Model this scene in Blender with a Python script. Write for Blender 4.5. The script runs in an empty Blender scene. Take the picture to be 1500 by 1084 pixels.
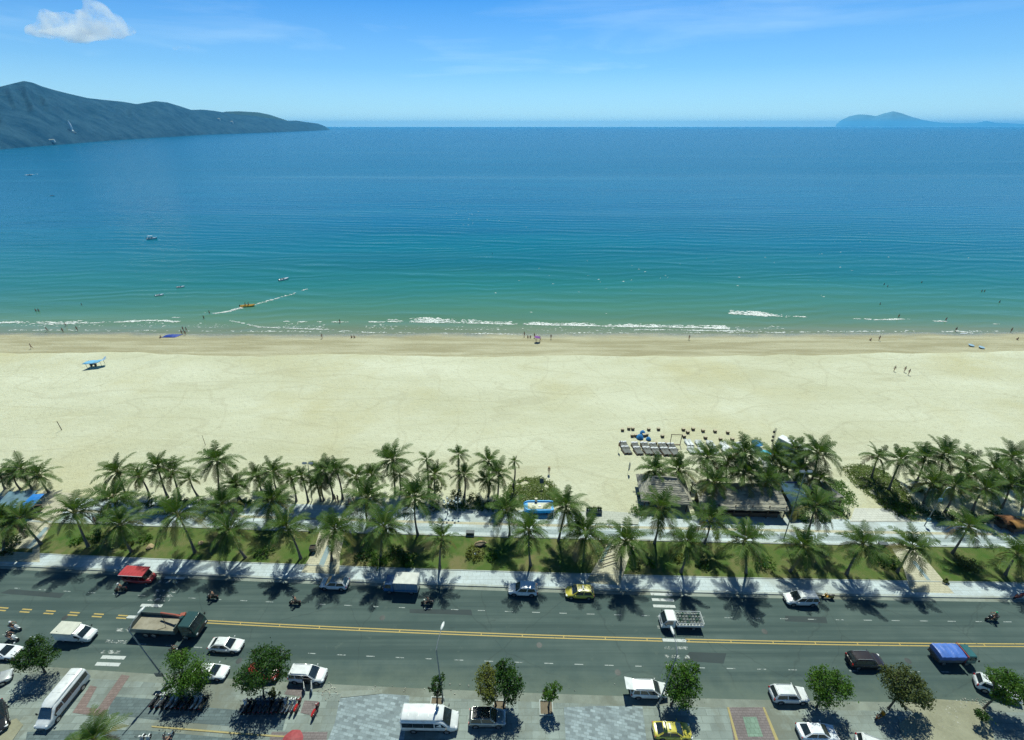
import bpy, bmesh, math, random
from mathutils import Vector, Matrix, noise
R = random.Random(7)
scene = bpy.context.scene
COL = scene.collection
PI = math.pi

# ---------------------------------------------------------------- camera model
CAM_H = 60.0; FPX = 670.0; HORIZON = 184.5
PITCH = math.atan((542 - HORIZON) / FPX); CP, SP = math.cos(PITCH), math.sin(PITCH)

def g(px, py, z=0.0):
    """ground position seen at a photograph pixel, at height z"""
    u = (px - 750) / FPX; v = (py - 542) / FPX
    t = (CAM_H - z) / (SP + v * CP)
    return Vector((t * u, t * (CP - v * SP), z))

def z_at(py, y):
    """height of a point seen at row py and standing at distance y"""
    v = (py - 542) / FPX
    return CAM_H - y / (CP - v * SP) * (SP + v * CP)

def x_at(px, py, y):
    v = (py - 542) / FPX
    return (px - 750) / FPX * y / (CP - v * SP)

def quad(a, b, c):
    return lambda x: a * x * x + b * x + c if abs(x) < 110 else (lambda s: a*s*s + b*s + c + (2*a*s + b) * (x - s))(math.copysign(110, x))
far_kerb = quad(.000162567, -.0359635, 44.3183)
walk_up = quad(.000129609, -.0347605, 46.8758)
yellow = quad(.000235, -.0355, 37.2)
near_edge = quad(.000255587, -.0351731, 30.2895)
grass_up = quad(8.752e-05, -.0336756, 53.4609)
prom_up = quad(-1e-05, -.0377, 59.55)
lane_far = lambda x: yellow(x) + (far_kerb(x) - yellow(x)) * .475
lane_near = lambda x: yellow(x) + (near_edge(x) - yellow(x)) * .50
def scarp(x): return 120.2 + 1.2e-4 * x * x + 1.9 * noise.noise((x * .03, 3.1, 0)) + .9 * noise.noise((x * .13, 9.1, 0)) + .3 * noise.noise((x * .5, 2.1, 0))
def water_y(x): return 140.4 + 6e-5 * x * x + 1.6 * noise.noise((x * .022, 7.7, 0)) + .8 * noise.noise((x * .09, 1.7, 0))
WATER_Z = -1.3
def lerp(a, b, t): return a + (b - a) * t
def smooth(t): t = max(0, min(1, t)); return t * t * (3 - 2 * t)
def sand_z(x, y):
    ys, yw = scarp(x), water_y(x)
    if y < ys: 
        z = .3 + .22 * noise.noise((x * .045, y * .07, 5)) + .10 * noise.noise((x * .21, y * .25, 2))
        return lerp(.2, z, smooth((y - prom_up(x)) / 6))
    if y < yw:
        t = (y - ys) / (yw - ys)
        top = .3 + .22 * noise.noise((x * .045, y * .07, 5))
        return lerp(lerp(top, -.45, smooth((y - ys) / 2.2)), WATER_Z, t ** 1.25) + .05 * noise.noise((x * .12, y * .3, 2)) * (1 - t)
    return WATER_Z - .035 * (y - yw)
def on_sand(px, py):
    p = g(px, py, 0)
    for _ in range(6): p = g(px, py, sand_z(p.x, p.y))
    return p
def on_sea(px, py): return g(px, py, WATER_Z)

# ---------------------------------------------------------------- mesh builder
class MB:
    def __init__(s): s.v = []; s.f = []; s.m = []; s.s = []
    def add(s, v, f, mi=0, sm=False):
        n = len(s.v); s.v += [tuple(p) for p in v]
        for q in f: s.f.append([n + i for i in q]); s.m.append(mi); s.s.append(sm)
        return s
    def box(s, c, d, mi=0, rz=0, rx=0, ry=0):
        M = Matrix.Translation(c) @ Matrix.Rotation(rz, 4, 'Z') @ Matrix.Rotation(ry, 4, 'Y') @ Matrix.Rotation(rx, 4, 'X')
        v = [M @ Vector((i * d[0] / 2, j * d[1] / 2, k * d[2] / 2)) for k in (-1, 1) for j in (-1, 1) for i in (-1, 1)]
        return s.add(v, [(0, 2, 3, 1), (4, 5, 7, 6), (0, 1, 5, 4), (2, 6, 7, 3), (0, 4, 6, 2), (1, 3, 7, 5)], mi)
    def loft(s, rings, mi=0, sm=True, cap=True, closed=True):
        n = len(rings[0]); v = [p for r in rings for p in r]; f = []
        for a in range(len(rings) - 1):
            for i in range(n if closed else n - 1):
                j = (i + 1) % n
                f.append((a * n + i, a * n + j, (a + 1) * n + j, (a + 1) * n + i))
        s.add(v, f, mi, sm)
        if cap:
            s.add(rings[0], [tuple(range(n))[::-1]], mi, False); s.add(rings[-1], [tuple(range(n))], mi, False)
        return s
    def tube(s, pts, rad, n=8, mi=0, cap=True):
        pts = [Vector(p) for p in pts]
        if not isinstance(rad, (list, tuple)): rad = [rad] * len(pts)
        rings = []
        for i, p in enumerate(pts):
            d = (pts[min(i + 1, len(pts) - 1)] - pts[max(i - 1, 0)])
            d = d.normalized() if d.length > 1e-9 else Vector((0, 0, 1))
            a = Vector((0, 0, 1)) if abs(d.z) < .9 else Vector((1, 0, 0))
            e1 = d.cross(a).normalized(); e2 = d.cross(e1)
            rings.append([p + (e1 * math.cos(2 * PI * k / n) + e2 * math.sin(2 * PI * k / n)) * rad[i] for k in range(n)])
        return s.loft(rings, mi, True, cap)
    def lathe(s, prof, n=16, c=(0, 0, 0), mi=0, axis='Z', cap=True):
        c = Vector(c); rings = []
        for r, z in prof:
            ring = []
            for k in range(n):
                a = 2 * PI * k / n; x, y = r * math.cos(a), r * math.sin(a)
                ring.append(c + (Vector((x, y, z)) if axis == 'Z' else Vector((x, z, -y)) if axis == 'Y' else Vector((z, x, y))))
            rings.append(ring)
        return s.loft(rings, mi, True, cap)
    def ell(s, c, r, n=12, m=7, mi=0, rz=0):
        c = Vector(c); rings = []
        for i in range(m + 1):
            a = -PI / 2 + PI * i / m
            k = max(math.cos(a), .02)
            rings.append([c + Matrix.Rotation(rz, 3, 'Z') @ Vector((r[0] * k * math.cos(2 * PI * j / n), r[1] * k * math.sin(2 * PI * j / n), r[2] * math.sin(a))) for j in range(n)])
        return s.loft(rings, mi)
    def slab(s, q, u0, u1, v0, v1, off, mi=0, th=.012):
        """a thin pane laid on the quad q (bl, br, tr, tl), inset to u/v, standing off its plane"""
        q = [Vector(p) for p in q]
        nrm = (q[1] - q[0]).cross(q[3] - q[0]).normalized()
        P = lambda u, v: (q[0] * (1 - u) + q[1] * u) * (1 - v) + (q[3] * (1 - u) + q[2] * u) * v
        b = [P(u0, v0), P(u1, v0), P(u1, v1), P(u0, v1)]
        v = [p + nrm * (off - th) for p in b] + [p + nrm * off for p in b]
        return s.add(v, [(3, 2, 1, 0), (4, 5, 6, 7), (0, 1, 5, 4), (1, 2, 6, 5), (2, 3, 7, 6), (3, 0, 4, 7)], mi)
    def build(s, name, mats, parent=None, loc=(0, 0, 0), bevel=0, ang=38):
        me = bpy.data.meshes.new(name)
        me.from_pydata(s.v, [], s.f)
        if not isinstance(mats, (list, tuple)): mats = [mats]
        for m in mats: me.materials.append(m)
        me.polygons.foreach_set('material_index', s.m); me.polygons.foreach_set('use_smooth', s.s)
        if bevel:
            bm = bmesh.new(); bm.from_mesh(me)
            bmesh.ops.remove_doubles(bm, verts=bm.verts, dist=1e-4)
            bmesh.ops.bevel(bm, geom=[e for e in bm.edges if len(e.link_faces) == 2 and e.calc_face_angle(0) > .4], offset=bevel, segments=2, affect='EDGES', clamp_overlap=True)
            bm.to_mesh(me); bm.free()
            for p in me.polygons: p.use_smooth = True
        if any(s.s) or bevel: me.set_sharp_from_angle(angle=math.radians(ang))
        me.update()
        o = bpy.data.objects.new(name, me); COL.objects.link(o)
        o.location = loc
        if parent: o.parent = parent
        return o

def tag(o, label=None, cat=None, group=None, kind=None):
    if label: o['label'] = label
    if cat: o['category'] = cat
    if group: o['group'] = group
    if kind: o['kind'] = kind
    return o
def empty(name, loc=(0, 0, 0), rz=0, label=None, cat=None, group=None):
    o = bpy.data.objects.new(name, None); COL.objects.link(o); o.empty_display_size = .2
    o.location = loc; o.rotation_euler = (0, 0, rz)
    return tag(o, label, cat, group)
def copy_tree(o, parent=None):
    c = o.copy(); COL.objects.link(c)
    if parent: c.parent = parent
    for ch in list(o.children): copy_tree(ch, c)
    return c
def place(o, loc, rz=0, label=None, sc=1):
    o.location = loc; o.rotation_euler.z = rz; o.scale = (sc,) * 3
    if label: o['label'] = label
    return o
USED = set()
def inst(proto, loc, rz, label, group=None, sc=1):
    """first use moves the prototype itself, later uses copy it"""
    o = proto if proto.name not in USED else copy_tree(proto)
    USED.add(proto.name); USED.add(o.name)
    place(o, loc, rz, label, sc)
    if group: o['group'] = group
    return o

# ---------------------------------------------------------------- materials
def nodes(name):
    m = bpy.data.materials.new(name); m.use_nodes = True
    nt = m.node_tree
    return m, nt, nt.nodes['Principled BSDF'], nt.nodes.new, nt.links.new
def rgba(c): return (c[0], c[1], c[2], 1)
def mixc(nt, fac, a, b, blend='MIX'):
    n = nt.nodes.new('ShaderNodeMix'); n.data_type = 'RGBA'; n.blend_type = blend
    L = nt.links.new
    for s, val in ((n.inputs[0], fac), (n.inputs[6], a), (n.inputs[7], b)):
        if isinstance(val, bpy.types.NodeSocket): L(val, s)
        elif isinstance(val, (int, float)): s.default_value = val
        else: s.default_value = rgba(val)
    return n.outputs[2]
def math_(nt, op, a, b=0.0, clamp=False):
    n = nt.nodes.new('ShaderNodeMath'); n.operation = op; n.use_clamp = clamp
    for s, val in zip(n.inputs, (a, b)):
        if isinstance(val, bpy.types.NodeSocket): nt.links.new(val, s)
        else: s.default_value = val
    return n.outputs[0]
def coords(nt, scale=(1, 1, 1), kind='Object', rot=0):
    t = nt.nodes.new('ShaderNodeTexCoord'); m = nt.nodes.new('ShaderNodeMapping')
    m.inputs['Scale'].default_value = scale; m.inputs['Rotation'].default_value = (0, 0, rot)
    nt.links.new(t.outputs[kind], m.inputs[0]); return m.outputs[0]
def noise_(nt, vec, scale, detail=3, rough=.55, dist=0):
    n = nt.nodes.new('ShaderNodeTexNoise'); n.inputs['Scale'].default_value = scale
    n.inputs['Detail'].default_value = detail; n.inputs['Roughness'].default_value = rough; n.inputs['Distortion'].default_value = dist
    nt.links.new(vec, n.inputs['Vector']); return n.outputs['Fac']
def ramp(nt, fac, stops):
    n = nt.nodes.new('ShaderNodeValToRGB'); e = n.color_ramp.elements
    while len(e) < len(stops): e.new(.5)
    for k, (p, c) in enumerate(stops):
        e[k].position = p; e[k].color = rgba(c) if not isinstance(c, (int, float)) else (c, c, c, 1)
    nt.links.new(fac, n.inputs[0]); return n.outputs[0]
def bump(nt, h, strength, dist, prev=None):
    n = nt.nodes.new('ShaderNodeBump'); n.inputs['Strength'].default_value = strength; n.inputs['Distance'].default_value = dist
    nt.links.new(h, n.inputs['Height'])
    if prev: nt.links.new(prev, n.inputs['Normal'])
    return n.outputs[0]
def sc(c, k): return tuple(min(1, x * k) for x in c)
MATS = {}
def M(name, c, rough=.6, var=.15, scale=3, metal=0, coat=0, bmp=0, bscale=20, spec=.5, stretch=(1, 1, 1), trans=0):
    if name in MATS: return MATS[name]
    m, nt, b, N, L = nodes(name)
    v = coords(nt, stretch)
    f = ramp(nt, noise_(nt, v, scale, 4), [(.3, 0.), (.7, 1.)])
    L(mixc(nt, f, sc(c, 1 - var), sc(c, 1 + var)), b.inputs['Base Color'])
    b.inputs['Roughness'].default_value = rough; b.inputs['Metallic'].default_value = metal
    b.inputs['Specular IOR Level'].default_value = spec
    if coat: b.inputs['Coat Weight'].default_value = coat; b.inputs['Coat Roughness'].default_value = .12
    if bmp: L(bump(nt, noise_(nt, v, bscale, 4), .6, bmp), b.inputs['Normal'])
    if trans:
        t = N('ShaderNodeBsdfTranslucent'); t.inputs[0].default_value = rgba(sc(c, 1.5))
        x = N('ShaderNodeMixShader'); x.inputs[0].default_value = trans
        L(b.outputs[0], x.inputs[1]); L(t.outputs[0], x.inputs[2]); L(x.outputs[0], nt.nodes['Material Output'].inputs[0])
    MATS[name] = m
    return m
def paint(name, c, rough=.3, metal=0):
    return M(name, c, rough, .12, 1.6, metal, coat=.6)
GLASS = M('dark_glass', (.018, .028, .032), .05, .3, 1.5, spec=1.0)
RUBBER = M('rubber', (.018, .018, .019), .8, .2, 8)
CHROME = M('alloy', (.45, .46, .47), .3, .1, 4, metal=.9)
BLACK = M('black_plastic', (.015, .016, .018), .5, .2, 6)
LAMP = M('lamp_glass', (.75, .77, .78), .1, .05, 5, coat=.5)
REDLAMP = M('tail_lamp', (.35, .012, .01), .2, .1, 5, coat=.5)
WHITE = paint('white_paint', (.66, .69, .69))
STEEL = M('galvanised_steel', (.30, .33, .33), .45, .15, 2, metal=.5)
GREYPOLE = M('grey_pole_paint', (.16, .2, .2), .5, .15, 2)
WOOD = M('weathered_wood', (.20, .14, .085), .75, .3, 2, stretch=(1, 8, 8))
DARKWOOD = M('dark_wood', (.07, .05, .035), .8, .3, 2, stretch=(1, 8, 8))
# ================================================================ THE SETTING
def sheet_mat(name, c, var=.18, s1=.25, s2=6, rough=.85, bmp=.01, brick=None, c2=None, dirt=None):
    m, nt, b, N, L = nodes(name)
    v = coords(nt)
    col = mixc(nt, ramp(nt, noise_(nt, v, s1, 5, .6), [(.32, 0.), (.68, 1.)]), sc(c, 1 - var), c2 or sc(c, 1 + var))
    fine = noise_(nt, v, s2, 4, .7)
    col = mixc(nt, ramp(nt, fine, [(.3, 0.), (.75, 1.)]), col, mixc(nt, .5, col, sc(c, 1.35)), 'MIX')
    h = fine
    if brick:
        t = N('ShaderNodeTexBrick'); L(coords(nt, (1, 1, 1), rot=brick[3] if len(brick) > 3 else 0), t.inputs['Vector'])
        t.inputs['Scale'].default_value = 1; t.inputs['Brick Width'].default_value = brick[0]; t.inputs['Row Height'].default_value = brick[1]
        t.inputs['Mortar Size'].default_value = .025; t.offset = .5
        k = brick[2]
        t.inputs['Color1'].default_value = (1 - k, 1 - k, 1 - k, 1); t.inputs['Color2'].default_value = (1 + k * .0 + 1 - 1 + 0, 1, 1, 1)
        t.inputs['Mortar'].default_value = (.62, .62, .6, 1)
        col = mixc(nt, 1.0, col, t.outputs[0], 'MULTIPLY')
    if dirt:
        dn = ramp(nt, noise_(nt, v, .12, 6, .7), [(.48, 0.), (.62, 1.)])
        col = mixc(nt, math_(nt, 'MULTIPLY', dn, .8), col, dirt)
    L(col, b.inputs['Base Color']); b.inputs['Roughness'].default_value = rough; b.inputs['Specular IOR Level'].default_value = .2
    L(bump(nt, h, .5, bmp), b.inputs['Normal'])
    return m

def strip(name, f0, f1, z, mat, x0=-150, x1=150, step=2.5, kind='structure', thick=0):
    mb = MB(); n = int((x1 - x0) / step) + 1
    lo, hi = [], []
    for i in range(n):
        x = x0 + i * step
        lo.append((x, f0(x), z)); hi.append((x, f1(x), z))
    v = lo + hi; f = [(i, i + 1, n + i + 1, n + i) for i in range(n - 1)]
    mb.add(v, f)
    if thick:
        for row, flip in ((lo, 0), (hi, 1)):
            v2 = list(row) + [(p[0], p[1], z - thick) for p in row]
            mb.add(v2, [((n + i, n + i + 1, i + 1, i) if not flip else (i, i + 1, n + i + 1, n + i)) for i in range(n - 1)])
    o = mb.build(name, mat)
    if kind: o['kind'] = kind
    return o
def patch(name, poly, z, mat, kind='structure'):
    """a flat sheet whose corners are given where they stand in the photograph"""
    mb = MB(); mb.add([g(x, y, z) for x, y in poly], [tuple(range(len(poly)))])
    me = mb.build(name, mat)
    if me.data.polygons[0].normal.z < 0: me.data.flip_normals()
    return tag(me, kind=kind)

# --- asphalt
def asphalt_mat():
    m, nt, b, N, L = nodes('asphalt')
    v = coords(nt)
    base = mixc(nt, ramp(nt, noise_(nt, v, .12, 5, .65), [(.35, 0.), (.65, 1.)]), (.052, .086, .083), (.095, .132, .122))
    st = noise_(nt, coords(nt, (.02, .9, 1)), 1.0, 3, .6)             # wheel tracks run along the road
    base = mixc(nt, ramp(nt, st, [(.40, 0.), (.62, 1.)]), base, (.040, .067, .066))
    base = mixc(nt, math_(nt, 'MULTIPLY', noise_(nt, v, 22, 3, .8), .55), base, (.075, .112, .104))
    stain = ramp(nt, noise_(nt, v, .55, 6, .75), [(.60, 0.), (.72, 1.)])
    base = mixc(nt, math_(nt, 'MULTIPLY', stain, .6), base, (.10, .135, .118))
    oil = ramp(nt, noise_(nt, coords(nt, (.35, 1, 1)), .8, 5, .7), [(.62, 0.), (.74, 1.)])
    base = mixc(nt, math_(nt, 'MULTIPLY', oil, .45), base, (.030, .046, .045))
    vr = N('ShaderNodeTexVoronoi'); vr.feature = 'DISTANCE_TO_EDGE'; vr.inputs['Scale'].default_value = .085
    wv = N('ShaderNodeVectorMath'); wv.operation = 'ADD'
    nz = N('ShaderNodeTexNoise'); nz.inputs['Scale'].default_value = .5; nz.inputs['Detail'].default_value = 5; L(v, nz.inputs['Vector'])
    L(v, wv.inputs[0]); L(nz.outputs['Color'], wv.inputs[1]); L(wv.outputs[0], vr.inputs['Vector'])
    crack = ramp(nt, vr.outputs['Distance'], [(.0, 1.), (.006, 0.)])
    base = mixc(nt, math_(nt, 'MULTIPLY', crack, .28), base, (.025, .033, .034))
    # dusty margin beside the near kerb (its own dirt, washed from the verge)
    sp = N('ShaderNodeSeparateXYZ'); L(v, sp.inputs[0])
    d = math_(nt, 'SUBTRACT', math_(nt, 'ADD', math_(nt, 'MULTIPLY', sp.outputs[0], -.035), 33.4), sp.outputs[1])
    d = math_(nt, 'ADD', d, math_(nt, 'MULTIPLY', math_(nt, 'SUBTRACT', noise_(nt, v, .35, 5, .7), .5), 6.0))
    dust = ramp(nt, math_(nt, 'MULTIPLY', d, .3), [(.0, 0.), (1., 1.)])
    base = mixc(nt, math_(nt, 'MULTIPLY', dust, .75), base, (.120, .155, .125))
    L(base, b.inputs['Base Color']); b.inputs['Roughness'].default_value = .85; b.inputs['Specular IOR Level'].default_value = .2
    L(bump(nt, noise_(nt, v, 30, 3, .7), .4, .012), b.inputs['Normal'])
    return m
ASPHALT = asphalt_mat()
CONCRETE = sheet_mat('kerb_concrete', (.36, .40, .38), .15, .4, 8, dirt=(.24, .25, .20))
GUTTER = sheet_mat('gutter_concrete', (.22, .25, .22), .2, .35, 8, dirt=(.16, .17, .13))
PAVE_PALE = sheet_mat('pale_promenade_paving', (.46, .53, .55), .15, .18, 5, brick=(1.2, .6, .10), dirt=(.36, .40, .38))
PAVE_NEAR = sheet_mat('grey_green_pavers', (.235, .28, .26), .28, .22, 6, brick=(1.5, .75, .30, .0), dirt=(.155, .165, .13))
PAVE_BLUE = sheet_mat('blue_grey_rough_pavers', (.28, .345, .365), .14, .6, 7, brick=(.6, .3, .5, .2))
PAVE_DARK = sheet_mat('dark_grey_pavers', (.12, .16, .165), .2, .5, 5, brick=(.7, .35, .25))
PAVE_RED = sheet_mat('worn_red_pavers', (.215, .165, .155), .18, .5, 6, brick=(.5, .25, .22), dirt=(.17, .15, .13))
PAVE_MAUVE = sheet_mat('worn_mauve_pavers', (.19, .165, .165), .15, .5, 6, brick=(.5, .25, .18))
PAVE_GREEN = sheet_mat('pale_green_pavers', (.19, .28, .22), .15, .5, 6, brick=(.5, .5, .15))
PAVE_CREAM = sheet_mat('cream_path_paving', (.44, .42, .31), .12, .3, 5, brick=(.8, .4, .10))
STRIPE = sheet_mat('blue_grey_guide_stripe', (.22, .29, .31), .12, .5, 6)
DIRT = sheet_mat('bare_dirt', (.24, .24, .165), .25, .3, 4, bmp=.05, c2=(.30, .30, .22))
EARTH = sheet_mat('earth', (.22, .22, .16), .2, .1, 3)
def worn(name, c, thr=.5):
    m, nt, b, N, L = nodes(name)
    v = coords(nt)
    f = ramp(nt, noise_(nt, v, 1.3, 6, .75), [(thr - .06, 0.), (thr + .06, 1.)])
    L(mixc(nt, noise_(nt, v, 5, 3), sc(c, .75), c), b.inputs['Base Color']); b.inputs['Roughness'].default_value = .7
    L(f, b.inputs['Alpha']); return m
LINE_WHITE = worn('worn_white_road_paint', (.36, .41, .40), .45)
LINE_FRESH = worn('white_road_paint', (.54, .58, .57), .39)
LINE_YELLOW = worn('worn_yellow_road_paint', (.48, .36, .11), .33)
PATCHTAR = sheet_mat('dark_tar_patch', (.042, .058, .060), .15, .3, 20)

# one ground sheet for the land, the roads lie on it
mb = MB(); mb.add([(-3000, -400, -.06), (3000, -400, -.06), (3000, 53, -.06), (-3000, 53, -.06)], [(0, 1, 2, 3)])
tag(mb.build('ground', EARTH), kind='structure')
strip('road', lambda x: near_edge(x) - .05, lambda x: far_kerb(x) - .0, 0, ASPHALT, -240, 240)
strip('gutter', lambda x: far_kerb(x) - .55, lambda x: far_kerb(x) - .002, .006, GUTTER, -240, 240)
strip('kerb', lambda x: far_kerb(x) + .0, lambda x: far_kerb(x) + .32, .15, CONCRETE, -240, 240, thick=.2)
strip('pavement', lambda x: far_kerb(x) + .322, walk_up, .14, PAVE_PALE, -240, 240)
strip('near_gutter', lambda x: near_edge(x) - 1.0, lambda x: near_edge(x) - .05, .012, sheet_mat('dusty_gutter', (.185, .21, .18), .25, .5, 7, dirt=(.14, .155, .125)), -240, 240, thick=.05)
strip('near_pavement', lambda x: -60, lambda x: near_edge(x) - 1.0, .03, PAVE_NEAR, -240, 240, thick=.08)

# --- lawn
def lawn_mat():
    m, nt, b, N, L = nodes('lawn_grass')
    v = coords(nt)
    c = mixc(nt, ramp(nt, noise_(nt, v, .35, 5, .65), [(.35, 0.), (.65, 1.)]), (.055, .125, .022), (.125, .155, .048))
    c = mixc(nt, ramp(nt, noise_(nt, v, .17, 6, .7), [(.47, 0.), (.62, 1.)]), c, (.20, .175, .085))
    c = mixc(nt, math_(nt, 'MULTIPLY', noise_(nt, v, 9, 3, .8), .55), c, (.05, .08, .018))
    L(c, b.inputs['Base Color']); b.inputs['Roughness'].default_value = .9; b.inputs['Specular IOR Level'].default_value = .15
    L(bump(nt, noise_(nt, v, 14, 4, .8), .7, .06), b.inputs['Normal']); return m
LAWN = lawn_mat()
strip('lawn', lambda x: walk_up(x) + .15, grass_up, .2, LAWN, -240, 240)
strip('lawn_edging', walk_up, lambda x: walk_up(x) + .15, .204, CONCRETE, -240, 240, thick=.2)
wl = strip('low_wall', lambda x: grass_up(x) - .02, lambda x: grass_up(x) + .28, .30, CONCRETE, -240, 240, kind=None, thick=.3)
tag(wl, 'long low pale concrete wall between the lawn and the promenade', 'wall')
strip('promenade', lambda x: grass_up(x) + .28, prom_up, .22, PAVE_PALE, -240, 240)
strip('promenade_band', lambda x: grass_up(x) + 2.55, lambda x: grass_up(x) + 3.1, .226, PAVE_CREAM, -240, 240)
strip('promenade_inlay', lambda x: grass_up(x) + .9, lambda x: grass_up(x) + 1.9, .226, sheet_mat('grey_inlay_paving', (.30, .36, .37), .12, .2, 5, brick=(.8, .4, .12)), -240, 240)

# --- cream paths across the lawn, each with a blue-grey guide stripe
def ramp_path(name, left, right, mat, lift, n=40):
    """a path that follows the levels it crosses; left and right edges run from the road up to the promenade"""
    def along(e, t):
        k = t * (len(e) - 1); i = min(int(k), len(e) - 2); return lerp(e[i][0], e[i + 1][0], k - i), lerp(e[i][1], e[i + 1][1], k - i)
    def lev(q):
        if q.y < walk_up(q.x): return .14
        if q.y < grass_up(q.x) - .1: return .204
        if q.y < grass_up(q.x) + .36: return .30
        return .226 if q.y < prom_up(q.x) - .4 else max(.226, sand_z(q.x, q.y))
    mb = MB(); V = []
    for k in range(n + 1):
        for e in (left, right):
            q = g(*along(e, k / n), .2); V.append((q.x, q.y, lev(q) + lift))
    mb.add(V, [(2 * k, 2 * k + 1, 2 * k + 3, 2 * k + 2) for k in range(n)])
    tag(mb.build(name, mat), kind='structure')
for a, b_ in (([(-30, 822), (0, 806), (36, 774), (62, 718)], [(58, 823), (58, 797), (78, 766), (118, 724)]), ([(441, 838), (460, 805), (469, 776)], [(497, 841), (498, 812), (506, 779)]),
             ([(858, 853), (880, 815), (893, 789)], [(908, 857), (920, 820), (937, 791)]), ([(1334, 867), (1322, 828), (1302, 797)], [(1398, 869), (1365, 830), (1338, 798)])):
    ramp_path('path', a, b_, PAVE_CREAM, .006)
for a, b_ in (([(38, 803), (66, 772)], [(45, 804), (72, 773)]), ([(466, 829), (479, 799)], [(474, 830), (486, 799)]), ([(877, 824), (893, 793)], [(882, 824), (898, 793)]), ([(1358, 850), (1335, 822)], [(1363, 850), (1341, 822)])):
    ramp_path('path_stripe', a, b_, STRIPE, .012, 14)
# apron on the right where the promenade opens to the beach
patch('promenade_apron', [(1245, 764), (1335, 764), (1318, 752), (1308, 745), (1252, 744)], .30, sheet_mat('bleached_paving', (.50, .51, .46), .08, .3, 5, brick=(1, .5, .08)))
patch('promenade_apron', [(842, 766), (935, 768), (938, 752), (868, 747), (845, 750)], .34, sheet_mat('sandy_paving', (.42, .44, .38), .1, .3, 5, brick=(1, .5, .08)))

# --- near pavement patterns
for kz, (nm, poly, mt) in enumerate((
    ('blue_paving', [(498, 1023), (560, 1016), (600, 1019), (592, 1084), (600, 1110), (470, 1110), (490, 1060)], PAVE_BLUE),
    ('blue_paving', [(826, 1036), (880, 1034), (941, 1035), (950, 1110), (830, 1110)], PAVE_BLUE),
    ('grey_paving', [(165, 1020), (226, 1024), (300, 1036), (420, 1046), (414, 1070), (270, 1058), (222, 1054), (158, 1046)], PAVE_DARK),
    ('grey_paving', [(40, 1072), (130, 1068), (215, 1070), (430, 1090), (430, 1120), (30, 1120)], PAVE_DARK),
    ('red_paving', [(178, 988), (190, 990), (150, 1050), (106, 1044), (132, 1004), (142, 1006), (126, 1036), (143, 1038)], PAVE_RED),
    ('red_paving', [(424, 1004), (448, 1005), (442, 1020), (416, 1017)], PAVE_MAUVE),
    ('red_paving', [(446, 1026), (466, 1027), (458, 1048), (440, 1044)], PAVE_MAUVE),
    ('red_paving', [(398, 1072), (480, 1072), (476, 1100), (390, 1100)], PAVE_MAUVE),
    ('mauve_paving', [(1066, 1036), (1121, 1036), (1140, 1090), (1076, 1090)], PAVE_MAUVE),
    ('pale_paving', [(500, 1012), (560, 1010), (560, 1016), (498, 1022)], GUTTER))):
    patch(nm, poly, .034 + .004 * kz, mt)
patch('green_paving', [(1088, 1050), (1108, 1050), (1118, 1079), (1096, 1079)], .081, PAVE_GREEN)
YSTRIP = sheet_mat('ochre_tile_strip', (.33, .28, .13), .15, .6, 6)
for poly in ([(222, 1063), (300, 1069), (360, 1074), (440, 1079), (440, 1081.5), (360, 1076.5), (300, 1071.5), (222, 1065)],
             [(1065, 1036), (1068, 1036), (1083, 1090), (1079, 1090)], [(1117, 1036), (1120, 1036), (1143, 1090), (1138, 1090)]):
    patch('tile_strip', poly, .085, YSTRIP)
patch('dirt', [(1322, 1030), (1372, 1024), (1432, 1028), (1450, 1050), (1460, 1100), (1330, 1100), (1316, 1060), (1340, 1045)], .089, DIRT)
patch('dirt', [(0, 1062), (24, 1052), (34, 1062), (14, 1090), (-10, 1090)], .089, DIRT)

# --- road markings
def dash(mb, x0, x1, f, w, z=.010, n=1):
    for i in range(n):
        a, b = lerp(x0, x1, i / n), lerp(x0, x1, (i + 1) / n)
        mb.add([(a, f(a) - w / 2, z), (b, f(b) - w / 2, z), (b, f(b) + w / 2, z), (a, f(a) + w / 2, z)], [(0, 1, 2, 3)])
mb = MB()
x = -115
while x < 115:
    for f in (lane_far, lane_near): dash(mb, x + (1.3 if f is lane_near else 0), x + 1.1 + (1.3 if f is lane_near else 0), f, .10)
    x += 3.8
tag(mb.build('lane_dashes', LINE_WHITE), kind='structure')
mb = MB()
xe = g(296, 908).x; c0, c1 = g(970, 938).x, g(1005, 940).x
for off in (-.17, .17):
    dash(mb, xe, c0, lambda x, o=off: yellow(x) + o, .14, n=18); dash(mb, c1, 150, lambda x, o=off: yellow(x) + o, .14, n=28)
x = xe - 8.5
while x > -120:
    for off in (-.19, .19): dash(mb, x, x + 1.45, lambda x, o=off: yellow(x) + o, .17)
    x -= 3.55
x = xe
while x < 120:
    if not (c0 - 1 < x < c1): mb.add([(x, yellow(x) - .10, .010), (x + .12, yellow(x) - .10, .010), (x + .12, yellow(x) + .10, .010), (x, yellow(x) + .10, .010)], [(0, 1, 2, 3)])
    x += 5.5
tag(mb.build('centre_lines', LINE_YELLOW), kind='structure')
mb = MB(); mf = MB()
for k, (px, py, fresh) in enumerate(((256, 846.5, 1), (247, 852.5, 0), (243, 866, 0), (240, 872, 0), (233, 878.5, 0), (222, 887, 1), (202, 904, 1), (186, 923, 0), (172, 940, 0), (160, 955, 0), (166, 963, 1), (158, 973, 1),
                              (969, 870.5, 1), (971, 878.7, 1), (973, 888, 1), (977, 905, 0), (980, 919, 0), (988, 938, 1), (990, 949, 0), (992, 962, 0), (994, 975, 0), (996, 990, 0))):
    p = g(px, py); q = mf if fresh else mb
    dash(q, p.x - 1.55, p.x + 1.55, lambda x, p=p: p.y - .035 * (x - p.x), .42, .010)
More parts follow.
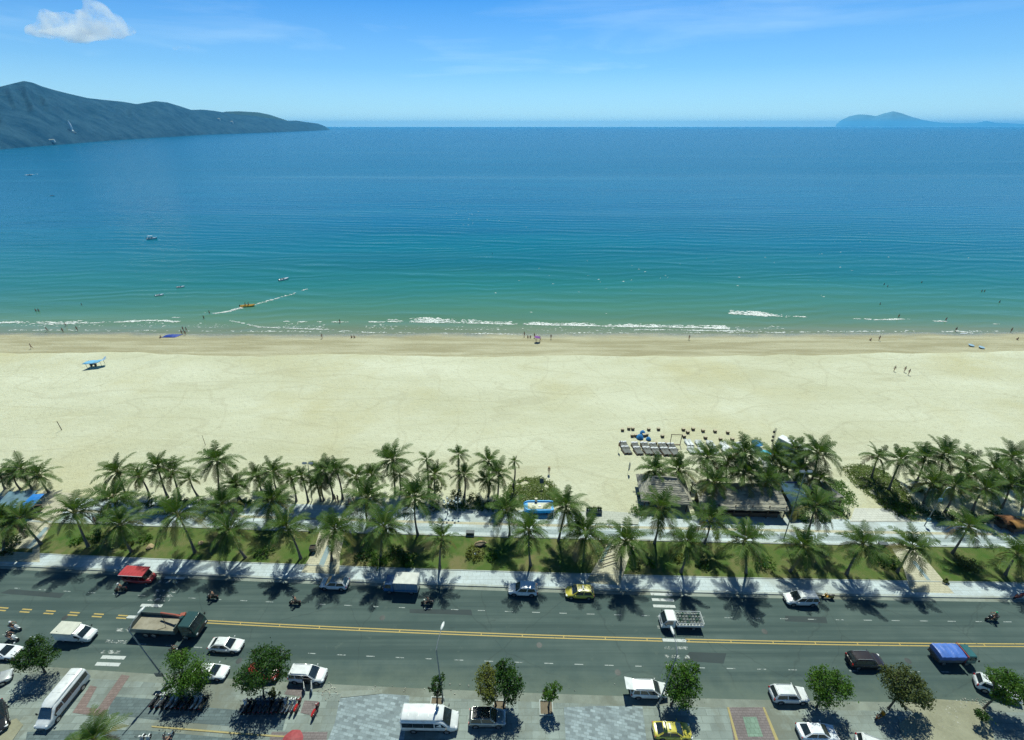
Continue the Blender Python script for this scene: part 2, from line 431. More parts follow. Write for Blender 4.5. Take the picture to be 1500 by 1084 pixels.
tag(mb.build('worn_crosswalk_bars', worn('almost_gone_road_paint', (.5, .54, .52), .54)), kind='structure')
tag(mf.build('crosswalk_bars', LINE_FRESH), kind='structure')
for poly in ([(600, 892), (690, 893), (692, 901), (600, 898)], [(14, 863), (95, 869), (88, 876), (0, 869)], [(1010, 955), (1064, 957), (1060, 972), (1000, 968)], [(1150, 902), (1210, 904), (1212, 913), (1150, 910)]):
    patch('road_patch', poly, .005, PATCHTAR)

for px, py in ((560, 905), (790, 945), (1120, 925), (350, 968), (905, 985), (1330, 968), (95, 905)):
    q = g(px, py); mb = MB(); mb.lathe([(.01, .008), (.34, .010), (.38, .006)], 16, q)
    tag(mb.build('manhole_cover', M('cast_iron', (.035, .045, .045), .6, .3, 9)), kind='structure')
# --- beach
def sand_mat():
    m, nt, b, N, L = nodes('sand')
    v = coords(nt)
    dry = mixc(nt, ramp(nt, noise_(nt, coords(nt, (.35, 1, 1)), .06, 5, .6), [(.35, 0.), (.65, 1.)]), (.49, .49, .335), (.59, .60, .45))
    dry = mixc(nt, ramp(nt, noise_(nt, v, .028, 5, .6), [(.5, 0.), (.68, 1.)]), dry, (.49, .47, .29))
    dry = mixc(nt, ramp(nt, noise_(nt, v, .8, 6, .75), [(.56, 0.), (.80, 1.)]), dry, (.38, .36, .24))
    dry = mixc(nt, ramp(nt, noise_(nt, coords(nt, (.06, .55, 1), rot=.5), 1.2, 5, .7), [(.58, 0.), (.75, .5)]), dry, (.60, .61, .47))
    trk = math_(nt, 'ABSOLUTE', math_(nt, 'SUBTRACT', noise_(nt, coords(nt, (.25, 1, 1), rot=.12), .09, 1, .4), .5))
    dry = mixc(nt, math_(nt, 'MULTIPLY', ramp(nt, trk, [(.0, 1.), (.007, 1.), (.011, 0.)]), .22), dry, (.36, .34, .22))
    trk2 = math_(nt, 'ABSOLUTE', math_(nt, 'SUBTRACT', noise_(nt, coords(nt, (1, .5, 1), rot=-.5), .06, 2, .4), .47))
    dry = mixc(nt, math_(nt, 'MULTIPLY', ramp(nt, trk2, [(.0, 1.), (.004, 1.), (.008, 0.)]), .18), dry, (.36, .34, .22))
    damp = mixc(nt, ramp(nt, noise_(nt, coords(nt, (.12, 1, 1)), .35, 5, .65), [(.40, 0.), (.62, 1.)]), (.32, .295, .18), (.44, .42, .285))
    wet = mixc(nt, noise_(nt, coords(nt, (.1, 1, 1)), .4, 4), (.19, .205, .16), (.27, .28, .21))
    gm = N('ShaderNodeNewGeometry'); sp = N('ShaderNodeSeparateXYZ'); L(gm.outputs['Position'], sp.inputs[0])
    z = math_(nt, 'ADD', sp.outputs[2], math_(nt, 'MULTIPLY', math_(nt, 'SUBTRACT', noise_(nt, coords(nt, (.2, 1, 1)), .28, 6, .7), .5), 1.5))
    edge = math_(nt, 'ADD', sp.outputs[2], math_(nt, 'MULTIPLY', math_(nt, 'SUBTRACT', noise_(nt, coords(nt, (.5, 1, 1)), .25, 4, .6), .5), .35))
    c = mixc(nt, ramp(nt, math_(nt, 'ADD', z, .75), [(.30, 0.), (.72, 1.)]), damp, dry)
    wf = ramp(nt, math_(nt, 'ADD', edge, 1.5), [(.22, 1.), (.42, 0.)])
    c = mixc(nt, wf, c, wet)
    L(c, b.inputs['Base Color'])
    rr = N('ShaderNodeMapRange'); L(wf, rr.inputs[0]); rr.inputs[3].default_value = .95; rr.inputs[4].default_value = .22
    L(rr.outputs[0], b.inputs['Roughness']); b.inputs['Specular IOR Level'].default_value = .25
    n1 = bump(nt, noise_(nt, v, .9, 6, .75), .8, .45)
    L(bump(nt, noise_(nt, v, 5, 4, .7), .7, .10, n1), b.inputs['Normal'])
    return m
SAND = sand_mat()
def beach():
    xs = [-900, -500, -320] + [-240 + 2.5 * i for i in range(193)] + [320, 500, 900]
    rows = []
    for k in range(34): rows.append(('a', k / 33))          # promenade to the scarp
    for k in range(1, 11): rows.append(('b', k / 10))       # the scarp itself
    for k in range(1, 13): rows.append(('c', k / 12))
    for k in range(1, 6): rows.append(('d', k / 5))
    v = []
    for kind, t in rows:
        for x in xs:
            a, s, w = prom_up(x) - .15, scarp(x), water_y(x)
            y = lerp(a, s, t) if kind == 'a' else s + 2.4 * t if kind == 'b' else lerp(s + 2.4, w, t) if kind == 'c' else w + 90 * t
            v.append((x, y, sand_z(x, y)))
    n = len(xs)
    f = [(r * n + i, r * n + i + 1, (r + 1) * n + i + 1, (r + 1) * n + i) for r in range(len(rows) - 1) for i in range(n - 1)]
    mb = MB(); mb.add(v, f, 0, True)
    return tag(mb.build('beach', SAND, ang=60), kind='structure')
beach()

# --- sea
def sea_mat():
    m, nt, b, N, L = nodes('sea_water')
    v = coords(nt)
    sp = N('ShaderNodeSeparateXYZ'); L(v, sp.inputs[0])
    # depth grows with distance from the shore; sand banks disturb it
    wob = math_(nt, 'MULTIPLY', math_(nt, 'SUBTRACT', noise_(nt, coords(nt, (.3, 1, 1)), .02, 4, .6), .5), 1.3)
    d = math_(nt, 'SUBTRACT', sp.outputs[1], 139.5)
    lg = math_(nt, 'LOGARITHM', math_(nt, 'MAXIMUM', d, 1.0), 10.0)
    lg = math_(nt, 'ADD', lg, math_(nt, 'MULTIPLY', wob, .28))
    fac = math_(nt, 'MULTIPLY', lg, .25)
    c = ramp(nt, fac, SEA_RAMP)
    streak = ramp(nt, noise_(nt, coords(nt, (.10, 1, 1), rot=.05), .030, 5, .65), [(.36, 0.), (.66, 1.)])
    c = mixc(nt, math_(nt, 'MULTIPLY', streak, .5), c, mixc(nt, 1.0, c, (.50, .66, .74), 'MULTIPLY'))
    lines = ramp(nt, noise_(nt, coords(nt, (.035, 1, 1), rot=-.03), .012, 6, .7, .6), [(.56, 0.), (.70, 1.)])
    c = mixc(nt, math_(nt, 'MULTIPLY', lines, .35), c, mixc(nt, .6, c, (.16, .32, .38)))
    L(c, b.inputs['Base Color'])
    b.inputs['Roughness'].default_value = .14; b.inputs['IOR'].default_value = 1.2
    b.inputs['Specular IOR Level'].default_value = .17
    far = math_(nt, 'SUBTRACT', 1.0, math_(nt, 'DIVIDE', math_(nt, 'SUBTRACT', sp.outputs[1], 150.0), 650.0), True)   # ripples too small to see merge into roughness
    far = math_(nt, 'ADD', math_(nt, 'MULTIPLY', far, .96), .04)
    rg = N('ShaderNodeMapRange'); L(far, rg.inputs[0]); rg.inputs[3].default_value = .26; rg.inputs[4].default_value = .14; L(rg.outputs[0], b.inputs['Roughness'])
    fd = lambda h: math_(nt, 'MULTIPLY', h, far)
    def wave(ang, scale, dist, dsc):
        w = N('ShaderNodeTexWave'); w.wave_type = 'BANDS'; w.bands_direction = 'Y'
        w.inputs['Scale'].default_value = scale; w.inputs['Distortion'].default_value = dist; w.inputs['Detail'].default_value = 3; w.inputs['Detail Scale'].default_value = dsc
        L(coords(nt, (1, 1, 1), rot=ang), w.inputs['Vector']); return w.outputs['Fac']
    big = noise_(nt, coords(nt, (.35, 1, 1)), .045, 4, .6)
    n1 = bump(nt, fd(noise_(nt, coords(nt, (.4, 1, 1)), .22, 3, .5)), .45, .26)
    n2 = bump(nt, fd(math_(nt, 'MULTIPLY', wave(.10, .030, 7.5, .45), ramp(nt, big, [(.44, 0.), (.66, 1.)]))), .6, .50, n1)
    n3 = bump(nt, fd(math_(nt, 'MULTIPLY', wave(-.16, .048, 8, .6), ramp(nt, big, [(.36, 1.), (.54, 0.)]))), .5, .30, n2)
    n4 = bump(nt, fd(noise_(nt, coords(nt, (.6, 1, 1)), 1.1, 3, .55)), .4, .05, n3)
    L(n4, b.inputs['Normal'])
    return m
SEA_RAMP = [(.0, (.20, .225, .16)), (.17, (.165, .215, .150)), (.28, (.11, .215, .145)), (.36, (.065, .200, .150)), (.44, (.022, .165, .160)), (.52, (.003, .135, .185)), (.60, (.000, .118, .215)), (.80, (.000, .112, .225)), (1., (.000, .105, .22))]
def sea():
    ys = [124, 132, 136] + [140 + 4 * i for i in range(30)] + [260 * 1.22 ** i for i in range(25)] + [36000]
    half = [0] + [8 * 1.28 ** i for i in range(35)] + [40000]
    xs = [-h for h in half[:0:-1]] + half
    n = len(xs)
    v = [(x, y, WATER_Z) for y in ys for x in xs]
    f = [(r * n + i, r * n + i + 1, (r + 1) * n + i + 1, (r + 1) * n + i) for r in range(len(ys) - 1) for i in range(n - 1)]
    mb = MB(); mb.add(v, f, 0, True)
    return tag(mb.build('sea', sea_mat()), kind='structure')
sea()

# --- foam: breaking crests, swash edges and boat wakes, plus painted sun glints, built as many thin lumps lying on the water
FOAM_GLINTS = M('sea_foam_and_glints', (.80, .84, .82), .7, .06, 3)
_nt = FOAM_GLINTS.node_tree
_nt.links.new(ramp(_nt, noise_(_nt, coords(_nt, (1, 1.6, 1)), 2.2, 4, .7), [(.40, 0.), (.56, 1.)]), _nt.nodes['Principled BSDF'].inputs['Alpha'])
def foam_blobs(mb, pts, width, dens, z0=.04, rise=.12, size=(.25, .9), frac=1.0):
    P = [on_sea(*p) for p in pts]
    for a, b_ in zip(P, P[1:]):
        n = max(2, int((b_ - a).length * dens))
        for i in range(n):
            t = R.random(); p = a.lerp(b_, t)
            k = noise.noise((p.x * .16, p.y * .16, 1.3)) * .5 + .5
            if R.random() > frac * (max(0, k - .22) * 1.9): continue
            p = p + Vector((R.uniform(-.6, .6), (R.random() ** 1.7) * width * (k + .3) * (1 if R.random() < .8 else -.3) , 0))
            s = R.uniform(*size) * (.5 + k); e = R.uniform(.22, .5); q = 7
            zz = WATER_Z + z0 + rise * R.random()
            a0 = R.uniform(-.15, .15)
            ring = []
            for j in range(q):
                th = 2 * PI * j / q; r = s * R.uniform(.65, 1.2)
                dx, dy = r * math.cos(th), r * e * math.sin(th)
                ring.append((p.x + dx * math.cos(a0) - dy * math.sin(a0), p.y + dx * math.sin(a0) + dy * math.cos(a0), zz - .03))
            mb.add(ring + [(p.x, p.y, zz + .05)], [(j, (j + 1) % q, q) for j in range(q)], 0, True)
mb = MB()
foam_blobs(mb, [(568, 471), (640, 471), (700, 473), (760, 474.5), (830, 476), (900, 478), (980, 479), (1066, 481)], 2.3, 12, frac=1.0)
foam_blobs(mb, [(572, 471.5), (700, 474), (830, 477), (1000, 480), (1066, 482)], .5, 9, size=(.3, .8), frac=1.3)
foam_blobs(mb, [(600, 468), (650, 469), (700, 471)], 2.2, 8)
foam_blobs(mb, [(0, 477), (120, 478), (260, 478), (420, 479), (600, 482), (800, 484), (1000, 485), (1150, 484)], 4.0, 3.2, size=(.15, .5), frac=.8)
foam_blobs(mb, [(0, 484), (200, 485), (420, 486), (700, 489), (1000, 488), (1300, 486), (1500, 486)], .8, 2.6, size=(.15, .6), frac=.8)
foam_blobs(mb, [(0, 473), (50, 473), (90, 474), (150, 473), (200, 471)], 1.6, 9)
foam_blobs(mb, [(45, 474), (75, 475), (112, 474)], 3.0, 14)
foam_blobs(mb, [(205, 470), (228, 470)], .8, 9); foam_blobs(mb, [(232, 470), (262, 472)], 1.0, 9); foam_blobs(mb, [(255, 465), (268, 466)], .5, 7)
foam_blobs(mb, [(338, 470), (362, 475), (380, 479.5), (420, 481), (460, 482.5), (500, 484.5), (545, 488)], .45, 10, size=(.25, .7))
foam_blobs(mb, [(415, 471), (425, 471)], .5, 9); foam_blobs(mb, [(436, 472), (470, 472)], .8, 10); foam_blobs(mb, [(486, 472), (510, 472)], .6, 10); foam_blobs(mb, [(540, 472), (566, 472)], .8, 10)
foam_blobs(mb, [(1070, 460), (1110, 462), (1150, 463.5), (1180, 464.5)], 1.0, 10, size=(.3, .8), frac=1.4)
foam_blobs(mb, [(1072, 459), (1105, 461), (1140, 463), (1150, 464)], 3.6, 22)
foam_blobs(mb, [(1252, 467.5), (1276, 468)], .7, 12); foam_blobs(mb, [(1282, 469), (1312, 468), (1330, 468)], .6, 9); foam_blobs(mb, [(1370, 471), (1386, 471)], .6, 9); foam_blobs(mb, [(1456, 475), (1470, 475)], .6, 9)
foam_blobs(mb, [(930, 483), (1000, 484), (1090, 485.5), (1148, 488)], .4, 9, size=(.25, .7))
foam_blobs(mb, [(730, 490), (770, 491)], .3, 7, size=(.2, .5)); foam_blobs(mb, [(1400, 485), (1420, 488)], .4, 8)
foam_blobs(mb, [(310, 460), (330, 457.5), (354, 451)], .9, 16, size=(.25, .8), frac=1.3)
foam_blobs(mb, [(300, 459), (312, 458)], .6, 9); foam_blobs(mb, [(372, 447), (400, 439), (425, 432), (447, 424)], .8, 6, size=(.2, .7), frac=.9)
foam_blobs(mb, [(438, 427), (448, 424)], .9, 12)
foam_blobs(mb, [(34, 256.5), (54, 255)], 2.5, 2.0, size=(1, 3.2))
for _ in range(60):  # small white diamonds painted in as sun glints on the water
    px, py = R.choice(((R.gauss(820, 90), R.gauss(418, 22)), (R.gauss(1000, 120), R.gauss(400, 16)), (R.gauss(690, 40), R.gauss(320, 6)), (R.gauss(1300, 90), R.gauss(390, 25))))
    if py < 300 or py > 462: continue
    p = on_sea(px, py); s = R.uniform(.12, .34)
    mb.add([(p.x - s * 2, p.y, p.z + .05), (p.x, p.y - s, p.z + .05), (p.x + s * 2, p.y, p.z + .05), (p.x, p.y + s, p.z + .05), (p.x, p.y, p.z + .14)], [(0, 1, 4), (1, 2, 4), (2, 3, 4), (3, 0, 4)])
tag(mb.build('foam', FOAM_GLINTS), 'white foam of small breaking waves, swash and boat wakes near the shore, plus painted glints', 'foam', kind='stuff')

# --- hills
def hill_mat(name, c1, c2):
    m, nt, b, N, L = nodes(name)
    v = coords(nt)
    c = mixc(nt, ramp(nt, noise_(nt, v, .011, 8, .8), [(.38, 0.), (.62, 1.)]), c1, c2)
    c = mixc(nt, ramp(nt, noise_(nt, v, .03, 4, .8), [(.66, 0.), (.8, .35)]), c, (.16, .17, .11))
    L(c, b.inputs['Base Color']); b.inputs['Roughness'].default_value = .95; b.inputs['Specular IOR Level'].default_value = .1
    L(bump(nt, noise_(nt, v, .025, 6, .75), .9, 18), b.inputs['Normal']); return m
def interp(tab, x):
    for (a, va), (b_, vb) in zip(tab, tab[1:]):
        if a <= x <= b_: return lerp(va, vb, (x - a) / (b_ - a))
    return tab[0][1] if x < tab[0][0] else tab[-1][1]
def hill(name, sky, coast, px0, px1, depth, mat, step=3, amp=.065):
    def bear(px_, py_):
        u, v = (px_ - 750) / FPX, (py_ - 542) / FPX; x_, y_, z_ = u, CP - v * SP, -(SP + v * CP)
        return math.atan2(x_, y_), z_ / math.hypot(x_, y_)
    sk = [bear(*q) for q in sky]; ct = [bear(*q) for q in coast]
    b0, b1 = max(sk[0][0], ct[0][0]), min(sk[-1][0], ct[-1][0])
    cols = []; nr = 26; nb = int((px1 - px0) / step); px = 0
    for kk in range(nb + 1):
        az = lerp(b0, b1, kk / nb); px = kk * step
        dr = Vector((math.sin(az), math.cos(az), 0)); base = dr * ((CAM_H - WATER_Z) / -interp(ct, az)); base.z = WATER_Z
        far = base + dr * depth
        top = CAM_H + interp(sk, az) * math.hypot(far.x, far.y)
        # keep the sky line exact for this bearing
        top = max(top, WATER_Z + 2)
        col = []
        for k in range(nr + 10):
            t = k / nr
            p = base.lerp(far, t) if t <= 1 else far + dr * depth * (t - 1) * 1.2
            rise = min(t, 1) ** .8 if t <= 1 else 1 - ((t - 1) / .42) ** 2
            spur = 1 - 2 * abs(noise.noise((px * .045, t * 1.6, 8.0)))
            n1 = (noise.fractal((px * .03, t * 3.5, 4.0), 1.0, 2.0, 6) * .8 + (spur - .5) * .9) * amp * math.sin(min(t, 1) * PI)
            z = WATER_Z - 1 + (top - WATER_Z + 1) * max(rise * (1 + n1 * 1.5) + n1 * .5 * t, 0 if t < 1 else -1)
            if t < 1:                                     # spurs stay below the sky line
                z = min(z, CAM_H + (top - CAM_H) * p.length / far.length - (1 - t) * 6)
            col.append((p.x, p.y, z))
        cols.append(col)
    mb = MB(); n = nr + 10
    mb.add([p for c in cols for p in c], [(i * n + k, (i + 1) * n + k, (i + 1) * n + k + 1, i * n + k + 1) for i in range(len(cols) - 1) for k in range(n - 1)], 0, True)
    return tag(mb.build(name, mat, ang=80), kind='structure')
sky1 = [(-420, 190), (-250, 160), (-120, 138), (-40, 130), (0, 127), (20, 122), (35, 118.5), (48, 121), (60, 126), (80, 132), (100, 137), (128, 143.5), (150, 146), (180, 149), (200, 152.5), (212, 150.5), (228, 148), (245, 150), (262, 155), (280, 161), (296, 160.5), (312, 162), (330, 165), (350, 168), (375, 170), (400, 174), (420, 177), (434, 176.5), (450, 179), (466, 181), (476, 185), (483, 189.5)]
coast1 = [(-420, 250), (-100, 226), (0, 219), (50, 215), (100, 211), (150, 207), (200, 203.5), (260, 200), (300, 197.5), (400, 194), (483, 190.5)]
hill('peninsula_hills', sky1, coast1, -420, 484, 1000, hill_mat('haze_tinted_forest_hill', (.006, .055, .115), (.034, .105, .170)))  # forest colour shifted to blue, air haze painted into it
sky2 = [(300, 172), (330, 163.5), (350, 163), (378, 164.5), (395, 168), (410, 173), (425, 178), (440, 186), (450, 189)]
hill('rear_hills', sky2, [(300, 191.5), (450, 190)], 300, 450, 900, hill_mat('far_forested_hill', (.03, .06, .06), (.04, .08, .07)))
sky3 = [(1224, 183), (1232, 176), (1245, 170), (1258, 167.5), (1270, 168), (1283, 170), (1295, 166), (1308, 163), (1320, 165.5), (1335, 171), (1350, 175), (1365, 178), (1380, 179.5), (1400, 180.5), (1430, 180), (1445, 177), (1457, 179.5), (1500, 181.5), (1560, 184)]
hill('far_island', sky3, [(1224, 185.7), (1600, 185.7)], 1224, 1560, 4500, hill_mat('haze_tinted_island', (.13, .29, .40), (.14, .30, .42)), amp=.05)  # base colour paled and blued, distance haze painted into it
# ================================================================ PLANTS
def leaf_mat(name, c1, c2, trans=.22, rough=.5):
    m, nt, b, N, L = nodes(name)
    oi = N('ShaderNodeObjectInfo')
    v = coords(nt)
    f = ramp(nt, noise_(nt, v, .9, 4, .7), [(.32, 0.), (.68, 1.)])
    c = mixc(nt, f, c1, c2)
    c = mixc(nt, math_(nt, 'MULTIPLY', oi.outputs['Random'], .5), c, sc(c2, .72))
    L(c, b.inputs['Base Color']); b.inputs['Roughness'].default_value = rough; b.inputs['Specular IOR Level'].default_value = .18
    t = N('ShaderNodeBsdfTranslucent'); L(mixc(nt, 1.0, c, (1.3, 1.25, .5), 'MULTIPLY'), t.inputs[0])
    x = N('ShaderNodeMixShader'); x.inputs[0].default_value = trans
    L(b.outputs[0], x.inputs[1]); L(t.outputs[0], x.inputs[2]); L(x.outputs[0], nt.nodes['Material Output'].inputs[0])
    return m
FROND = leaf_mat('palm_frond', (.026, .072, .013), (.100, .172, .034), .28, .5)
FROND_Y = leaf_mat('ageing_palm_frond', (.12, .13, .035), (.19, .18, .06), .2, .55)
FROND_D = leaf_mat('dry_palm_frond', (.17, .13, .07), (.24, .19, .11), .1, .8)
RIB = M('frond_rib', (.17, .18, .06), .6, .2, 3)
TRUNK = M('palm_trunk', (.135, .12, .10), .85, .35, 2.5, bmp=.02, bscale=9, stretch=(1, 1, 4))
BARK = M('tree_bark', (.10, .085, .065), .9, .3, 5, bmp=.01, bscale=14)
NUT = M('coconut_husk', (.10, .12, .035), .6, .3, 4)

def make_crown(rad, nf, seed, wind=(.25, 0, 0), sparse=1.0):
    r = random.Random(seed); mb = MB(); W = Vector(wind)
    for k in range(nf):
        t = k / (nf - 1)                                 # 0 = youngest, upright; 1 = oldest, hanging
        az = k * 2.39996 + r.uniform(-.25, .25)
        el = lerp(1.30, -.42, t ** .85) + r.uniform(-.14, .14)
        Lf = rad * lerp(.80, 1.06, min(1, t * 2.2)) * r.uniform(.86, 1.1) * (1 if t < .85 else .85)
        droop = lerp(.55, 1.05, t) * r.uniform(.8, 1.2)
        d = Vector((math.cos(az) * math.cos(el), math.sin(az) * math.cos(el), math.sin(el)))
        n = 11; p = Vector((0, 0, 0)) + d * .12; P = [p.copy()]; D = [d.copy()]
        for i in range(n):
            d = (d + Vector((0, 0, -1)) * droop / n * (1 + 1.1 * i / n) + W * (.16 * i / n / 1.2)).normalized()
            p = p + d * (Lf / n); P.append(p.copy()); D.append(d.copy())
        mi = 0 if t < .74 else (1 if r.random() < .5 else (2 if t > .84 and r.random() < .65 else 0))
        mb.tube(P[::2] + ([P[-1]] if n % 2 else []), [lerp(.035, .008, i / 6) * rad / 3 + .006 for i in range(len(P[::2]) + (n % 2))], 4, 3)
        roll = r.uniform(-.5, .5)
        nl = int(21 * sparse)
        for i in range(1, nl + 1):
            s = .10 + .90 * i / nl; j = min(int(s * n), n - 1); ft = s * n - j
            q = P[j].lerp(P[j + 1], ft); dd = D[j + 1]
            side = dd.cross(Vector((0, 0, 1)))
            side = side.normalized() if side.length > .05 else Vector((math.sin(az), -math.cos(az), 0))
            up = side.cross(dd).normalized()
            ll = rad * .26 * math.sin(PI * (.12 + .83 * s)) ** .7 * r.uniform(.82, 1.15)
            w = .036 * rad * (1.05 - .45 * s)
            for sg in (-1, 1):
                if r.random() < .05: continue
                a = roll + r.uniform(-.18, .18)
                out = (side * sg * math.cos(.35) + up * (.30 * math.cos(a) + sg * .3 * math.sin(a)) + dd * .85).normalized()
                m1 = q + out * ll * .5; out2 = (out + Vector((0, 0, -1)) * r.uniform(.35, .8) + W * .25).normalized(); tip = m1 + out2 * ll * .5
                mb.add([q - dd * w * .5, q + dd * w * .5, m1 + dd * w * .55, m1 - dd * w * .55, tip + dd * w * .12, tip - dd * w * .12], [(0, 1, 2, 3), (3, 2, 4, 5)], mi)
    for k in range(r.choice((0, 5, 7))):
        a = r.uniform(0, 2 * PI); mb.ell((math.cos(a) * .24, math.sin(a) * .24, -.24 - r.random() * .2), (.13, .13, .16), 7, 5, 4)
    mb.tube([(0, 0, -.55), (0, 0, -.1), (0, 0, .35)], [.14, .17, .05], 7, 1)
    return mb
CROWNS = {}
PALM_MATS = [FROND, FROND_Y, FROND_D, RIB, NUT]
def crown_mesh(kind, seed):
    key = (kind, seed)
    if key not in CROWNS:
        nf, spz = {'full': (24, 1.0), 'mid': (20, 1.0), 'thin': (14, .95)}[kind]
        o = make_crown(3.0, nf + seed % 4 - 2, seed * 17 + nf, (.18 + .34 * ((seed * 37) % 10) / 10, -.3 + .5 * ((seed * 53) % 10) / 10, 0)).build('crown', PALM_MATS)
        CROWNS[key] = o.data; bpy.data.objects.remove(o)
    return CROWNS[key]
def palm(cx, cy, bx, by, rad_px, kind, label, group, ground=None, seed=0):
    b = on_sand(bx, by) if ground is None else g(bx, by, ground)
    z = z_at(cy, b.y); x = x_at(cx, cy, b.y)
    y = b.y
    h = z - b.z
    hm = 3.0 if kind == 'thin' else 3.4
    if h < hm: h = hm + .4 * R.random()
    if h > 9.5: h = 9.5
    # recompute so that the crown still projects onto the same place
    z = b.z + h
    c = g(cx, cy, z); y = max(b.y - 1.8, min(b.y + 1.8, c.y)); x = max(b.x - 3.2, min(b.x + 3.2, c.x))
    depth = y * CP + (CAM_H - z) * SP
    rad = rad_px * R.uniform(1.02, 1.2) * (.92 if group == BEACH else 1) * depth / FPX
    root = empty('coconut_palm', b, 0, label, 'palm tree', group)
    top = Vector((x, y, z)) - b
    pts, rr = [], []
    bend = Vector((R.uniform(-.25, .25), R.uniform(-.2, .2), 0))
    for i in range(9):
        t = i / 8
        q = Vector((top.x * t ** 1.25, top.y * t ** 1.25, top.z * t)) + bend * math.sin(t * PI)
        pts.append(q); rr.append((.17 - .07 * t + (.10 * (1 - t * 6) if t < .16 else 0)) * (.8 + .07 * min(h, 7) / 2) + (.008 if i % 2 else 0))
    mb = MB(); mb.tube([pts[0] - Vector((0, 0, .25))] + pts, [rr[0] * 1.1] + rr, 8)
    mb.build('trunk', TRUNK, root)
    o = bpy.data.objects.new('crown', crown_mesh(kind, seed % 9)); COL.objects.link(o); o.parent = root
    o.location = top; o.scale = (rad / 3.0,) * 3; o.rotation_euler = (R.uniform(-.2, .2), R.uniform(-.15, .24), R.uniform(-.5, .5) + (seed % 7) * .9)
    return root

def leafy(mb, lobes, n, size, seed, mi=0, flat=.0, shell=.55):
    """leaf-sized faces in clumps spread through the lobes"""
    r = random.Random(seed)
    tot = sum(l[1] ** 2 for l in lobes)
    for c, rad, sq in lobes:
        c = Vector(c); m = int(n * rad ** 2 / tot)
        for _ in range(max(1, m // 14)):
            d = Vector((r.gauss(0, 1), r.gauss(0, 1), r.gauss(0, 1))).normalized()
            k = rad * (shell + (1.03 - shell) * r.random() ** .6)
            q = c + Vector((d.x * k, d.y * k, d.z * k * sq))
            cr = rad * r.uniform(.10, .24)
            for _ in range(14):
                p = q + Vector((r.gauss(0, cr), r.gauss(0, cr), r.gauss(0, cr * .7)))
                nrm = (d * .5 + Vector((r.gauss(0, .7), r.gauss(0, .7), r.gauss(.5, .6)))).normalized()
                a = nrm.orthogonal().normalized(); a = (Matrix.Rotation(r.uniform(0, 6.28), 3, nrm) @ a); b = nrm.cross(a)
                s = size * r.uniform(.6, 1.25)
                mb.add([p - a * s, p - b * s * .55 + nrm * s * .12, p + a * s, p + b * s * .55 + nrm * s * .12], [(0, 1, 2, 3)], mi)
    return mb
LEAF_A = leaf_mat('dark_green_leaf', (.016, .052, .009), (.046, .108, .015), .22, .4)
LEAF_B = leaf_mat('fresh_green_leaf', (.036, .105, .012), (.098, .20, .024), .28, .45)
LEAF_C = leaf_mat('olive_green_leaf', (.05, .075, .018), (.10, .125, .035), .2, .5)
LEAF_Y = leaf_mat('yellow_green_leaf', (.10, .13, .02), (.19, .21, .045), .28, .5)
LEAF_V = leaf_mat('creeping_vine_leaf', (.070, .118, .018), (.14, .19, .042), .2, .5)
def tree(bx, by, crown, mat, label, n=3600, size=.15, height=None, extra=None):
    """crown: (px, py, radius_px, squash) lobes seen in the photograph, all at about the tree's own distance"""
    b = g(bx, by, .03)
    root = empty('street_tree', b, 0, label, 'tree', 'young street trees along the near pavement')
    lobes = []
    for px, py, rp, sq in crown:
        z = z_at(py, b.y) * .62 + 1.2                     # the crown hangs over the road a little
        z = max(1.8, min(5.2, z)); c = g(px, py, z)
        depth = c.y * CP + (CAM_H - z) * SP
        lobes.append((c - b, rp * depth / FPX, sq))
    for c_, r_, s_ in list(lobes):                        # stray sprays break up the outline
        for _ in range(2):
            d_ = Vector((R.gauss(0, 1), R.gauss(0, 1), R.gauss(.2, .8))).normalized(); lobes.append((c_ + d_ * r_ * 1.02, r_ * R.uniform(.26, .42), .8))
    cen = sum((l[0] for l in lobes), Vector()) / len(lobes)
    mb = MB()
    fork = Vector((cen.x * .45, cen.y * .45, max(.9, cen.z * .5)))
    mb.tube([(0, 0, -.1), fork * .5 + Vector((.04, .03, 0)), fork], [.13, .10, .085], 8)
    for l, rad, sq in lobes:
        mid = fork.lerp(l, .5) + Vector((R.uniform(-.15, .15), R.uniform(-.15, .15), .1))
        mb.tube([fork, mid, l + Vector((0, 0, rad * .25))], [.075, .05, .02], 6)
        for _ in range(4):
            d = Vector((R.gauss(0, 1), R.gauss(0, 1), R.gauss(.3, .7))).normalized() * rad * .85
            mb.tube([mid.lerp(l, .5), l + d * .5, l + d], [.035, .022, .008], 5)
    mb.build('trunk', BARK, root)
    mb = MB(); leafy(mb, lobes, int(n * 1.7), size * .78, int(bx * 7))
    mb.build('crown', mat, root)
    return root
def bush(px, py, rpx, mat, label, group, sq=.75, n=700, size=.13, z=.2, wide=1.0, name='shrub'):
    b = g(px, py + rpx * .45, z) if z is not None else on_sand(px, py + rpx * .45)
    depth = b.y * CP + (CAM_H - b.z) * SP
    rad = rpx * depth / FPX
    mb = MB(); lobes = [((0, 0, rad * sq * .75), rad * .8, sq)]
    k = max(3, int(4 * wide))
    for i in range(k):
        a = 2 * PI * i / k + R.random()
        lobes.append(((math.cos(a) * rad * .55 * wide, math.sin(a) * rad * .5, rad * sq * R.uniform(.35, .7)), rad * R.uniform(.4, .6), sq))
    root = empty(name, b, 0, label, 'shrub', group)
    st = MB()
    for l in lobes: st.tube([(0, 0, -.05), (l[0][0] * .5, l[0][1] * .5, l[0][2] * .5), l[0]], [.04, .03, .012], 5)
    st.build('stem', BARK, root)
    leafy(mb, lobes, n, size, int(px * 3 + py)); mb.build('foliage', mat, root)
    return root
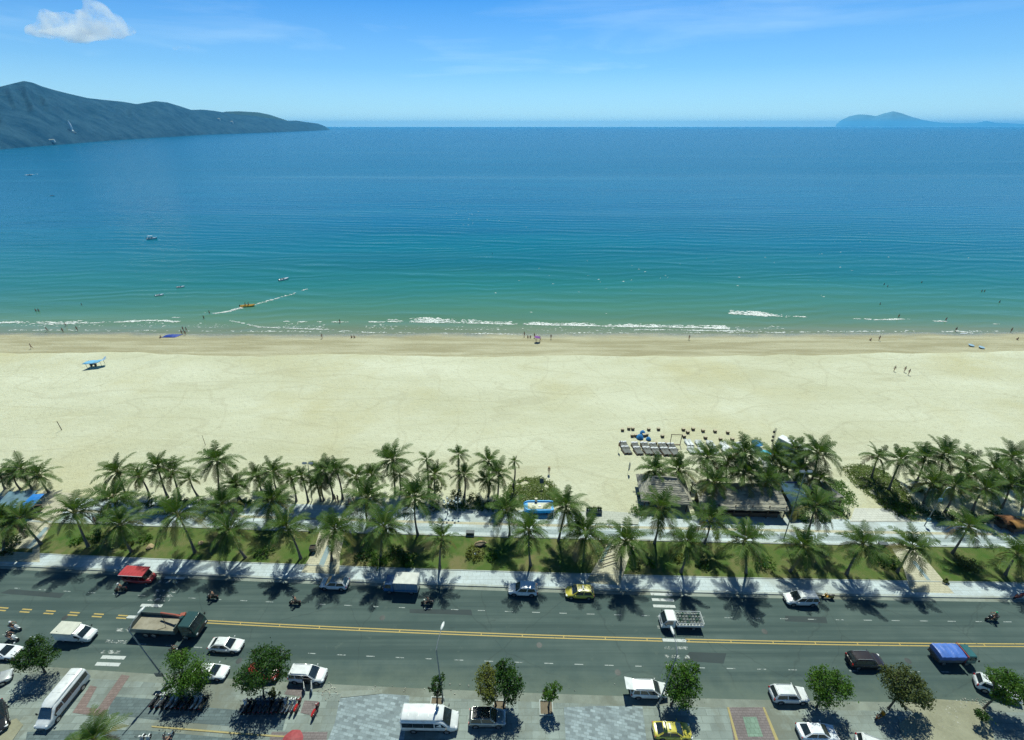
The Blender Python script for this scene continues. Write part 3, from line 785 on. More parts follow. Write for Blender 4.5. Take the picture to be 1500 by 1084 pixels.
def mound(poly, h, mat, label, n, size=.16, name='ground_cover'):
    P = [on_sand(*p) for p in poly]
    xs = [p.x for p in P]; ys = [p.y for p in P]
    def inside(x, y):
        c = False
        for i in range(len(P)):
            a, b = P[i], P[i - 1]
            if (a.y > y) != (b.y > y) and x < (b.x - a.x) * (y - a.y) / (b.y - a.y) + a.x: c = not c
        return c
    def edge(x, y):
        return min((lambda a, b: (Vector((x, y)) - (a + (b - a) * max(0, min(1, (Vector((x, y)) - a).dot(b - a) / max(1e-6, (b - a).length_squared))))).length)(P[i].to_2d(), P[i - 1].to_2d()) for i in range(len(P)))
    mb = MB(); r = random.Random(n); k = 0; tries = 0
    while k < n and tries < n * 6:
        tries += 1
        x, y = r.uniform(min(xs) - .6, max(xs) + .6), r.uniform(min(ys) - .6, max(ys) + .6)
        e = edge(x, y); ins = inside(x, y)
        if not ins and e > r.random() ** 2 * .9: continue
        if ins and noise.noise((x * .55, y * .55, 3)) < -.42: continue
        z = sand_z(x, y) + (h * smooth(e / 2.2) if ins else 0) * (.8 + .35 * noise.noise((x * .4, y * .4, 1))) + r.random() * .16
        nrm = Vector((r.gauss(0, .5), r.gauss(-.1, .5), 1)).normalized(); a = Matrix.Rotation(r.uniform(0, 6.28), 3, nrm) @ nrm.orthogonal().normalized(); b = nrm.cross(a)
        s = size * r.uniform(.6, 1.3); p = Vector((x, y, z))
        mb.add([p - a * s, p - b * s * .6, p + a * s, p + b * s * .6], [(0, 1, 2, 3)]); k += 1
    return tag(mb.build(name, mat), label, 'ground cover', kind='stuff')

# every palm: (crown x, y, base x, y, crown radius px, kind, label); zoomed views of the photograph turned back into its pixels
def Z(k, cx, cy, bx, by):
    o = 300 * k; return o + cx / 4.517, 600 + cy / 4.517, o + bx / 4.517, 600 + by / 4.517
VERGE = 'coconut palms along the lawn beside the road'
PROM = 'coconut palms along the promenade edge'
BEACH = 'coconut palms at the top of the beach'
CLUB = 'coconut palms around the beach club'
GROVE = 'coconut palms of the right hand grove'
PALMS = [
 (VERGE, .2, 36, 'full', (0, 10, 745, 30, 905), 'coconut palm at the left edge, on the lawn left of the cream path'),
 (VERGE, .2, 34, 'full', (0, 135, 725, 272, 890), 'coconut palm leaning left over the leftmost cream path across the lawn'),
 (VERGE, .2, 38, 'full', (0, 490, 680, 585, 905), 'big coconut palm on the lawn right of the leftmost cream path'),
 (VERGE, .2, 36, 'full', (0, 800, 760, 872, 940), 'coconut palm on the lawn behind the red open shuttle car'),
 (VERGE, .2, 40, 'full', (0, 1175, 695, 1290, 945), 'large coconut palm on the lawn behind the fresh white crosswalk bars at the left'),
 (VERGE, .2, 34, 'full', (1, 165, 800, 270, 980), 'coconut palm with pale lower fronds on the lawn, right of the left crosswalk'),
 (VERGE, .2, 32, 'mid', (1, 545, 775, 635, 985), 'coconut palm on the lawn left of the path with the dark planter box'),
 (VERGE, .2, 34, 'full', (1, 860, 795, 840, 1000), 'coconut palm standing in the cream path behind the white crossover'),
 (VERGE, .2, 36, 'full', (1, 1185, 780, 1165, 1000), 'coconut palm above the dark shrubbery behind the blue cab box truck'),
 (VERGE, .2, 32, 'mid', (2, 215, 850, 200, 1050), 'coconut palm on open lawn left of the round yellow green shrub'),
 (VERGE, .2, 32, 'full', (2, 790, 800, 800, 1030), 'dark coconut palm on the lawn below the blue boat kiosk'),
 (VERGE, .2, 38, 'full', (2, 1165, 820, 1150, 1000), 'coconut palm on the lawn behind the yellow taxi driving on the road'),
 (VERGE, .2, 38, 'full', (3, 75, 870, 45, 1060), 'coconut palm right of the path with added dark bars'),
 (VERGE, .2, 34, 'full', (3, 480, 875, 440, 1075), 'coconut palm on the lawn behind the right crosswalk'),
 (VERGE, .2, 40, 'full', (3, 865, 865, 870, 1080), 'large dark coconut palm on the lawn in front of the long thatched roof'),
 (VERGE, .2, 36, 'full', (3, 1250, 905, 1160, 1070), 'coconut palm leaning right on the lawn behind the white people carrier on the far kerb'),
 (VERGE, .2, 34, 'full', (4, 290, 890, 180, 1090), 'coconut palm leaning right on the lawn, next to the dark bench'),
 (VERGE, .2, 36, 'full', (4, 615, 905, 515, 1075), 'coconut palm leaning right beside the rightmost cream path across the lawn'),
 (VERGE, .2, 34, 'mid', (4, 1310, 960, 1230, 1095), 'coconut palm at the right end of the lawn above the dark red scooter'),
 (PROM, .22, 38, 'full', (0, 755, 590, 800, 770), 'big coconut palm at the left start of the pale promenade'),
 (PROM, .22, 36, 'full', (1, 115, 625, 130, 785), 'coconut palm on the promenade wall behind the left crosswalk'),
 (PROM, .22, 34, 'full', (1, 445, 600, 490, 745), 'coconut palm on the promenade in front of the row of young beach palms'),
 (PROM, .22, 38, 'full', (1, 1070, 590, 1080, 765), 'coconut palm on the promenade beside the pink scooter riders'),
 (PROM, .22, 38, 'full', (2, 35, 580, 55, 830), 'coconut palm on the promenade left of the branching globe lamps'),
 (PROM, .22, 31, 'full', (2, 640, 665, 660, 840), 'coconut palm on the promenade just left of the blue boat kiosk'),
 (PROM, .22, 34, 'full', (2, 1035, 640, 985, 870), 'coconut palm on the promenade just right of the blue boat kiosk'),
 (PROM, .22, 40, 'full', (3, 300, 655, 265, 885), 'large coconut palm on the promenade in front of the peaked thatched hut'),
 (PROM, .22, 32, 'mid', (3, 640, 735, 595, 885), 'slim leaning coconut palm on the promenade between the two thatched roofs'),
 (PROM, .22, 38, 'full', (4, -25, 640, -85, 855), 'coconut palm on the promenade below the blue corrugated roof'),
 (PROM, .22, 34, 'mid', (4, 990, 775, 880, 950), 'coconut palm leaning right at the promenade wall on the right side'),
 (BEACH, None, 24, 'mid', (0, 0, 440, 35, 525), 'coconut palm cut by the left edge, behind the blue roofed kiosk'),
 (BEACH, None, 26, 'mid', (0, 90, 435, 140, 530), 'second coconut palm from the left edge behind the blue roofed kiosk'),
 (BEACH, None, 28, 'mid', (0, 140, 395, 218, 530), 'coconut palm standing right behind the bright blue awning'),
 (BEACH, None, 26, 'mid', (0, 258, 435, 325, 550), 'coconut palm leaning left on bare sand right of the blue roofed kiosk'),
 (BEACH, None, 32, 'mid', (0, 778, 415, 840, 575), 'tallest coconut palm at the left end of the beach row'),
 (BEACH, None, 26, 'mid', (0, 925, 445, 990, 578), 'coconut palm with bent trunk second in the left beach row'),
 (BEACH, None, 30, 'full', (0, 1045, 380, 1110, 580), 'dense coconut palm third in the left beach row'),
 (BEACH, None, 30, 'mid', (0, 1142, 415, 1190, 580), 'coconut palm fourth in the left beach row, hanging fronds to the ground'),
 (BEACH, None, 20, 'thin', (0, 1255, 460, 1312, 578), 'small thin coconut palm beside the tall one standing out over the sand'),
 (BEACH, None, 32, 'full', (1, 80, 335, 95, 545), 'tall coconut palm standing out over the sand, near the leaning beach pole'),
 (BEACH, None, 24, 'mid', (1, 205, 490, 242, 602), 'short coconut palm with two close trunks near the tall beach palm'),
 (BEACH, None, 22, 'thin', (1, 192, 500, 225, 602), 'thin coconut palm tucked behind the short one with close trunks'),
 (BEACH, None, 24, 'mid', (1, 345, 435, 378, 548), 'coconut palm left of the bushy one in the middle beach row'),
 (BEACH, None, 28, 'full', (1, 455, 420, 488, 560), 'bushy coconut palm in the middle beach row above the promenade palm'),
 (BEACH, None, 22, 'mid', (1, 572, 455, 606, 606), 'coconut palm with curved trunk left of the floodlight mast'),
 (BEACH, None, 20, 'mid', (1, 640, 440, 685, 612), 'slim coconut palm directly left of the floodlight mast'),
 (BEACH, None, 22, 'mid', (1, 738, 480, 768, 605), 'low coconut palm at the foot of the floodlight mast'),
 (BEACH, None, 28, 'full', (1, 795, 405, 852, 590), 'full coconut palm directly right of the floodlight mast'),
 (BEACH, None, 20, 'thin', (1, 770, 490, 788, 602), 'thin coconut palm below the floodlight heads'),
 (BEACH, None, 26, 'mid', (1, 872, 405, 912, 592), 'coconut palm with straight trunk at the end of the middle beach row'),
 (BEACH, None, 24, 'mid', (1, 1000, 445, 1025, 560), 'coconut palm behind the promenade palm beside the pink scooter'),
 (BEACH, None, 22, 'mid', (1, 1105, 430, 1112, 560), 'small coconut palm left of the tallest beach palm'),
 (BEACH, None, 34, 'full', (1, 1242, 335, 1260, 558), 'tallest coconut palm in the middle of the beach edge'),
 (BEACH, None, 22, 'thin', (1, 1290, 430, 1300, 550), 'thin coconut palm sheltering under the tallest beach palm'),
 (BEACH, None, 20, 'thin', (2, 112, 330, 128, 555), 'thin high coconut palm behind the pair left of the globe lamps'),
 (BEACH, None, 26, 'mid', (2, 165, 430, 170, 580), 'coconut palm left of the globe lamps, in front of a thinner one'),
 (BEACH, None, 20, 'thin', (2, 322, 300, 330, 520), 'thin high coconut palm above the globe lamps'),
 (BEACH, None, 22, 'mid', (2, 360, 430, 362, 578), 'short coconut palm standing right of the globe lamps'),
 (BEACH, None, 24, 'mid', (2, 522, 345, 528, 545), 'coconut palm with spreading crown left of the vine covered mound'),
 (BEACH, None, 26, 'mid', (2, 592, 425, 582, 600), 'coconut palm touching the vine covered mound on its left'),
 (BEACH, None, 20, 'mid', (2, 508, 465, 520, 575), 'low dark coconut palm left of the vine covered mound'),
 (BEACH, None, 12, 'thin', (2, 694, 345, 685, 512), 'tiny crowned coconut palm on a bare dark trunk at the vine covered mound'),
 (CLUB, None, 26, 'full', (3, 265, 400, 270, 520), 'coconut palm behind the left slope of the peaked thatched hut'),
 (CLUB, None, 28, 'full', (3, 425, 400, 425, 520), 'coconut palm behind the right slope of the peaked thatched hut'),
 (CLUB, None, 28, 'full', (3, 615, 320, 620, 490), 'coconut palm covering the left white loungers'),
 (CLUB, None, 30, 'full', (3, 658, 480, 650, 630), 'coconut palm above the left end of the long thatched roof'),
 (CLUB, None, 34, 'full', (3, 860, 285, 840, 520), 'tallest coconut palm of the beach club, beside the blue parasols'),
 (CLUB, None, 32, 'full', (3, 860, 420, 835, 585), 'coconut palm rising behind the middle of the long thatched roof'),
 (CLUB, None, 24, 'mid', (3, 748, 350, 742, 500), 'coconut palm covering the right white loungers'),
 (CLUB, None, 28, 'mid', (3, 1010, 460, 995, 590), 'coconut palm behind the right end of the long thatched roof'),
 (CLUB, None, 26, 'full', (3, 1055, 310, 1005, 430), 'coconut palm left of the white stage canopy'),
 (CLUB, None, 28, 'full', (3, 1205, 275, 1140, 420), 'coconut palm in front of the white stage canopy'),
 (CLUB, None, 24, 'mid', (3, 1100, 385, 1060, 480), 'coconut palm between the stage canopy and the blue corrugated roof'),
 (CLUB, None, 26, 'full', (3, 1235, 400, 1185, 520), 'coconut palm behind the twin lamp of the promenade mast'),
 (CLUB, None, 32, 'full', (3, 1345, 290, 1300, 480), 'coconut palm standing free on the right of the white stage canopy'),
 (CLUB, None, 24, 'mid', (4, 5, 460, -35, 580), 'coconut palm with drooping fronds over the small tin gable'),
 (GROVE, None, 24, 'mid', (4, 385, 315, 342, 455), 'coconut palm at the left front of the right grove, over the green ground cover'),
 (GROVE, None, 28, 'full', (4, 540, 335, 455, 540), 'dense coconut palm second from the left in the right grove'),
 (GROVE, None, 28, 'full', (4, 695, 325, 640, 480), 'dark coconut palm at the back of the right grove, third from its left'),
 (GROVE, None, 30, 'mid', (4, 820, 300, 785, 480), 'highest coconut palm at the back of the right grove'),
 (GROVE, None, 30, 'full', (4, 750, 490, 690, 620), 'coconut palm at the centre of the right grove, left of the lamp mast'),
 (GROVE, None, 26, 'mid', (4, 970, 335, 910, 450), 'coconut palm with long windswept fronds behind the lamp mast'),
 (GROVE, None, 26, 'mid', (4, 895, 505, 830, 680), 'coconut palm directly right of the lamp mast in the right grove'),
 (GROVE, None, 24, 'mid', (4, 990, 430, 935, 555), 'coconut palm behind the lamp mast, below the windswept one'),
 (GROVE, None, 28, 'full', (4, 1155, 395, 1105, 520), 'coconut palm right of the windswept one in the right grove'),
 (GROVE, None, 30, 'full', (4, 1095, 525, 1015, 670), 'coconut palm at the front right of the grove, over pale sand'),
 (GROVE, None, 28, 'full', (4, 1275, 315, 1255, 460), 'tall coconut palm near the right edge at the back of the grove'),
 (GROVE, None, 30, 'full', (4, 1265, 500, 1205, 650), 'coconut palm near the right edge above the rust coloured stalls'),
 (GROVE, None, 28, 'mid', (4, 1350, 470, 1345, 640), 'coconut palm cut by the right edge in the grove'),
]
for i, (grp, gz, rp, kind, zz, lab) in enumerate(PALMS):
    palm(*Z(*zz), rp, kind, lab, grp, gz, i)
palm(138, 1084, 142, 1112, 42, 'mid', 'coconut palm on the near pavement, only its crown in view at the bottom edge', 'near palms', .03, 3)

# street trees on the near pavement
tree(66, 985, [(50, 958, 20, .85), (36, 966, 13, .8), (66, 964, 14, .8), (52, 946, 12, .8)], LEAF_A, 'dark street tree leaning left beside the parked white minibus', 3000, .14)
tree(262, 1012, [(272, 985, 24, .9), (258, 965, 14, .8), (290, 985, 17, .85), (262, 1000, 15, .8), (280, 1003, 15, .8), (296, 1000, 10, .8)], LEAF_B, 'bright green street tree over the left row of scooters', 4600, .14)
tree(386, 1022, [(384, 978, 26, .9), (365, 990, 17, .85), (402, 968, 17, .85), (386, 962, 15, .8), (372, 1004, 12, .8), (410, 985, 12, .8)], LEAF_A, 'large dark street tree over the red car and the right row of scooters', 4800, .15)
bush(400, 1014, 9, LEAF_C, 'small olive bush at the foot of the large dark street tree', 'pavement bushes', n=260, z=.03)
tree(640, 1030, [(640, 1002, 9, .9), (645, 993, 6, .8), (633, 1006, 6, .8), (641, 1016, 5, .8)], LEAF_A, 'small thin street tree at the foot of the middle street lamp', 800, .12)
tree(727, 1034, [(715, 1000, 17, .9), (712, 988, 12, .8), (718, 1018, 12, .8)], LEAF_Y, 'yellow green street tree growing against a darker one, behind the black roofed car', 2600, .13)
tree(737, 1036, [(745, 998, 18, 1.0), (742, 980, 13, .9), (755, 1005, 12, .9), (748, 1018, 11, .8), (736, 985, 10, .8)], LEAF_A, 'dark street tree growing against a yellow green one, behind the black roofed car', 3200, .14)
tree(803, 1036, [(806, 1014, 10, .9), (815, 1006, 7, .8), (800, 1020, 7, .8), (812, 1020, 6, .8)], LEAF_B, 'small sparse street tree in a square pit right of the black roofed car', 800, .13)
tree(982, 1034, [(999, 1004, 22, 1.0), (990, 984, 14, .85), (1010, 982, 13, .85), (1001, 1022, 14, .85), (988, 1012, 12, .8), (1014, 1004, 12, .8)], LEAF_B, 'compact green street tree beside the white car with its tailgate open', 4200, .14)
tree(1196, 1036, [(1216, 1005, 22, .9), (1196, 1000, 14, .85), (1232, 1000, 15, .85), (1212, 988, 13, .8), (1206, 1022, 13, .8), (1236, 1010, 11, .8)], LEAF_B, 'green street tree above the white car with blue reflections', 4200, .14)
tree(1301, 1038, [(1322, 1000, 22, .8), (1342, 1012, 18, .8), (1305, 998, 13, .8), (1330, 988, 13, .8), (1352, 1026, 12, .8), (1318, 1022, 12, .8)], LEAF_C, 'olive street tree leaning right over the bare dirt', 4200, .15)
tree(1440, 1038, [(1478, 1005, 19, .8), (1460, 992, 12, .8), (1490, 1000, 15, .8), (1470, 1018, 14, .8), (1496, 1014, 12, .8)], LEAF_B, 'street tree leaning right over the white car at the right edge', 3400, .14)
tree(1438, 1048, [(1440, 1048, 8, .7)], LEAF_A, 'low dark sapling in the rubble under the rightmost street tree', 500, .12)

# shrubs and hedges
LS, HS = 'shrubs on the lawn', 'shrubs along the sand side of the promenade'
for a in ((118, 788, 10, LEAF_B, 'bright green rounded shrub on the lawn beside the leftmost cream path'),
          (141, 782, 12, LEAF_A, 'dark green shrub on the lawn right of the bright green rounded one'),
          (188, 796, 8, LEAF_Y, 'yellowish shrub under the palm behind the red shuttle car'),
          (214, 787, 9, LEAF_B, 'low leafy shrub on the lawn behind the left crosswalk'),
          (388, 806, 13, LEAF_A, 'dark shrub under the palm left of the path with the planter box'),
          (533, 812, 14, LEAF_A, 'dark shrub at the left end of the shrubbery behind the blue cab truck'),
          (556, 816, 16, LEAF_B, 'mid green shrub in the shrubbery behind the blue cab truck'),
          (580, 806, 17, LEAF_A, 'largest dark shrub of the shrubbery behind the blue cab truck'),
          (600, 818, 13, LEAF_B, 'shrub at the right end of the shrubbery behind the blue cab truck'),
          (695, 807, 15, LEAF_Y, 'round yellow green shrub with a white marker on the open lawn'),
          (722, 813, 9, LEAF_B, 'flat low shrub right of the round yellow green one'),
          (953, 824, 8, LEAF_B, 'small round shrub right of the path with added dark bars'),
          (930, 824, 11, LEAF_C, 'grey green flowering shrub beside the path with added dark bars'),
          (990, 812, 11, LEAF_Y, 'upright yellowish shrub on the lawn behind the right crosswalk'),
          (1030, 822, 12, LEAF_A, 'dark shrub beside the large dark palm on the lawn'),
          (1116, 820, 17, LEAF_B, 'large bright shrub right of the large dark palm on the lawn'),
          (1288, 814, 16, LEAF_A, 'wide dark shrub left of the rightmost cream path'),
          (1306, 820, 12, LEAF_A, 'smaller dark shrub touching the rightmost cream path'),
          (1412, 822, 16, LEAF_C, 'round olive shrub on the lawn right of the rightmost cream path'),
          (1384, 850, 5, LEAF_C, 'tiny bush at the corner of the rightmost cream path and the pavement')):
    bush(*a[:5], LS, n=int(50 * a[2]), sq=.6)
for i, (a, lab) in enumerate((((222, 733, 11, LEAF_A), 'low dark shrub at the left end of the beach row hedge'), ((244, 733, 11, LEAF_A), 'low dark shrub under the dense palm in the left beach row'),
          ((268, 733, 10, LEAF_A), 'low shrub under the fourth palm in the left beach row'), ((292, 733, 10, LEAF_B), 'low shrub under the small thin palm in the left beach row'),
          ((362, 734, 10, LEAF_B), 'flat green shrub at the foot of the short palm with close trunks'), ((352, 735, 7, LEAF_A), 'little dark shrub beside the flat green one'),
          ((613, 738, 9, LEAF_A), 'dark clipped shrub left of the small dark bin'), ((636, 738, 11, LEAF_A), 'dark clipped shrub behind the branching globe lamps'),
          ((662, 739, 12, LEAF_A), 'dark clipped shrub between the two globe lamps'), ((678, 738, 10, LEAF_B), 'clipped shrub right of the two globe lamps'),
          ((700, 736, 14, LEAF_A), 'large clipped shrub right of the globe lamps'), ((722, 738, 13, LEAF_A), 'dark shrub left of the blue boat kiosk'),
          ((640, 712, 12, LEAF_C), 'wispy grey green bush under the palm left of the globe lamps'), ((668, 722, 10, LEAF_C), 'wispy bush on the sand above the globe lamps'), ((605, 710, 12, LEAF_C), 'wispy bush beside the tallest beach palm'), ((694, 728, 12, LEAF_C), 'pale wispy bush left of the vine covered mound'),
          ((936, 745, 13, LEAF_B), 'bright shrub at the left corner of the peaked thatched hut'), ((940, 722, 8, LEAF_C), 'narrow shrub against the left wall of the peaked thatched hut'), ((968, 748, 9, LEAF_A), 'dark shrub in front of the peaked thatched hut'),
          ((1162, 752, 10, LEAF_B), 'leafy shrub right of the long thatched roof'), ((1180, 756, 12, LEAF_A), 'dark shrub under the palm below the blue corrugated roof'), ((1216, 742, 16, LEAF_B), 'broad leafy shrub in front of the small tin gable'), ((1232, 748, 11, LEAF_A), 'dark shrub at the corner of the bleached apron'), ((1205, 756, 10, LEAF_A), 'dark shrub below the broad leafy one'),
          ((1325, 745, 16, LEAF_B), 'bright shrub at the right corner of the bleached apron'), ((1346, 744, 14, LEAF_A), 'dark shrub at the foot of the lamp mast in the right grove'), ((1372, 755, 13, LEAF_A), 'low dark shrub right of the grove lamp mast'), ((1400, 756, 13, LEAF_A), 'low dark shrub along the promenade under the grove'), ((1428, 757, 13, LEAF_A), 'low dark shrub left of the rust coloured stalls'),
          ((1455, 752, 12, LEAF_A), 'dark shrub beside the rust coloured stalls'), ((1300, 736, 12, LEAF_A), 'dark shrub at the lower edge of the right ground cover'), ((1340, 715, 12, LEAF_C), 'olive shrub inside the right grove'), ((20, 790, 14, LEAF_A), 'dark shrub at the left edge of the lawn'), ((12, 805, 11, LEAF_C), 'olive shrub at the left edge of the lawn above the kerb'))):
    bush(*a, lab, HS, n=int(48 * a[2]), sq=.55, z=.2)
mound([(738, 740), (748, 712), (768, 701), (790, 701), (806, 708), (818, 724), (820, 738), (790, 742)], .55, LEAF_V, 'green vine mound spilling onto the sand behind the blue boat kiosk', 5200, .15)
mound([(1236, 686), (1262, 681), (1290, 688), (1312, 704), (1330, 728), (1336, 752), (1316, 757), (1298, 744), (1270, 722), (1250, 706)], .5, LEAF_V, 'green creeping ground cover at the left of the right grove', 7000, .15)
mound([(1215, 708), (1232, 706), (1246, 722), (1250, 738), (1228, 742), (1214, 726)], .6, LEAF_B, 'pale green ground cover patch right of the small tin gable', 1800, .14)
# ================================================================ VEHICLES
def heading(x, flip=False):
    a = math.atan(2 * .000235 * x - .0355); return a + (PI if flip else 0)

def wheel(root, x, y, r, w=.2, out=1):
    mb = MB(); mb.lathe([(r * .62, -w / 2), (r * .95, -w / 2), (r, -w * .3), (r, w * .3), (r * .95, w / 2), (r * .62, w / 2)], 18, (0, 0, 0), 0, 'Y')
    t = mb.build('wheel', RUBBER, root, (x, y, r))
    mb = MB(); mb.lathe([(r * .20, w / 2 * out + .022 * out), (r * .6, w / 2 * out + .006 * out), (r * .66, w / 2 * out - .02 * out)][::out], 14, (0, 0, 0), 0, 'Y')
    for k in range(5):
        a = 2 * PI * k / 5; mb.box((math.sin(a) * r * .38, (w / 2 + .018) * out, math.cos(a) * r * .38), (.05, .02, r * .55), 0, ry=a)
    mb.build('rim', CHROME, t)

def body_loft(st):
    """st: stations (x, half width, bottom z, top z)"""
    rings = []
    for x, w, zb, zt in st:
        h = zt - zb
        half = [(w * .80, zb), (w * .95, zb + .06 * h), (w, zb + .30 * h), (w * .995, zb + .62 * h), (w * .97, zb + .84 * h), (w * .90, zb + .95 * h), (w * .72, zt), (w * .3, zt + .012)]
        rings.append([(x, -y, z) for y, z in half] + [(x, y, z) for y, z in half[::-1]])
    return rings

def cabin_quads(xr0, xr1, xf1, xf0, wb, wt, zb, zt):
    b = {'rl': (xr0, wb, zb), 'rr': (xr0, -wb, zb), 'fr': (xf0, -wb, zb), 'fl': (xf0, wb, zb)}
    t = {'rl': (xr1, wt, zt), 'rr': (xr1, -wt, zt), 'fr': (xf1, -wt, zt), 'fl': (xf1, wt, zt)}
    Q = {'front': (b['fr'], b['fl'], t['fl'], t['fr']), 'rear': (b['rl'], b['rr'], t['rr'], t['rl']),
         'right': (b['rr'], b['fr'], t['fr'], t['rr']), 'left': (b['fl'], b['rl'], t['rl'], t['fl']), 'roof': (t['rr'], t['fr'], t['fl'], t['rl'])}
    return b, t, Q

def car(label, kind, mat, roof=None, group=None, tailgate=False, side_door=False, taxi=False, spare=False, cat='car'):
    P = {'sedan':  dict(L=4.6, W=1.82, z=.92, cab=(-2.02, -1.15, .28, 1.12), wb=.80, wt=.58, zt=1.45, r=.33, ax=1.36, hood=.86, deck=.97),
         'hatch':  dict(L=4.1, W=1.76, z=.94, cab=(-1.98, -1.55, .35, 1.10), wb=.80, wt=.60, zt=1.50, r=.32, ax=1.26, hood=.88, deck=.90),
         'suv':    dict(L=4.5, W=1.84, z=1.04, cab=(-2.18, -1.85, .40, 1.10), wb=.85, wt=.67, zt=1.70, r=.37, ax=1.36, hood=1.00, deck=1.0),
         'mpv':    dict(L=4.55, W=1.80, z=1.02, cab=(-2.22, -2.00, .45, 1.30), wb=.84, wt=.68, zt=1.72, r=.34, ax=1.38, hood=.96, deck=1.0)}[kind]
    L2, w = P['L'] / 2, P['W'] / 2; z, hood, deck = P['z'], P['hood'], P['deck']
    root = empty({'sedan': 'sedan_car', 'hatch': 'hatchback_car', 'suv': 'sport_utility_car', 'mpv': 'people_carrier_car'}[kind], (0, 0, 0), 0, label, cat, group)
    st = [(-L2, w * .74, .42, deck * .78), (-L2 + .07, w * .86, .30, deck * .94), (-L2 + .30, w * .95, .24, deck), (-L2 + .9, w, .21, z), (-.5, w, .2, z), (.5, w, .2, z),
          (P['cab'][3] - .05, w * .99, .21, (z + hood) / 2 + .02), (L2 - .75, w * .97, .22, hood - .03), (L2 - .34, w * .91, .25, hood - .10), (L2 - .10, w * .80, .32, hood - .22), (L2, w * .64, .42, hood - .34)]
    mb = MB(); mb.loft(body_loft(st)); mb.build('body', mat, root, ang=50)
    xr0, xr1, xf1, xf0 = P['cab']
    b, t, Q = cabin_quads(xr0, xr1, xf1, xf0, P['wb'], P['wt'], z - .03, P['zt'])
    mb = MB(); mb.add([b['rr'], b['fr'], b['fl'], b['rl'], t['rr'], t['fr'], t['fl'], t['rl']], [(3, 2, 1, 0), (4, 5, 6, 7), (0, 1, 5, 4), (1, 2, 6, 5), (2, 3, 7, 6), (3, 0, 4, 7)])
    mb.build('cabin', mat, root, bevel=.07)
    mb = MB(); n = 6
    rings = []
    for i in range(n + 1):
        x = lerp(xr1 + .05, xf1 - .05, i / n); dz = .035 * math.sin(PI * i / n) ** .5 if 0 < i < n else 0
        rings.append([(x, lerp(-1, 1, j / 6) * (P['wt'] - .05), P['zt'] + .004 + dz * (1 - abs(lerp(-1, 1, j / 6)) ** 3) + .012) for j in range(7)])
    mb.loft(rings, 0, True, False, False)
    rf = mb.build('roof', roof or mat, root)
    if roof is BLACKP: MB().box(((xr1 + xf1) / 2 + .15, 0, P['zt'] + .045), ((xf1 - xr1) * .6, P['wt'] * 1.25, .02)).build('sunroof', GLASS, rf, bevel=.008)
    MB().slab(Q['front'], .06, .94, .08, .93, .012).build('windscreen', GLASS, root)
    if not tailgate: MB().slab(Q['rear'], .08, .92, .14, .90, .012).build('rear_window', GLASS, root)
    for sd in ('right', 'left'):
        for (u0, u1) in (((.06, .47), (.51, .93)) if kind != 'mpv' else ((.04, .28), (.31, .60), (.63, .95))):
            uu = (u0, u1) if sd == 'right' else (1 - u1, 1 - u0)
            MB().slab(Q[sd], uu[0], uu[1], .10, .86, .012).build('side_window', GLASS, root)
    for x in (-P['ax'], P['ax']):
        for sgn in (-1, 1):
            mb = MB(); mb.lathe([(.0 + .02, 0), (P['r'] + .07, 0), (P['r'] + .07, .012), (.02, .012)], 18, (x, sgn * (w - .006) - .006, P['r'] + .01), 0, 'Y'); mb.build('wheel_arch', BLACK, root)
            wheel(root, x, sgn * (w - .085), P['r'], .21, sgn)
    for sgn in (-1, 1):
        mb = MB(); mb.box((L2 - .20, sgn * w * .68, hood - .24), (.28, .36, .13), rz=-sgn * .45); mb.build('headlight', LAMP, root, bevel=.04)
        mb = MB(); mb.box((-L2 + .09, sgn * w * .76, deck * .80), (.14, .26, .20 if kind in ('sedan', 'hatch') else .34), rz=sgn * .35); mb.build('tail_light', REDLAMP, root, bevel=.03)
        mb = MB(); mb.tube([(xf0 - .42, sgn * (P['wb'] - .04), z + .02), (xf0 - .42, sgn * (w + .05), z + .06)], .025, 6); mb.ell((xf0 - .40, sgn * (w + .11), z + .09), (.07, .12, .085), 10, 6); mb.build('wing_mirror', mat, root)
        mb = MB()
        for xx in (.12, -.82): mb.box((xx, sgn * (w + .006), z - .16), (.16, .02, .03))
        mb.build('door_handle', CHROME if mat is not WHITE else mat, root)
        mb = MB(); mb.box((-.05, sgn * (w - .005), .30), (1.9, .04, .12)); mb.build('sill_trim', BLACK, root)
    mb = MB(); mb.box((L2 - .03, 0, hood - .36), (.10, w * 1.0, .16)); mb.build('grille', BLACK, root, bevel=.02)
    mb = MB(); mb.box((L2 - .0, 0, .42), (.08, w * 1.1, .10)); mb.build('front_bumper', BLACK, root, bevel=.02)
    mb = MB(); mb.box((-L2 + .0, 0, .42), (.08, w * 1.2, .14)); mb.build('rear_bumper', BLACK, root, bevel=.02)
    mb = MB(); mb.box((L2 + .045, 0, .52), (.012, .44, .11)); mb.build('number_plate', WHITE, root)
    mb = MB(); mb.box((-L2 - .012, 0, .66), (.012, .44, .11)); mb.build('number_plate', WHITE, root)
    if tailgate:
        q = Q['rear']; top = Vector((xr1, 0, P['zt']))
        gq = [(xr1 - .05, P['wt'], P['zt'] + .02), (xr1 - .05, -P['wt'], P['zt'] + .02), (xr1 - .98, -P['wt'] * 1.05, P['zt'] + .22), (xr1 - .98, P['wt'] * 1.05, P['zt'] + .22)]
        mb = MB(); mb.slab(gq, 0, 1, 0, 1, .03, 0, .08); gt = mb.build('open_tailgate', mat, root, bevel=.02)
        MB().slab(gq, .12, .88, .12, .60, .045, 0, .02).build('rear_window', GLASS, gt)
        MB().slab(Q['rear'], .06, .94, .0, .92, .008).build('boot_opening', BLACK, root)
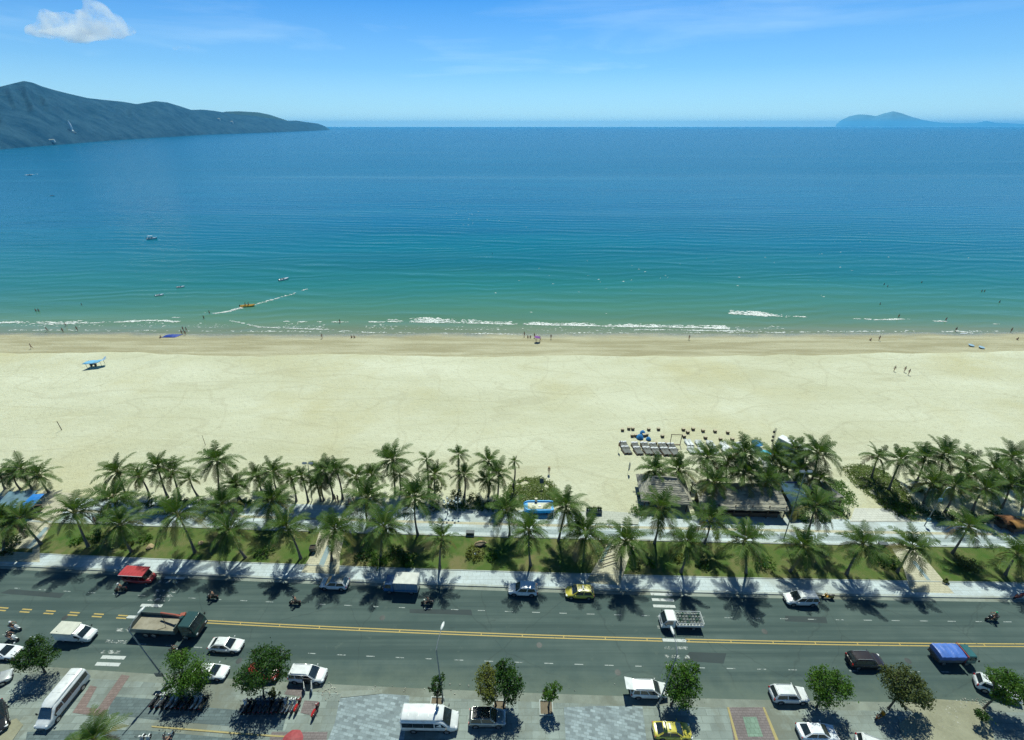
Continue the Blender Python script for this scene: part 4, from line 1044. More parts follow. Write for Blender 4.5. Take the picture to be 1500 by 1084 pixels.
    if side_door:
        MB().box((.35, -w + .02, .82), (.95, .06, 1.1)).build('door_opening', BLACK, root)
        for xx, ang in ((.86, -1.15), (-.15, -1.05)):
            dd = Vector((math.cos(ang), math.sin(ang), 0)) * .55
            d_ = MB().box((xx + dd.x, -w + dd.y, .72), (1.05, .09, .80), rz=ang).build('open_door', mat, root, bevel=.03)
            MB().box((xx + dd.x * .95, -w + dd.y * .95 + .01, 1.33), (.85, .04, .40), rz=ang).build('side_window', GLASS, d_, bevel=.01)
    if taxi:
        mb = MB(); mb.box((-.45, 0, P['zt'] + .13), (.22, .62, .16)); mb.build('taxi_sign', WHITE, root, bevel=.03)
    if spare:
        mb = MB(); mb.lathe([(.2, -.1), (.34, -.1), (.36, 0), (.34, .1), (.2, .1)], 16, (-L2 - .1, 0, .85), 0, 'X'); mb.build('spare_wheel', RUBBER, root)
    else:
        pass
    if kind in ('suv', 'mpv') and not roof:
        for sgn in (-1, 1): mb = MB(); mb.tube([(xr1 + .2, sgn * (P['wt'] - .10), P['zt'] + .02), (xr1 + .35, sgn * (P['wt'] - .10), P['zt'] + .08), (xf1 - .35, sgn * (P['wt'] - .10), P['zt'] + .08), (xf1 - .15, sgn * (P['wt'] - .10), P['zt'] + .02)], .022, 5); mb.build('roof_rail', GREYP, rf)
    mb = MB(); mb.box((xf0 - .02, 0, z + .005), (.10, w * 1.45, .02)); mb.build('wiper_cowl', BLACK, root)
    mb = MB(); mb.tube([(xr1 + .3, 0, P['zt'] + .03), (xr1 + .05, 0, P['zt'] + .28)], [.014, .006], 5); mb.build('aerial', BLACK, root)
    return root
def put_car(root, px, py, rev=False, rz=None, z=.75):
    s_ = {'sedan_car': .92, 'hatchback_car': 1.0, 'sport_utility_car': .94, 'people_carrier_car': .97}[root.name.split('.')[0]]
    p = g(px, py, z); place(root, (p.x, p.y, 0 if p.y > near_edge(p.x) - 1 else .03), heading(p.x, rev) if rz is None else rz, None, s_)
    return root

YELLOW = paint('yellow_taxi_paint', (.52, .46, .06)); RED = paint('red_paint', (.36, .03, .03)); SILVER = paint('silver_paint', (.34, .37, .36), .3, .5)
BLACKP = paint('black_paint', (.02, .021, .022), .25); PLUM = paint('dark_plum_paint', (.030, .024, .026), .3); GREYP = paint('pale_grey_paint', (.45, .48, .48), .3, .3)
PEARL = paint('pearl_white_paint', (.70, .74, .75), .25); WHITE_B = paint('cool_white_paint', (.74, .78, .82), .22)
NAVY = paint('deep_blue_paint', (.02, .11, .26)); GREENCAB = paint('dark_green_paint', (.012, .055, .055), .4); TEAL = paint('teal_paint', (.02, .11, .12), .4)
FAR, NEAR, PARK = 'cars in the far lane beside the promenade', 'cars in the near lanes heading right', 'cars parked along the near kerb'
put_car(car('small white crossover with grey tinted roof in front of the path palm', 'hatch', WHITE, SILVER, FAR), 490, 853, True)
put_car(car('white and silver car with black pillars, left of the yellow taxi in the far lane', 'suv', PEARL, WHITE_B, FAR), 766, 862, True)
put_car(car('yellow taxi driving in the far lane in front of the palms', 'hatch', YELLOW, None, 'yellow taxis', taxi=True, cat='taxi'), 849, 866, True)
put_car(car('white people carrier at the far kerb on the right, next to the small yellow scooter', 'mpv', WHITE, None, FAR), 1173, 876, True)
put_car(car('white sedan in the near lane just behind the long flatbed truck', 'sedan', WHITE, None, NEAR), 331, 943)
put_car(car('white sedan half hidden by the bright green tree over the scooters', 'sedan', PEARL, None, PARK), 308, 982)
put_car(car('white sedan cut by the left edge beside two motorbikes', 'sedan', WHITE_B, None, NEAR), 4, 953)
put_car(car('red car almost hidden under the large dark street tree', 'hatch', RED, None, PARK), 385, 984)
put_car(car('white car with its side doors standing open at the kerb', 'mpv', WHITE, None, PARK, side_door=True), 451, 987)
put_car(car('white car with its tailgate raised, beside the right street lamp', 'mpv', WHITE, None, PARK, tailgate=True), 950, 1009)
put_car(car('white car parked at the near kerb in front of the mauve paving', 'suv', WHITE, None, PARK), 1156, 1016)
put_car(car('white car under the street tree at the right edge, turned away from the kerb', 'suv', PEARL, None, PARK), 1462, 1008, rz=math.radians(-28))
put_car(car('black roofed silver car parked between the two tone trees and the bottom edge', 'suv', SILVER, BLACKP, 'cars on the near pavement'), 714, 1050, rz=-.01)
put_car(car('yellow taxi parked in tree shade at the bottom edge', 'sedan', YELLOW, None, 'yellow taxis', taxi=True, cat='taxi'), 985, 1069, rz=-.03)
put_car(car('white sedan with blue sky reflections at the bottom edge below the green tree', 'sedan', WHITE_B, None, 'cars on the near pavement'), 1198, 1071, rz=-.03)
put_car(car('dark plum car driving in the near lane behind the blue tarpaulin truck', 'suv', PLUM, None, NEAR, spare=True), 1268, 966)
put_car(car('dark car at the bottom left corner with glints on its round windscreen', 'sedan', BLACKP, None, 'cars on the near pavement'), -6, 1050, rz=math.radians(-40))
put_car(car('pale car mostly cut off by the left edge above the dark one', 'sedan', GREYP, None, 'cars on the near pavement'), -18, 1000, rz=math.radians(35))
put_car(car('pale white car of which only the roof shows at the bottom edge near the dirt', 'suv', WHITE, None, 'cars on the near pavement'), 1288, 1098, rz=-.4)

# ---- minibuses
def minibus(label):
    root = empty('minibus', (0, 0, 0), 0, label, 'minibus', 'white passenger minibuses')
    L2, w = 3.15, 1.0
    st = [(-L2, w * .9, .45, 2.25), (-L2 + .06, w * .98, .35, 2.32), (-L2 + .3, w, .3, 2.35), (0, w, .3, 2.35), (1.35, w, .3, 2.33), (1.75, w * .99, .3, 1.95), (2.25, w * .98, .3, 1.30), (2.75, w * .93, .32, 1.12), (3.05, w * .82, .38, .92), (3.15, w * .68, .48, .78)]
    mb = MB(); mb.loft(body_loft(st)); mb.build('body', WHITE, root, ang=45)
    # raised roof cap
    mb = MB(); rings = []
    for x, ww, zt in ((-3.1, .72, 2.42), (-2.95, .82, 2.60), (-1, .84, 2.64), (.8, .84, 2.62), (1.35, .78, 2.50), (1.6, .66, 2.36)):
        rings.append([(x, -ww, 2.30), (x, -ww * .97, zt - .10), (x, -ww * .80, zt), (x, 0, zt + .03), (x, ww * .80, zt), (x, ww * .97, zt - .10), (x, ww, 2.30)])
    mb.loft(rings); rf = mb.build('roof', WHITE, root, ang=40)
    for x in (-2.2, -1.1, 0): MB().box((x, 0, 2.655), (.06, 1.1, .02)).build('roof_rib', WHITE, rf)
    MB().slab(((2.36, -.86, 1.30), (2.36, .86, 1.30), (1.58, .74, 2.18), (1.58, -.74, 2.18)), .02, .98, .02, 1, .03, 0, .05).build('windscreen', GLASS, root)
    for s in (-1, 1):
        for x0, x1 in ((-2.95, -1.73), (-1.71, -.54), (-.52, .60)):
            MB().box(((x0 + x1) / 2, s * (w - .012), 1.66), (x1 - x0, .05, .80)).build('side_window', GLASS, root, bevel=.015)
        mb = MB(); mb.add([(.72, s * (w + .004), 1.36), (1.95, s * (w - .006), 1.36), (1.42, s * (w - .03), 1.98), (.72, s * (w - .01), 2.0)], [(0, 1, 2, 3) if s < 0 else (3, 2, 1, 0)]); mb.build('cab_window', GLASS, root)
        MB().box((2.98, s * .72, .88), (.22, .30, .26), rz=-s * .5).build('headlight', LAMP, root, bevel=.05)
        MB().box((-3.12, s * .84, 1.15), (.08, .14, .6)).build('tail_light', REDLAMP, root, bevel=.02)
        mb = MB(); mb.tube([(1.95, s * .95, 1.45), (2.0, s * 1.2, 1.5)], .03, 6); mb.box((1.99, s * 1.24, 1.48), (.1, .2, .34)); mb.build('wing_mirror', BLACK, root, bevel=.03)
        MB().box((-.2, s * (w + .004), .55), (3.6, .03, .10)).build('side_moulding', BLACK, root)
        for x in (-1.75, 1.95):
            mb = MB(); mb.lathe([(.02, 0), (.42, 0), (.42, .012), (.02, .012)], 18, (x, s * (w - .002) - .006, .36), 0, 'Y'); mb.build('wheel_arch', BLACK, root)
            wheel(root, x, s * (w - .10), .36, .24, s)
    MB().box((3.12, 0, .62), (.1, 1.1, .2)).build('grille', BLACK, root, bevel=.03)
    MB().slab(((-3.13, .8, 1.4), (-3.13, -.8, 1.4), (-3.12, -.78, 2.15), (-3.12, .78, 2.15)), 0, 1, 0, 1, .02).build('rear_window', GLASS, root)
    return root
a, b = g(112, 1000, .8), g(70, 1052, .8)
place(minibus('white minibus parked askew on the pavement beside the worn red paving'), ((a.x + b.x) / 2, (a.y + b.y) / 2, .03), math.atan2(b.y - a.y, b.x - a.x), None, .90)
p = g(630, 1052, 1.2); place(minibus('white minibus parked on the bluish paving at the bottom edge'), (p.x, p.y, .03), -.015)

# ---- trucks
def cab(root, x0, L, W, H, mat, zb=.55, rake=.35):
    st = [(x0, -W), (x0 + L, W)]
    hw = W / 2
    prof = [(0, zb), (0, H), (L - rake, H), (L - .05, zb + (H - zb) * .48), (L, zb + .25), (L, zb)]
    v = [(x0 + x, -hw * (1 if z < H - .01 else .93), z) for x, z in prof] + [(x0 + x, hw * (1 if z < H - .01 else .93), z) for x, z in prof]
    n = len(prof); f = [tuple(range(n)), tuple(range(2 * n - 1, n - 1, -1))] + [(i, i + n, (i + 1) % n + n, (i + 1) % n) for i in range(n)]
    mb = MB(); mb.add(v, f); o = mb.build('cab', mat, root, bevel=.06)
    zc = zb + (H - zb) * .48; xa, xb = x0 + L - .05, x0 + L - rake
    MB().slab(((xa, -hw, zc), (xa, hw, zc), (xb, hw * .93, H), (xb, -hw * .93, H)), .05, .95, .06, .92, .014).build('windscreen', GLASS, o)
    for s in (-1, 1):
        q = ((x0 + L * .22, s * hw, zc), (xa - .1, s * hw, zc), (xb - .12, s * hw * .94, H - .12), (x0 + L * .22, s * hw * .94, H - .12))
        if s > 0: q = (q[1], q[0], q[3], q[2])
        MB().slab(q, 0, 1, 0.02, 1, .014).build('side_window', GLASS, o)
        MB().box((x0 + L - .01, s * hw * .72, zb + .28), (.08, .34, .2)).build('headlight', LAMP, o, bevel=.03)
        mb = MB(); mb.tube([(xb + .1, s * hw * .95, zc + .35), (xb + .22, s * (hw + .2), zc + .4)], .02, 5); mb.box((xb + .22, s * (hw + .22), zc + .25), (.06, .16, .36)); mb.build('wing_mirror', BLACK, o)
    MB().box((x0 + L + .01, 0, zb + .08), (.12, W * .96, .22)).build('bumper', BLACK if mat is not WHITE else PEARL, o, bevel=.03)
    MB().box((x0 + L + .01, 0, zb + .38), (.05, W * .55, .16)).build('grille', BLACK, o, bevel=.01)
    return o
def chassis(root, x0, x1, axles, W, r, dual=True):
    MB().box(((x0 + x1) / 2, 0, r + .12), (x1 - x0, W * .45, .18)).build('chassis', BLACK, root)
    for x in axles:
        for s in (-1, 1): wheel(root, x, s * (W / 2 - .17), r, .30, s)

def box_truck():
    root = empty('box_truck', (0, 0, 0), 0, 'small blue truck with a pale box roof in the far lane', 'truck')
    chassis(root, -2.4, 2.5, (-1.5, 1.75), 1.8, .36)
    cab(root, 1.05, 1.5, 1.75, 2.05, NAVY, .5, .3)
    MB().box((-.75, 0, 1.55), (3.4, 1.9, 1.85)).build('cargo_box', paint('slate_blue_panel', (.12, .20, .30), .5), root, bevel=.03)
    mb = MB(); mb.box((-.75, 0, 2.49), (3.44, 1.94, .05)); mb.build('box_roof', paint('pale_box_roof', (.52, .54, .50), .6), root, bevel=.02)
    for s in (-1, 1):
        MB().box((-.75, s * .965, 1.0), (3.2, .02, .30)).build('side_band', NAVY, root)
        mb = MB()
        for x in (-2.2, -1.5, -.8, -.1, .6): mb.box((x, s * .962, 1.75), (.04, .03, 1.3))
        mb.build('side_rib', STEEL, root)
    MB().box((-2.47, 0, 1.5), (.03, 1.7, 1.6)).build('rear_door', GREYP, root)
    return root
p = g(589, 855, 1.2); place(box_truck(), (p.x, p.y, 0), heading(p.x, True))

def camper_van():
    root = empty('delivery_van', (0, 0, 0), 0, 'white van with a raised pale box roof, behind the crane truck in the near lane', 'van')
    chassis(root, -2.6, 2.3, (-1.55, 1.45), 1.85, .34)
    st = [(.55, .92, .35, 1.95), (.9, .94, .32, 1.98), (1.35, .93, .3, 1.75), (1.8, .92, .3, 1.28), (2.3, .88, .32, 1.10), (2.6, .78, .38, .92), (2.7, .64, .48, .78)]
    mb = MB(); mb.loft(body_loft(st)); o = mb.build('cab', WHITE, root, ang=45)
    MB().slab(((1.88, -.80, 1.26), (1.88, .80, 1.26), (1.22, .70, 1.86), (1.22, -.70, 1.86)), .0, 1, .04, 1, .035, 0, .05).build('windscreen', GLASS, o)
    for s in (-1, 1):
        mb = MB(); q = [(.68, s * .945, 1.22), (1.62, s * .94, 1.22), (1.2, s * .925, 1.72), (.68, s * .935, 1.76)]
        mb.add(q, [(0, 1, 2, 3) if s < 0 else (3, 2, 1, 0)]); mb.build('side_window', GLASS, o)
        MB().box((2.5, s * .68, .86), (.26, .28, .2), rz=-s * .5).build('headlight', LAMP, o, bevel=.04)
        mb = MB(); mb.tube([(1.5, s * .9, 1.25), (1.55, s * 1.1, 1.3)], .025, 5); mb.box((1.54, s * 1.14, 1.3), (.08, .16, .24)); mb.build('wing_mirror', BLACK, o, bevel=.02)
    MB().box((2.68, 0, .58), (.1, 1.1, .16)).build('grille', BLACK, o, bevel=.02)
    MB().box((-1.05, 0, 1.28), (3.2, 1.9, 1.7)).build('cargo_box', WHITE, root, bevel=.04)
    rf = MB().box((-1.05, 0, 2.16), (3.24, 1.94, .07)).build('box_roof', paint('cream_panel', (.55, .56, .48), .6), root, bevel=.02)
    MB().slab(((.56, -.8, 2.1), (.56, .8, 2.1), (.95, .7, 1.95), (.95, -.7, 1.95)), 0, 1, 0, 1, .05, 0, .06).build('wind_deflector', WHITE, root)
    MB().box((.58, 0, 2.05), (.05, 1.2, .14)).build('deflector_gap', BLACK, root)
    for s in (-1, 1): MB().box((-1.05, s * .955, 1.0), (2.6, .02, .5)).build('side_panel', PEARL, root, bevel=.005)
    return root
p = g(110, 925, 1.2); place(camper_van(), (p.x, p.y, 0), heading(p.x), None, .88)

SANDBED = sheet_mat('sandy_truck_bed', (.24, .22, .165), .3, .8, 4, c2=(.34, .32, .26))
def crane_truck():
    root = empty('crane_truck', (0, 0, 0), 0, 'long dark green flatbed truck with an orange crane arm lying over its sandy bed', 'truck')
    chassis(root, -4.4, 4.2, (-2.6, -1.5, 2.9), 2.4, .5)
    cab(root, 2.45, 2.0, 2.35, 2.75, GREENCAB, .7, .45)
    RIMP = paint('grey_green_bed_paint', (.09, .13, .125), .6)
    bed = MB(); bed.box((-1.45, 0, 1.15), (6.3, 2.4, .12)); bo = bed.build('truck_bed', RIMP, root, bevel=.01)
    MB().box((-1.45, 0, 1.225), (6.1, 2.24, .05)).build('bed_floor', SANDBED, bo)
    for s in (-1, 1): MB().box((-1.45, s * 1.18, 1.50), (6.3, .06, .70)).build('side_board', RIMP, root, bevel=.01)
    MB().box((-4.58, 0, 1.5), (.06, 2.3, .70)).build('tailboard', RIMP, root, bevel=.01)
    MB().box((1.72, 0, 1.65), (.08, 2.3, 1.0)).build('headboard', RIMP, root, bevel=.01)
    ORANGE = paint('rusty_orange_paint', (.32, .085, .05), .5)
    cr = empty('crane', (2.1, .2, 0)); cr.parent = root
    mb = MB(); mb.box((0, 0, 1.3), (.5, 1.6, .4)); mb.lathe([(.28, 1.4), (.24, 2.5), (.3, 2.6), (.2, 2.8)], 12); mb.build('crane_column', GREENCAB, cr, bevel=.02)
    mb = MB(); mb.tube([(0, 0.1, 2.7), (-1.2, .35, 2.55), (-3.6, .75, 2.2)], [.17, .16, .12], 6); mb.build('crane_arm', ORANGE, cr)
    mb = MB(); mb.tube([(-.1, .25, 1.9), (-1.3, .45, 2.35)], .07, 6); mb.box((-.1, .4, 2.5), (.6, .5, .5), rz=.3); mb.build('hydraulic_ram', ORANGE, cr)
    mb = MB(); mb.tube([(-3.55, .7, 2.1), (-3.0, .2, 1.4), (-2.2, -.6, 1.28), (-3.1, -1.0, 1.27)], .03, 5); mb.build('crane_cable', BLACK, cr)
    for s in (-1, 1):
        MB().box((.15, s * .95, .9), (1.2, .4, .5)).build('fuel_tank', BLACK, root, bevel=.04)
    return root
p = g(248, 916, 1.1); place(crane_truck(), (p.x, p.y, 0), heading(p.x))

def pickup():
    root = empty('pickup_truck', (0, 0, 0), 0, 'small white open truck with railed bed full of gas bottles, passing the right crosswalk', 'truck')
    chassis(root, -2.7, 2.5, (-1.5, 1.75), 1.75, .33)
    cab(root, 1.0, 1.75, 1.72, 2.0, WHITE, .45, .55)
    MB().box((-.95, 0, .86), (3.5, 1.8, .08)).build('truck_bed', PEARL, root)
    for s in (-1, 1):
        MB().box((-.95, s * .89, 1.05), (3.5, .04, .32)).build('side_board', WHITE, root, bevel=.008)
        mb = MB(); mb.tube([(-2.68, s * .89, 1.55), (.78, s * .89, 1.55)], .03, 6)
        for k in range(9): mb.tube([(-2.65 + k * .428, s * .89, 1.2), (-2.65 + k * .428, s * .89, 1.55)], .02, 5)
        mb.build('rail', WHITE, root)
    MB().box((-2.71, 0, 1.05), (.04, 1.8, .32)).build('tailboard', WHITE, root, bevel=.008)
    mb = MB(); mb.tube([(-2.7, -.89, 1.55), (-2.7, .89, 1.55)], .03, 6); mb.tube([(.78, -.89, 1.55), (.78, .89, 1.55)], .03, 6); mb.build('rail', WHITE, root)
    return root
p = g(998, 908, 1.0); pk = place(pickup(), (p.x, p.y, 0), heading(p.x, True))
GB = paint('grey_gas_bottle_paint', (.34, .38, .36), .4); GG = paint('green_gas_bottle_paint', (.04, .15, .10), .4)
k = 0
for i in range(8):
    for j in range(4):
        mb = MB(); mb.lathe([(.02, 0), (.16, 0), (.17, .06), (.17, .42), (.12, .54), (.05, .57)], 10)
        mb.lathe([(.09, .54), (.1, .66), (.085, .66), (.075, .54)], 8)
        loc = pk.matrix_basis @ Vector((-2.42 + i * .43, -.62 + j * .41, .905))
        bt = mb.build('gas_bottle', GG if (i * 3 + j) % 5 == 0 else GB, None, loc)
        tag(bt, ('green' if (i * 3 + j) % 5 == 0 else 'grey') + ' gas bottle standing in the bed of the small white open truck', 'gas bottle', ('green' if (i * 3 + j) % 5 == 0 else 'grey') + ' gas bottles in the truck bed')

TARP = M('blue_tarpaulin', (.06, .15, .48), .45, .2, 1.5, bmp=.06, bscale=3)
def tarp_truck():
    root = empty('covered_truck', (0, 0, 0), 0, 'teal cabbed truck with a high load under a bright blue tarpaulin', 'truck')
    chassis(root, -2.6, 2.6, (-1.6, 1.8), 2.0, .42)
    cab(root, 1.45, 1.45, 2.0, 2.25, TEAL, .6, .3)
    REDF = paint('red_frame_paint', (.40, .06, .06), .5)
    MB().box((-.8, 0, 1.35), (3.6, 2.05, 1.0)).build('cargo_box', paint('slate_side_paint', (.08, .10, .13), .6), root, bevel=.02)
    mb = MB(); rings = []
    for i in range(13):
        x = -2.65 + 3.72 * i / 12; sag = .05 * math.sin(i * 2.1) - (.06 if i in (0, 12) else 0)
        rings.append([(x, -1.07, 1.55 + .04 * math.sin(i * 1.7)), (x, -1.05, 2.25 + sag), (x, -.6, 2.36 + sag + .04 * math.sin(i)), (x, 0, 2.40 + sag), (x, .6, 2.36 + sag - .03 * math.sin(i)), (x, 1.05, 2.25 + sag), (x, 1.07, 1.55 + .04 * math.cos(i * 1.7))])
    mb.loft(rings, 0, True, True, False); mb.build('tarpaulin', TARP, root)
    mb = MB(); mb.tube([(1.10, -1.08, 1.0), (1.10, -1.08, 2.45), (1.10, 1.08, 2.45), (1.10, 1.08, 1.0)], .06, 6); mb.build('red_frame', REDF, root)
    MB().box((1.14, -.98, 2.30), (.28, .28, .28)).build('red_bundle', REDF, root, bevel=.08)
    MB().box((-2.7, 0, 1.0), (.1, 1.9, .3)).build('rear_bumper', BLACK, root)
    return root
p = g(1396, 956, 1.4); place(tarp_truck(), (p.x, p.y, 0), heading(p.x), None, .84)

def buggy():
    root = empty('shuttle_car', (0, 0, 0), 0, 'red open sided shuttle car with a long red roof at the far kerb', 'shuttle car')
    st = [(-2.1, .70, .35, .75), (-2.0, .78, .28, .85), (0, .8, .26, .72), (1.2, .8, .26, .74), (1.75, .76, .28, .98), (2.15, .66, .34, .80), (2.25, .5, .42, .66)]
    mb = MB(); mb.loft(body_loft(st)); mb.build('body', RED, root, ang=45)
    mb = MB(); rings = []
    for i in range(9):
        x = -2.1 + 3.7 * i / 8; rings.append([(x, -.86, 1.93), (x, -.85, 2.0), (x, -.5, 2.06), (x, 0, 2.09), (x, .5, 2.06), (x, .85, 2.0), (x, .86, 1.93)])
    mb.loft(rings); rf = mb.build('roof', paint('faded_red_roof', (.42, .045, .05), .5), root)
    mb = MB()
    for i in range(1, 8): mb.box((-2.1 + 3.7 * i / 8, 0, 2.075), (.03, 1.2, .03))
    mb.build('roof_rib', RED, rf)
    MB().box((-.25, -.875, 1.96), (3.72, .03, .08)).build('roof_edge', WHITE, rf)
    for x in (-1.95, -.6, .7):
        for s in (-1, 1): mb = MB(); mb.tube([(x, s * .74, .7), (x, s * .78, 1.95)], .03, 6); mb.build('roof_post', RED, root)
    for x in (-1.55, -.65, .3):
        mb = MB(); mb.box((x, 0, .85), (.5, 1.4, .16)); mb.box((x - .28, 0, 1.15), (.12, 1.4, .55), ry=-.15); mb.build('bench_seat', paint('dark_red_seat', (.12, .02, .02), .6), root, bevel=.03)
    MB().slab(((1.62, -.7, .98), (1.62, .7, .98), (1.25, .7, 1.9), (1.25, -.7, 1.9)), 0, 1, 0, 1, .01).build('windscreen', GLASS, root)
    mb = MB(); mb.tube([(1.05, .35, .9), (.85, .35, 1.15)], .025, 6); mb.lathe([(.17, -.02), (.2, 0), (.17, .02)], 12, (.83, .35, 1.17)); mb.build('steering_wheel', BLACK, root)
    for s in (-1, 1):
        MB().box((2.12, s * .5, .72), (.14, .22, .16)).build('headlight', LAMP, root, bevel=.04)
        for x in (-1.4, 1.5): wheel(root, x, s * .72, .29, .2, s)
    return root
p = g(203, 843, 1.0); place(buggy(), (p.x, p.y, 0), heading(p.x, False))

# ---- scooters
def scooter(mat, seat=BLACK, name='scooter'):
    root = empty(name)
    mb = MB()                                           # floor, tail and front shield in one shell; front is +x
    mb.loft([[(-.85, -.06, .78), (-.85, .06, .78), (-.85, .05, .66), (-.85, -.05, .66)], [(-.6, -.15, .80), (-.6, .15, .80), (-.6, .16, .50), (-.6, -.16, .50)], [(-.2, -.16, .72), (-.2, .16, .72), (-.2, .17, .32), (-.2, -.17, .32)],
             [(.05, -.15, .40), (.05, .15, .40), (.05, .14, .26), (.05, -.14, .26)], [(.35, -.14, .40), (.35, .14, .40), (.35, .12, .26), (.35, -.12, .26)]], 0, True)
    mb.loft([[(.36, -.18, .34), (.36, .18, .34), (.44, .12, .30), (.44, -.12, .30)], [(.40, -.22, .62), (.40, .22, .62), (.52, .12, .62), (.52, -.12, .62)], [(.30, -.17, .95), (.30, .17, .95), (.42, .10, .98), (.42, -.10, .98)], [(.24, -.1, 1.05), (.24, .1, 1.05), (.34, .08, 1.06), (.34, -.08, 1.06)]], 0, True)
    mb.build('body', mat, root, ang=50)
    mb = MB(); mb.loft([[(-.82, -.09, .80), (-.82, .09, .80), (-.82, .07, .87), (-.82, -.07, .87)], [(-.5, -.14, .80), (-.5, .14, .80), (-.5, .12, .89), (-.5, -.12, .89)], [(-.1, -.13, .72), (-.1, .13, .72), (-.1, .10, .82), (-.1, -.10, .82)], [(.0, -.08, .68), (.0, .08, .68), (.0, .06, .74), (.0, -.06, .74)]], 0, True); mb.build('seat', seat, root)
    for x in (-.62, .62):
        mb = MB(); mb.lathe([(.15, -.05), (.25, -.055), (.28, 0), (.25, .055), (.15, .05)], 14, (0, 0, 0), 0, 'Y'); w_ = mb.build('wheel', RUBBER, root, (x, 0, .28))
        mb = MB(); mb.lathe([(.03, -.045), (.16, -.03), (.16, .03), (.03, .045)], 10, (0, 0, 0), 0, 'Y'); mb.build('rim', CHROME, w_)
    mb = MB(); mb.tube([(.62, -.07, .28), (.42, -.06, .62)], .025, 5); mb.tube([(.62, .07, .28), (.42, .06, .62)], .025, 5); mb.box((.60, 0, .58), (.40, .12, .03), ry=.25); mb.build('fork', mat, root)
    mb = MB(); mb.tube([(.16, -.34, 1.02), (.24, -.18, 1.06), (.27, 0, 1.04), (.24, .18, 1.06), (.16, .34, 1.02)], .018, 6); mb.build('handlebar', BLACK, root)
    for s in (-1, 1):
        mb = MB(); mb.tube([(.23, s * .22, 1.06), (.22, s * .30, 1.22)], .01, 5); mb.ell((.22, s * .32, 1.25), (.02, .06, .04), 8, 5); mb.build('mirror', BLACK, root)
    MB().ell((.37, 0, 1.0), (.06, .09, .06), 8, 6).build('headlight', LAMP, root)
    MB().box((-.86, 0, .74), (.04, .12, .07)).build('tail_light', REDLAMP, root)
    return root
SC_W, SC_R, SC_B, SC_U = scooter(PEARL), scooter(paint('dull_red_paint', (.20, .028, .028)), REDLAMP), scooter(BLACKP), scooter(paint('slate_blue_paint', (.09, .14, .20)))
SEATG = M('grey_seat', (.30, .32, .33), .6)
for s_ in (SC_W, SC_B, SC_U, SC_R): tag(s_, cat='scooter')
kinds = [SC_B, SC_W, SC_B, SC_W, SC_W, SC_B, SC_U, SC_B, SC_W, SC_W, SC_B]
names = {SC_W.name: 'white', SC_R.name: 'red', SC_B.name: 'black', SC_U.name: 'slate blue'}
ordn = ['first', 'second', 'third', 'fourth', 'fifth', 'sixth', 'seventh', 'eighth', 'ninth', 'tenth', 'eleventh', 'twelfth', 'thirteenth']
for i, k_ in enumerate(kinds):
    p = g(190 + (188 + i * 35.5) / 5, 975 + (252 + i * 1.5) / 5, .5)
    inst(k_, (p.x, p.y, .03), PI / 2 + R.uniform(-.08, .08), f'{names[k_.name]} scooter, {ordn[i]} from the left in the row under the bright green tree', 'scooters parked under the bright green tree')
kinds = [SC_W, SC_B, SC_B, SC_U, SC_U, SC_U, SC_B, SC_U, SC_B, SC_W, SC_W, SC_W, SC_R]
for i, k_ in enumerate(kinds):
    p = g(190 + (835 + i * 33.0) / 5, 975 + (293 - i * .5) / 5, .5)
    inst(k_, (p.x, p.y, .03), PI / 2 + R.uniform(-.08, .08), f'{names[k_.name]} scooter, {ordn[i]} from the left in the row under the large dark tree', 'scooters parked under the large dark tree')
p = g(462, 1040, .5); inst(SC_R, (p.x, p.y, .03), PI / 2 - .12, 'lone red scooter parked right of the long row under the dark tree', 'single parked scooters')
p = g(1492, 874, .5); inst(SC_R, (p.x, p.y, .14), PI + .2, 'dark red scooter on the far pavement at the right edge', 'single parked scooters')
SC_Y = scooter(paint('amber_paint', (.45, .24, .03))); tag(SC_Y, cat='scooter')
p = g(1213, 873, .5); inst(SC_Y, (p.x, p.y, 0), PI - .1, 'amber scooter at the far kerb behind the white people carrier', 'single parked scooters')
p = g(1290, 1048, .5); inst(SC_Y, (p.x, p.y, .03), .4, 'amber scooter parked in the shade of the olive street tree', 'single parked scooters')
p = g(514, 741, .5); inst(SC_U, (p.x, p.y, .22), .3, 'scooter standing in palm shade on the promenade beside a person in pink', 'single parked scooters')
p = g(1487, 776, .5); inst(SC_W, (p.x, p.y, .22), .2, 'white scooter on the promenade below the rust coloured stalls', 'single parked scooters')
for i, (px, lab) in enumerate(((204, 'white scooter cut by the bottom edge, left one of the pair below the ochre line'), (214, 'white scooter cut by the bottom edge, right one of the pair below the ochre line'))):
    p = g(px, 1088, .4); inst(SC_W, (p.x, p.y, .03), PI / 2 + .1 * i, lab, 'single parked scooters')
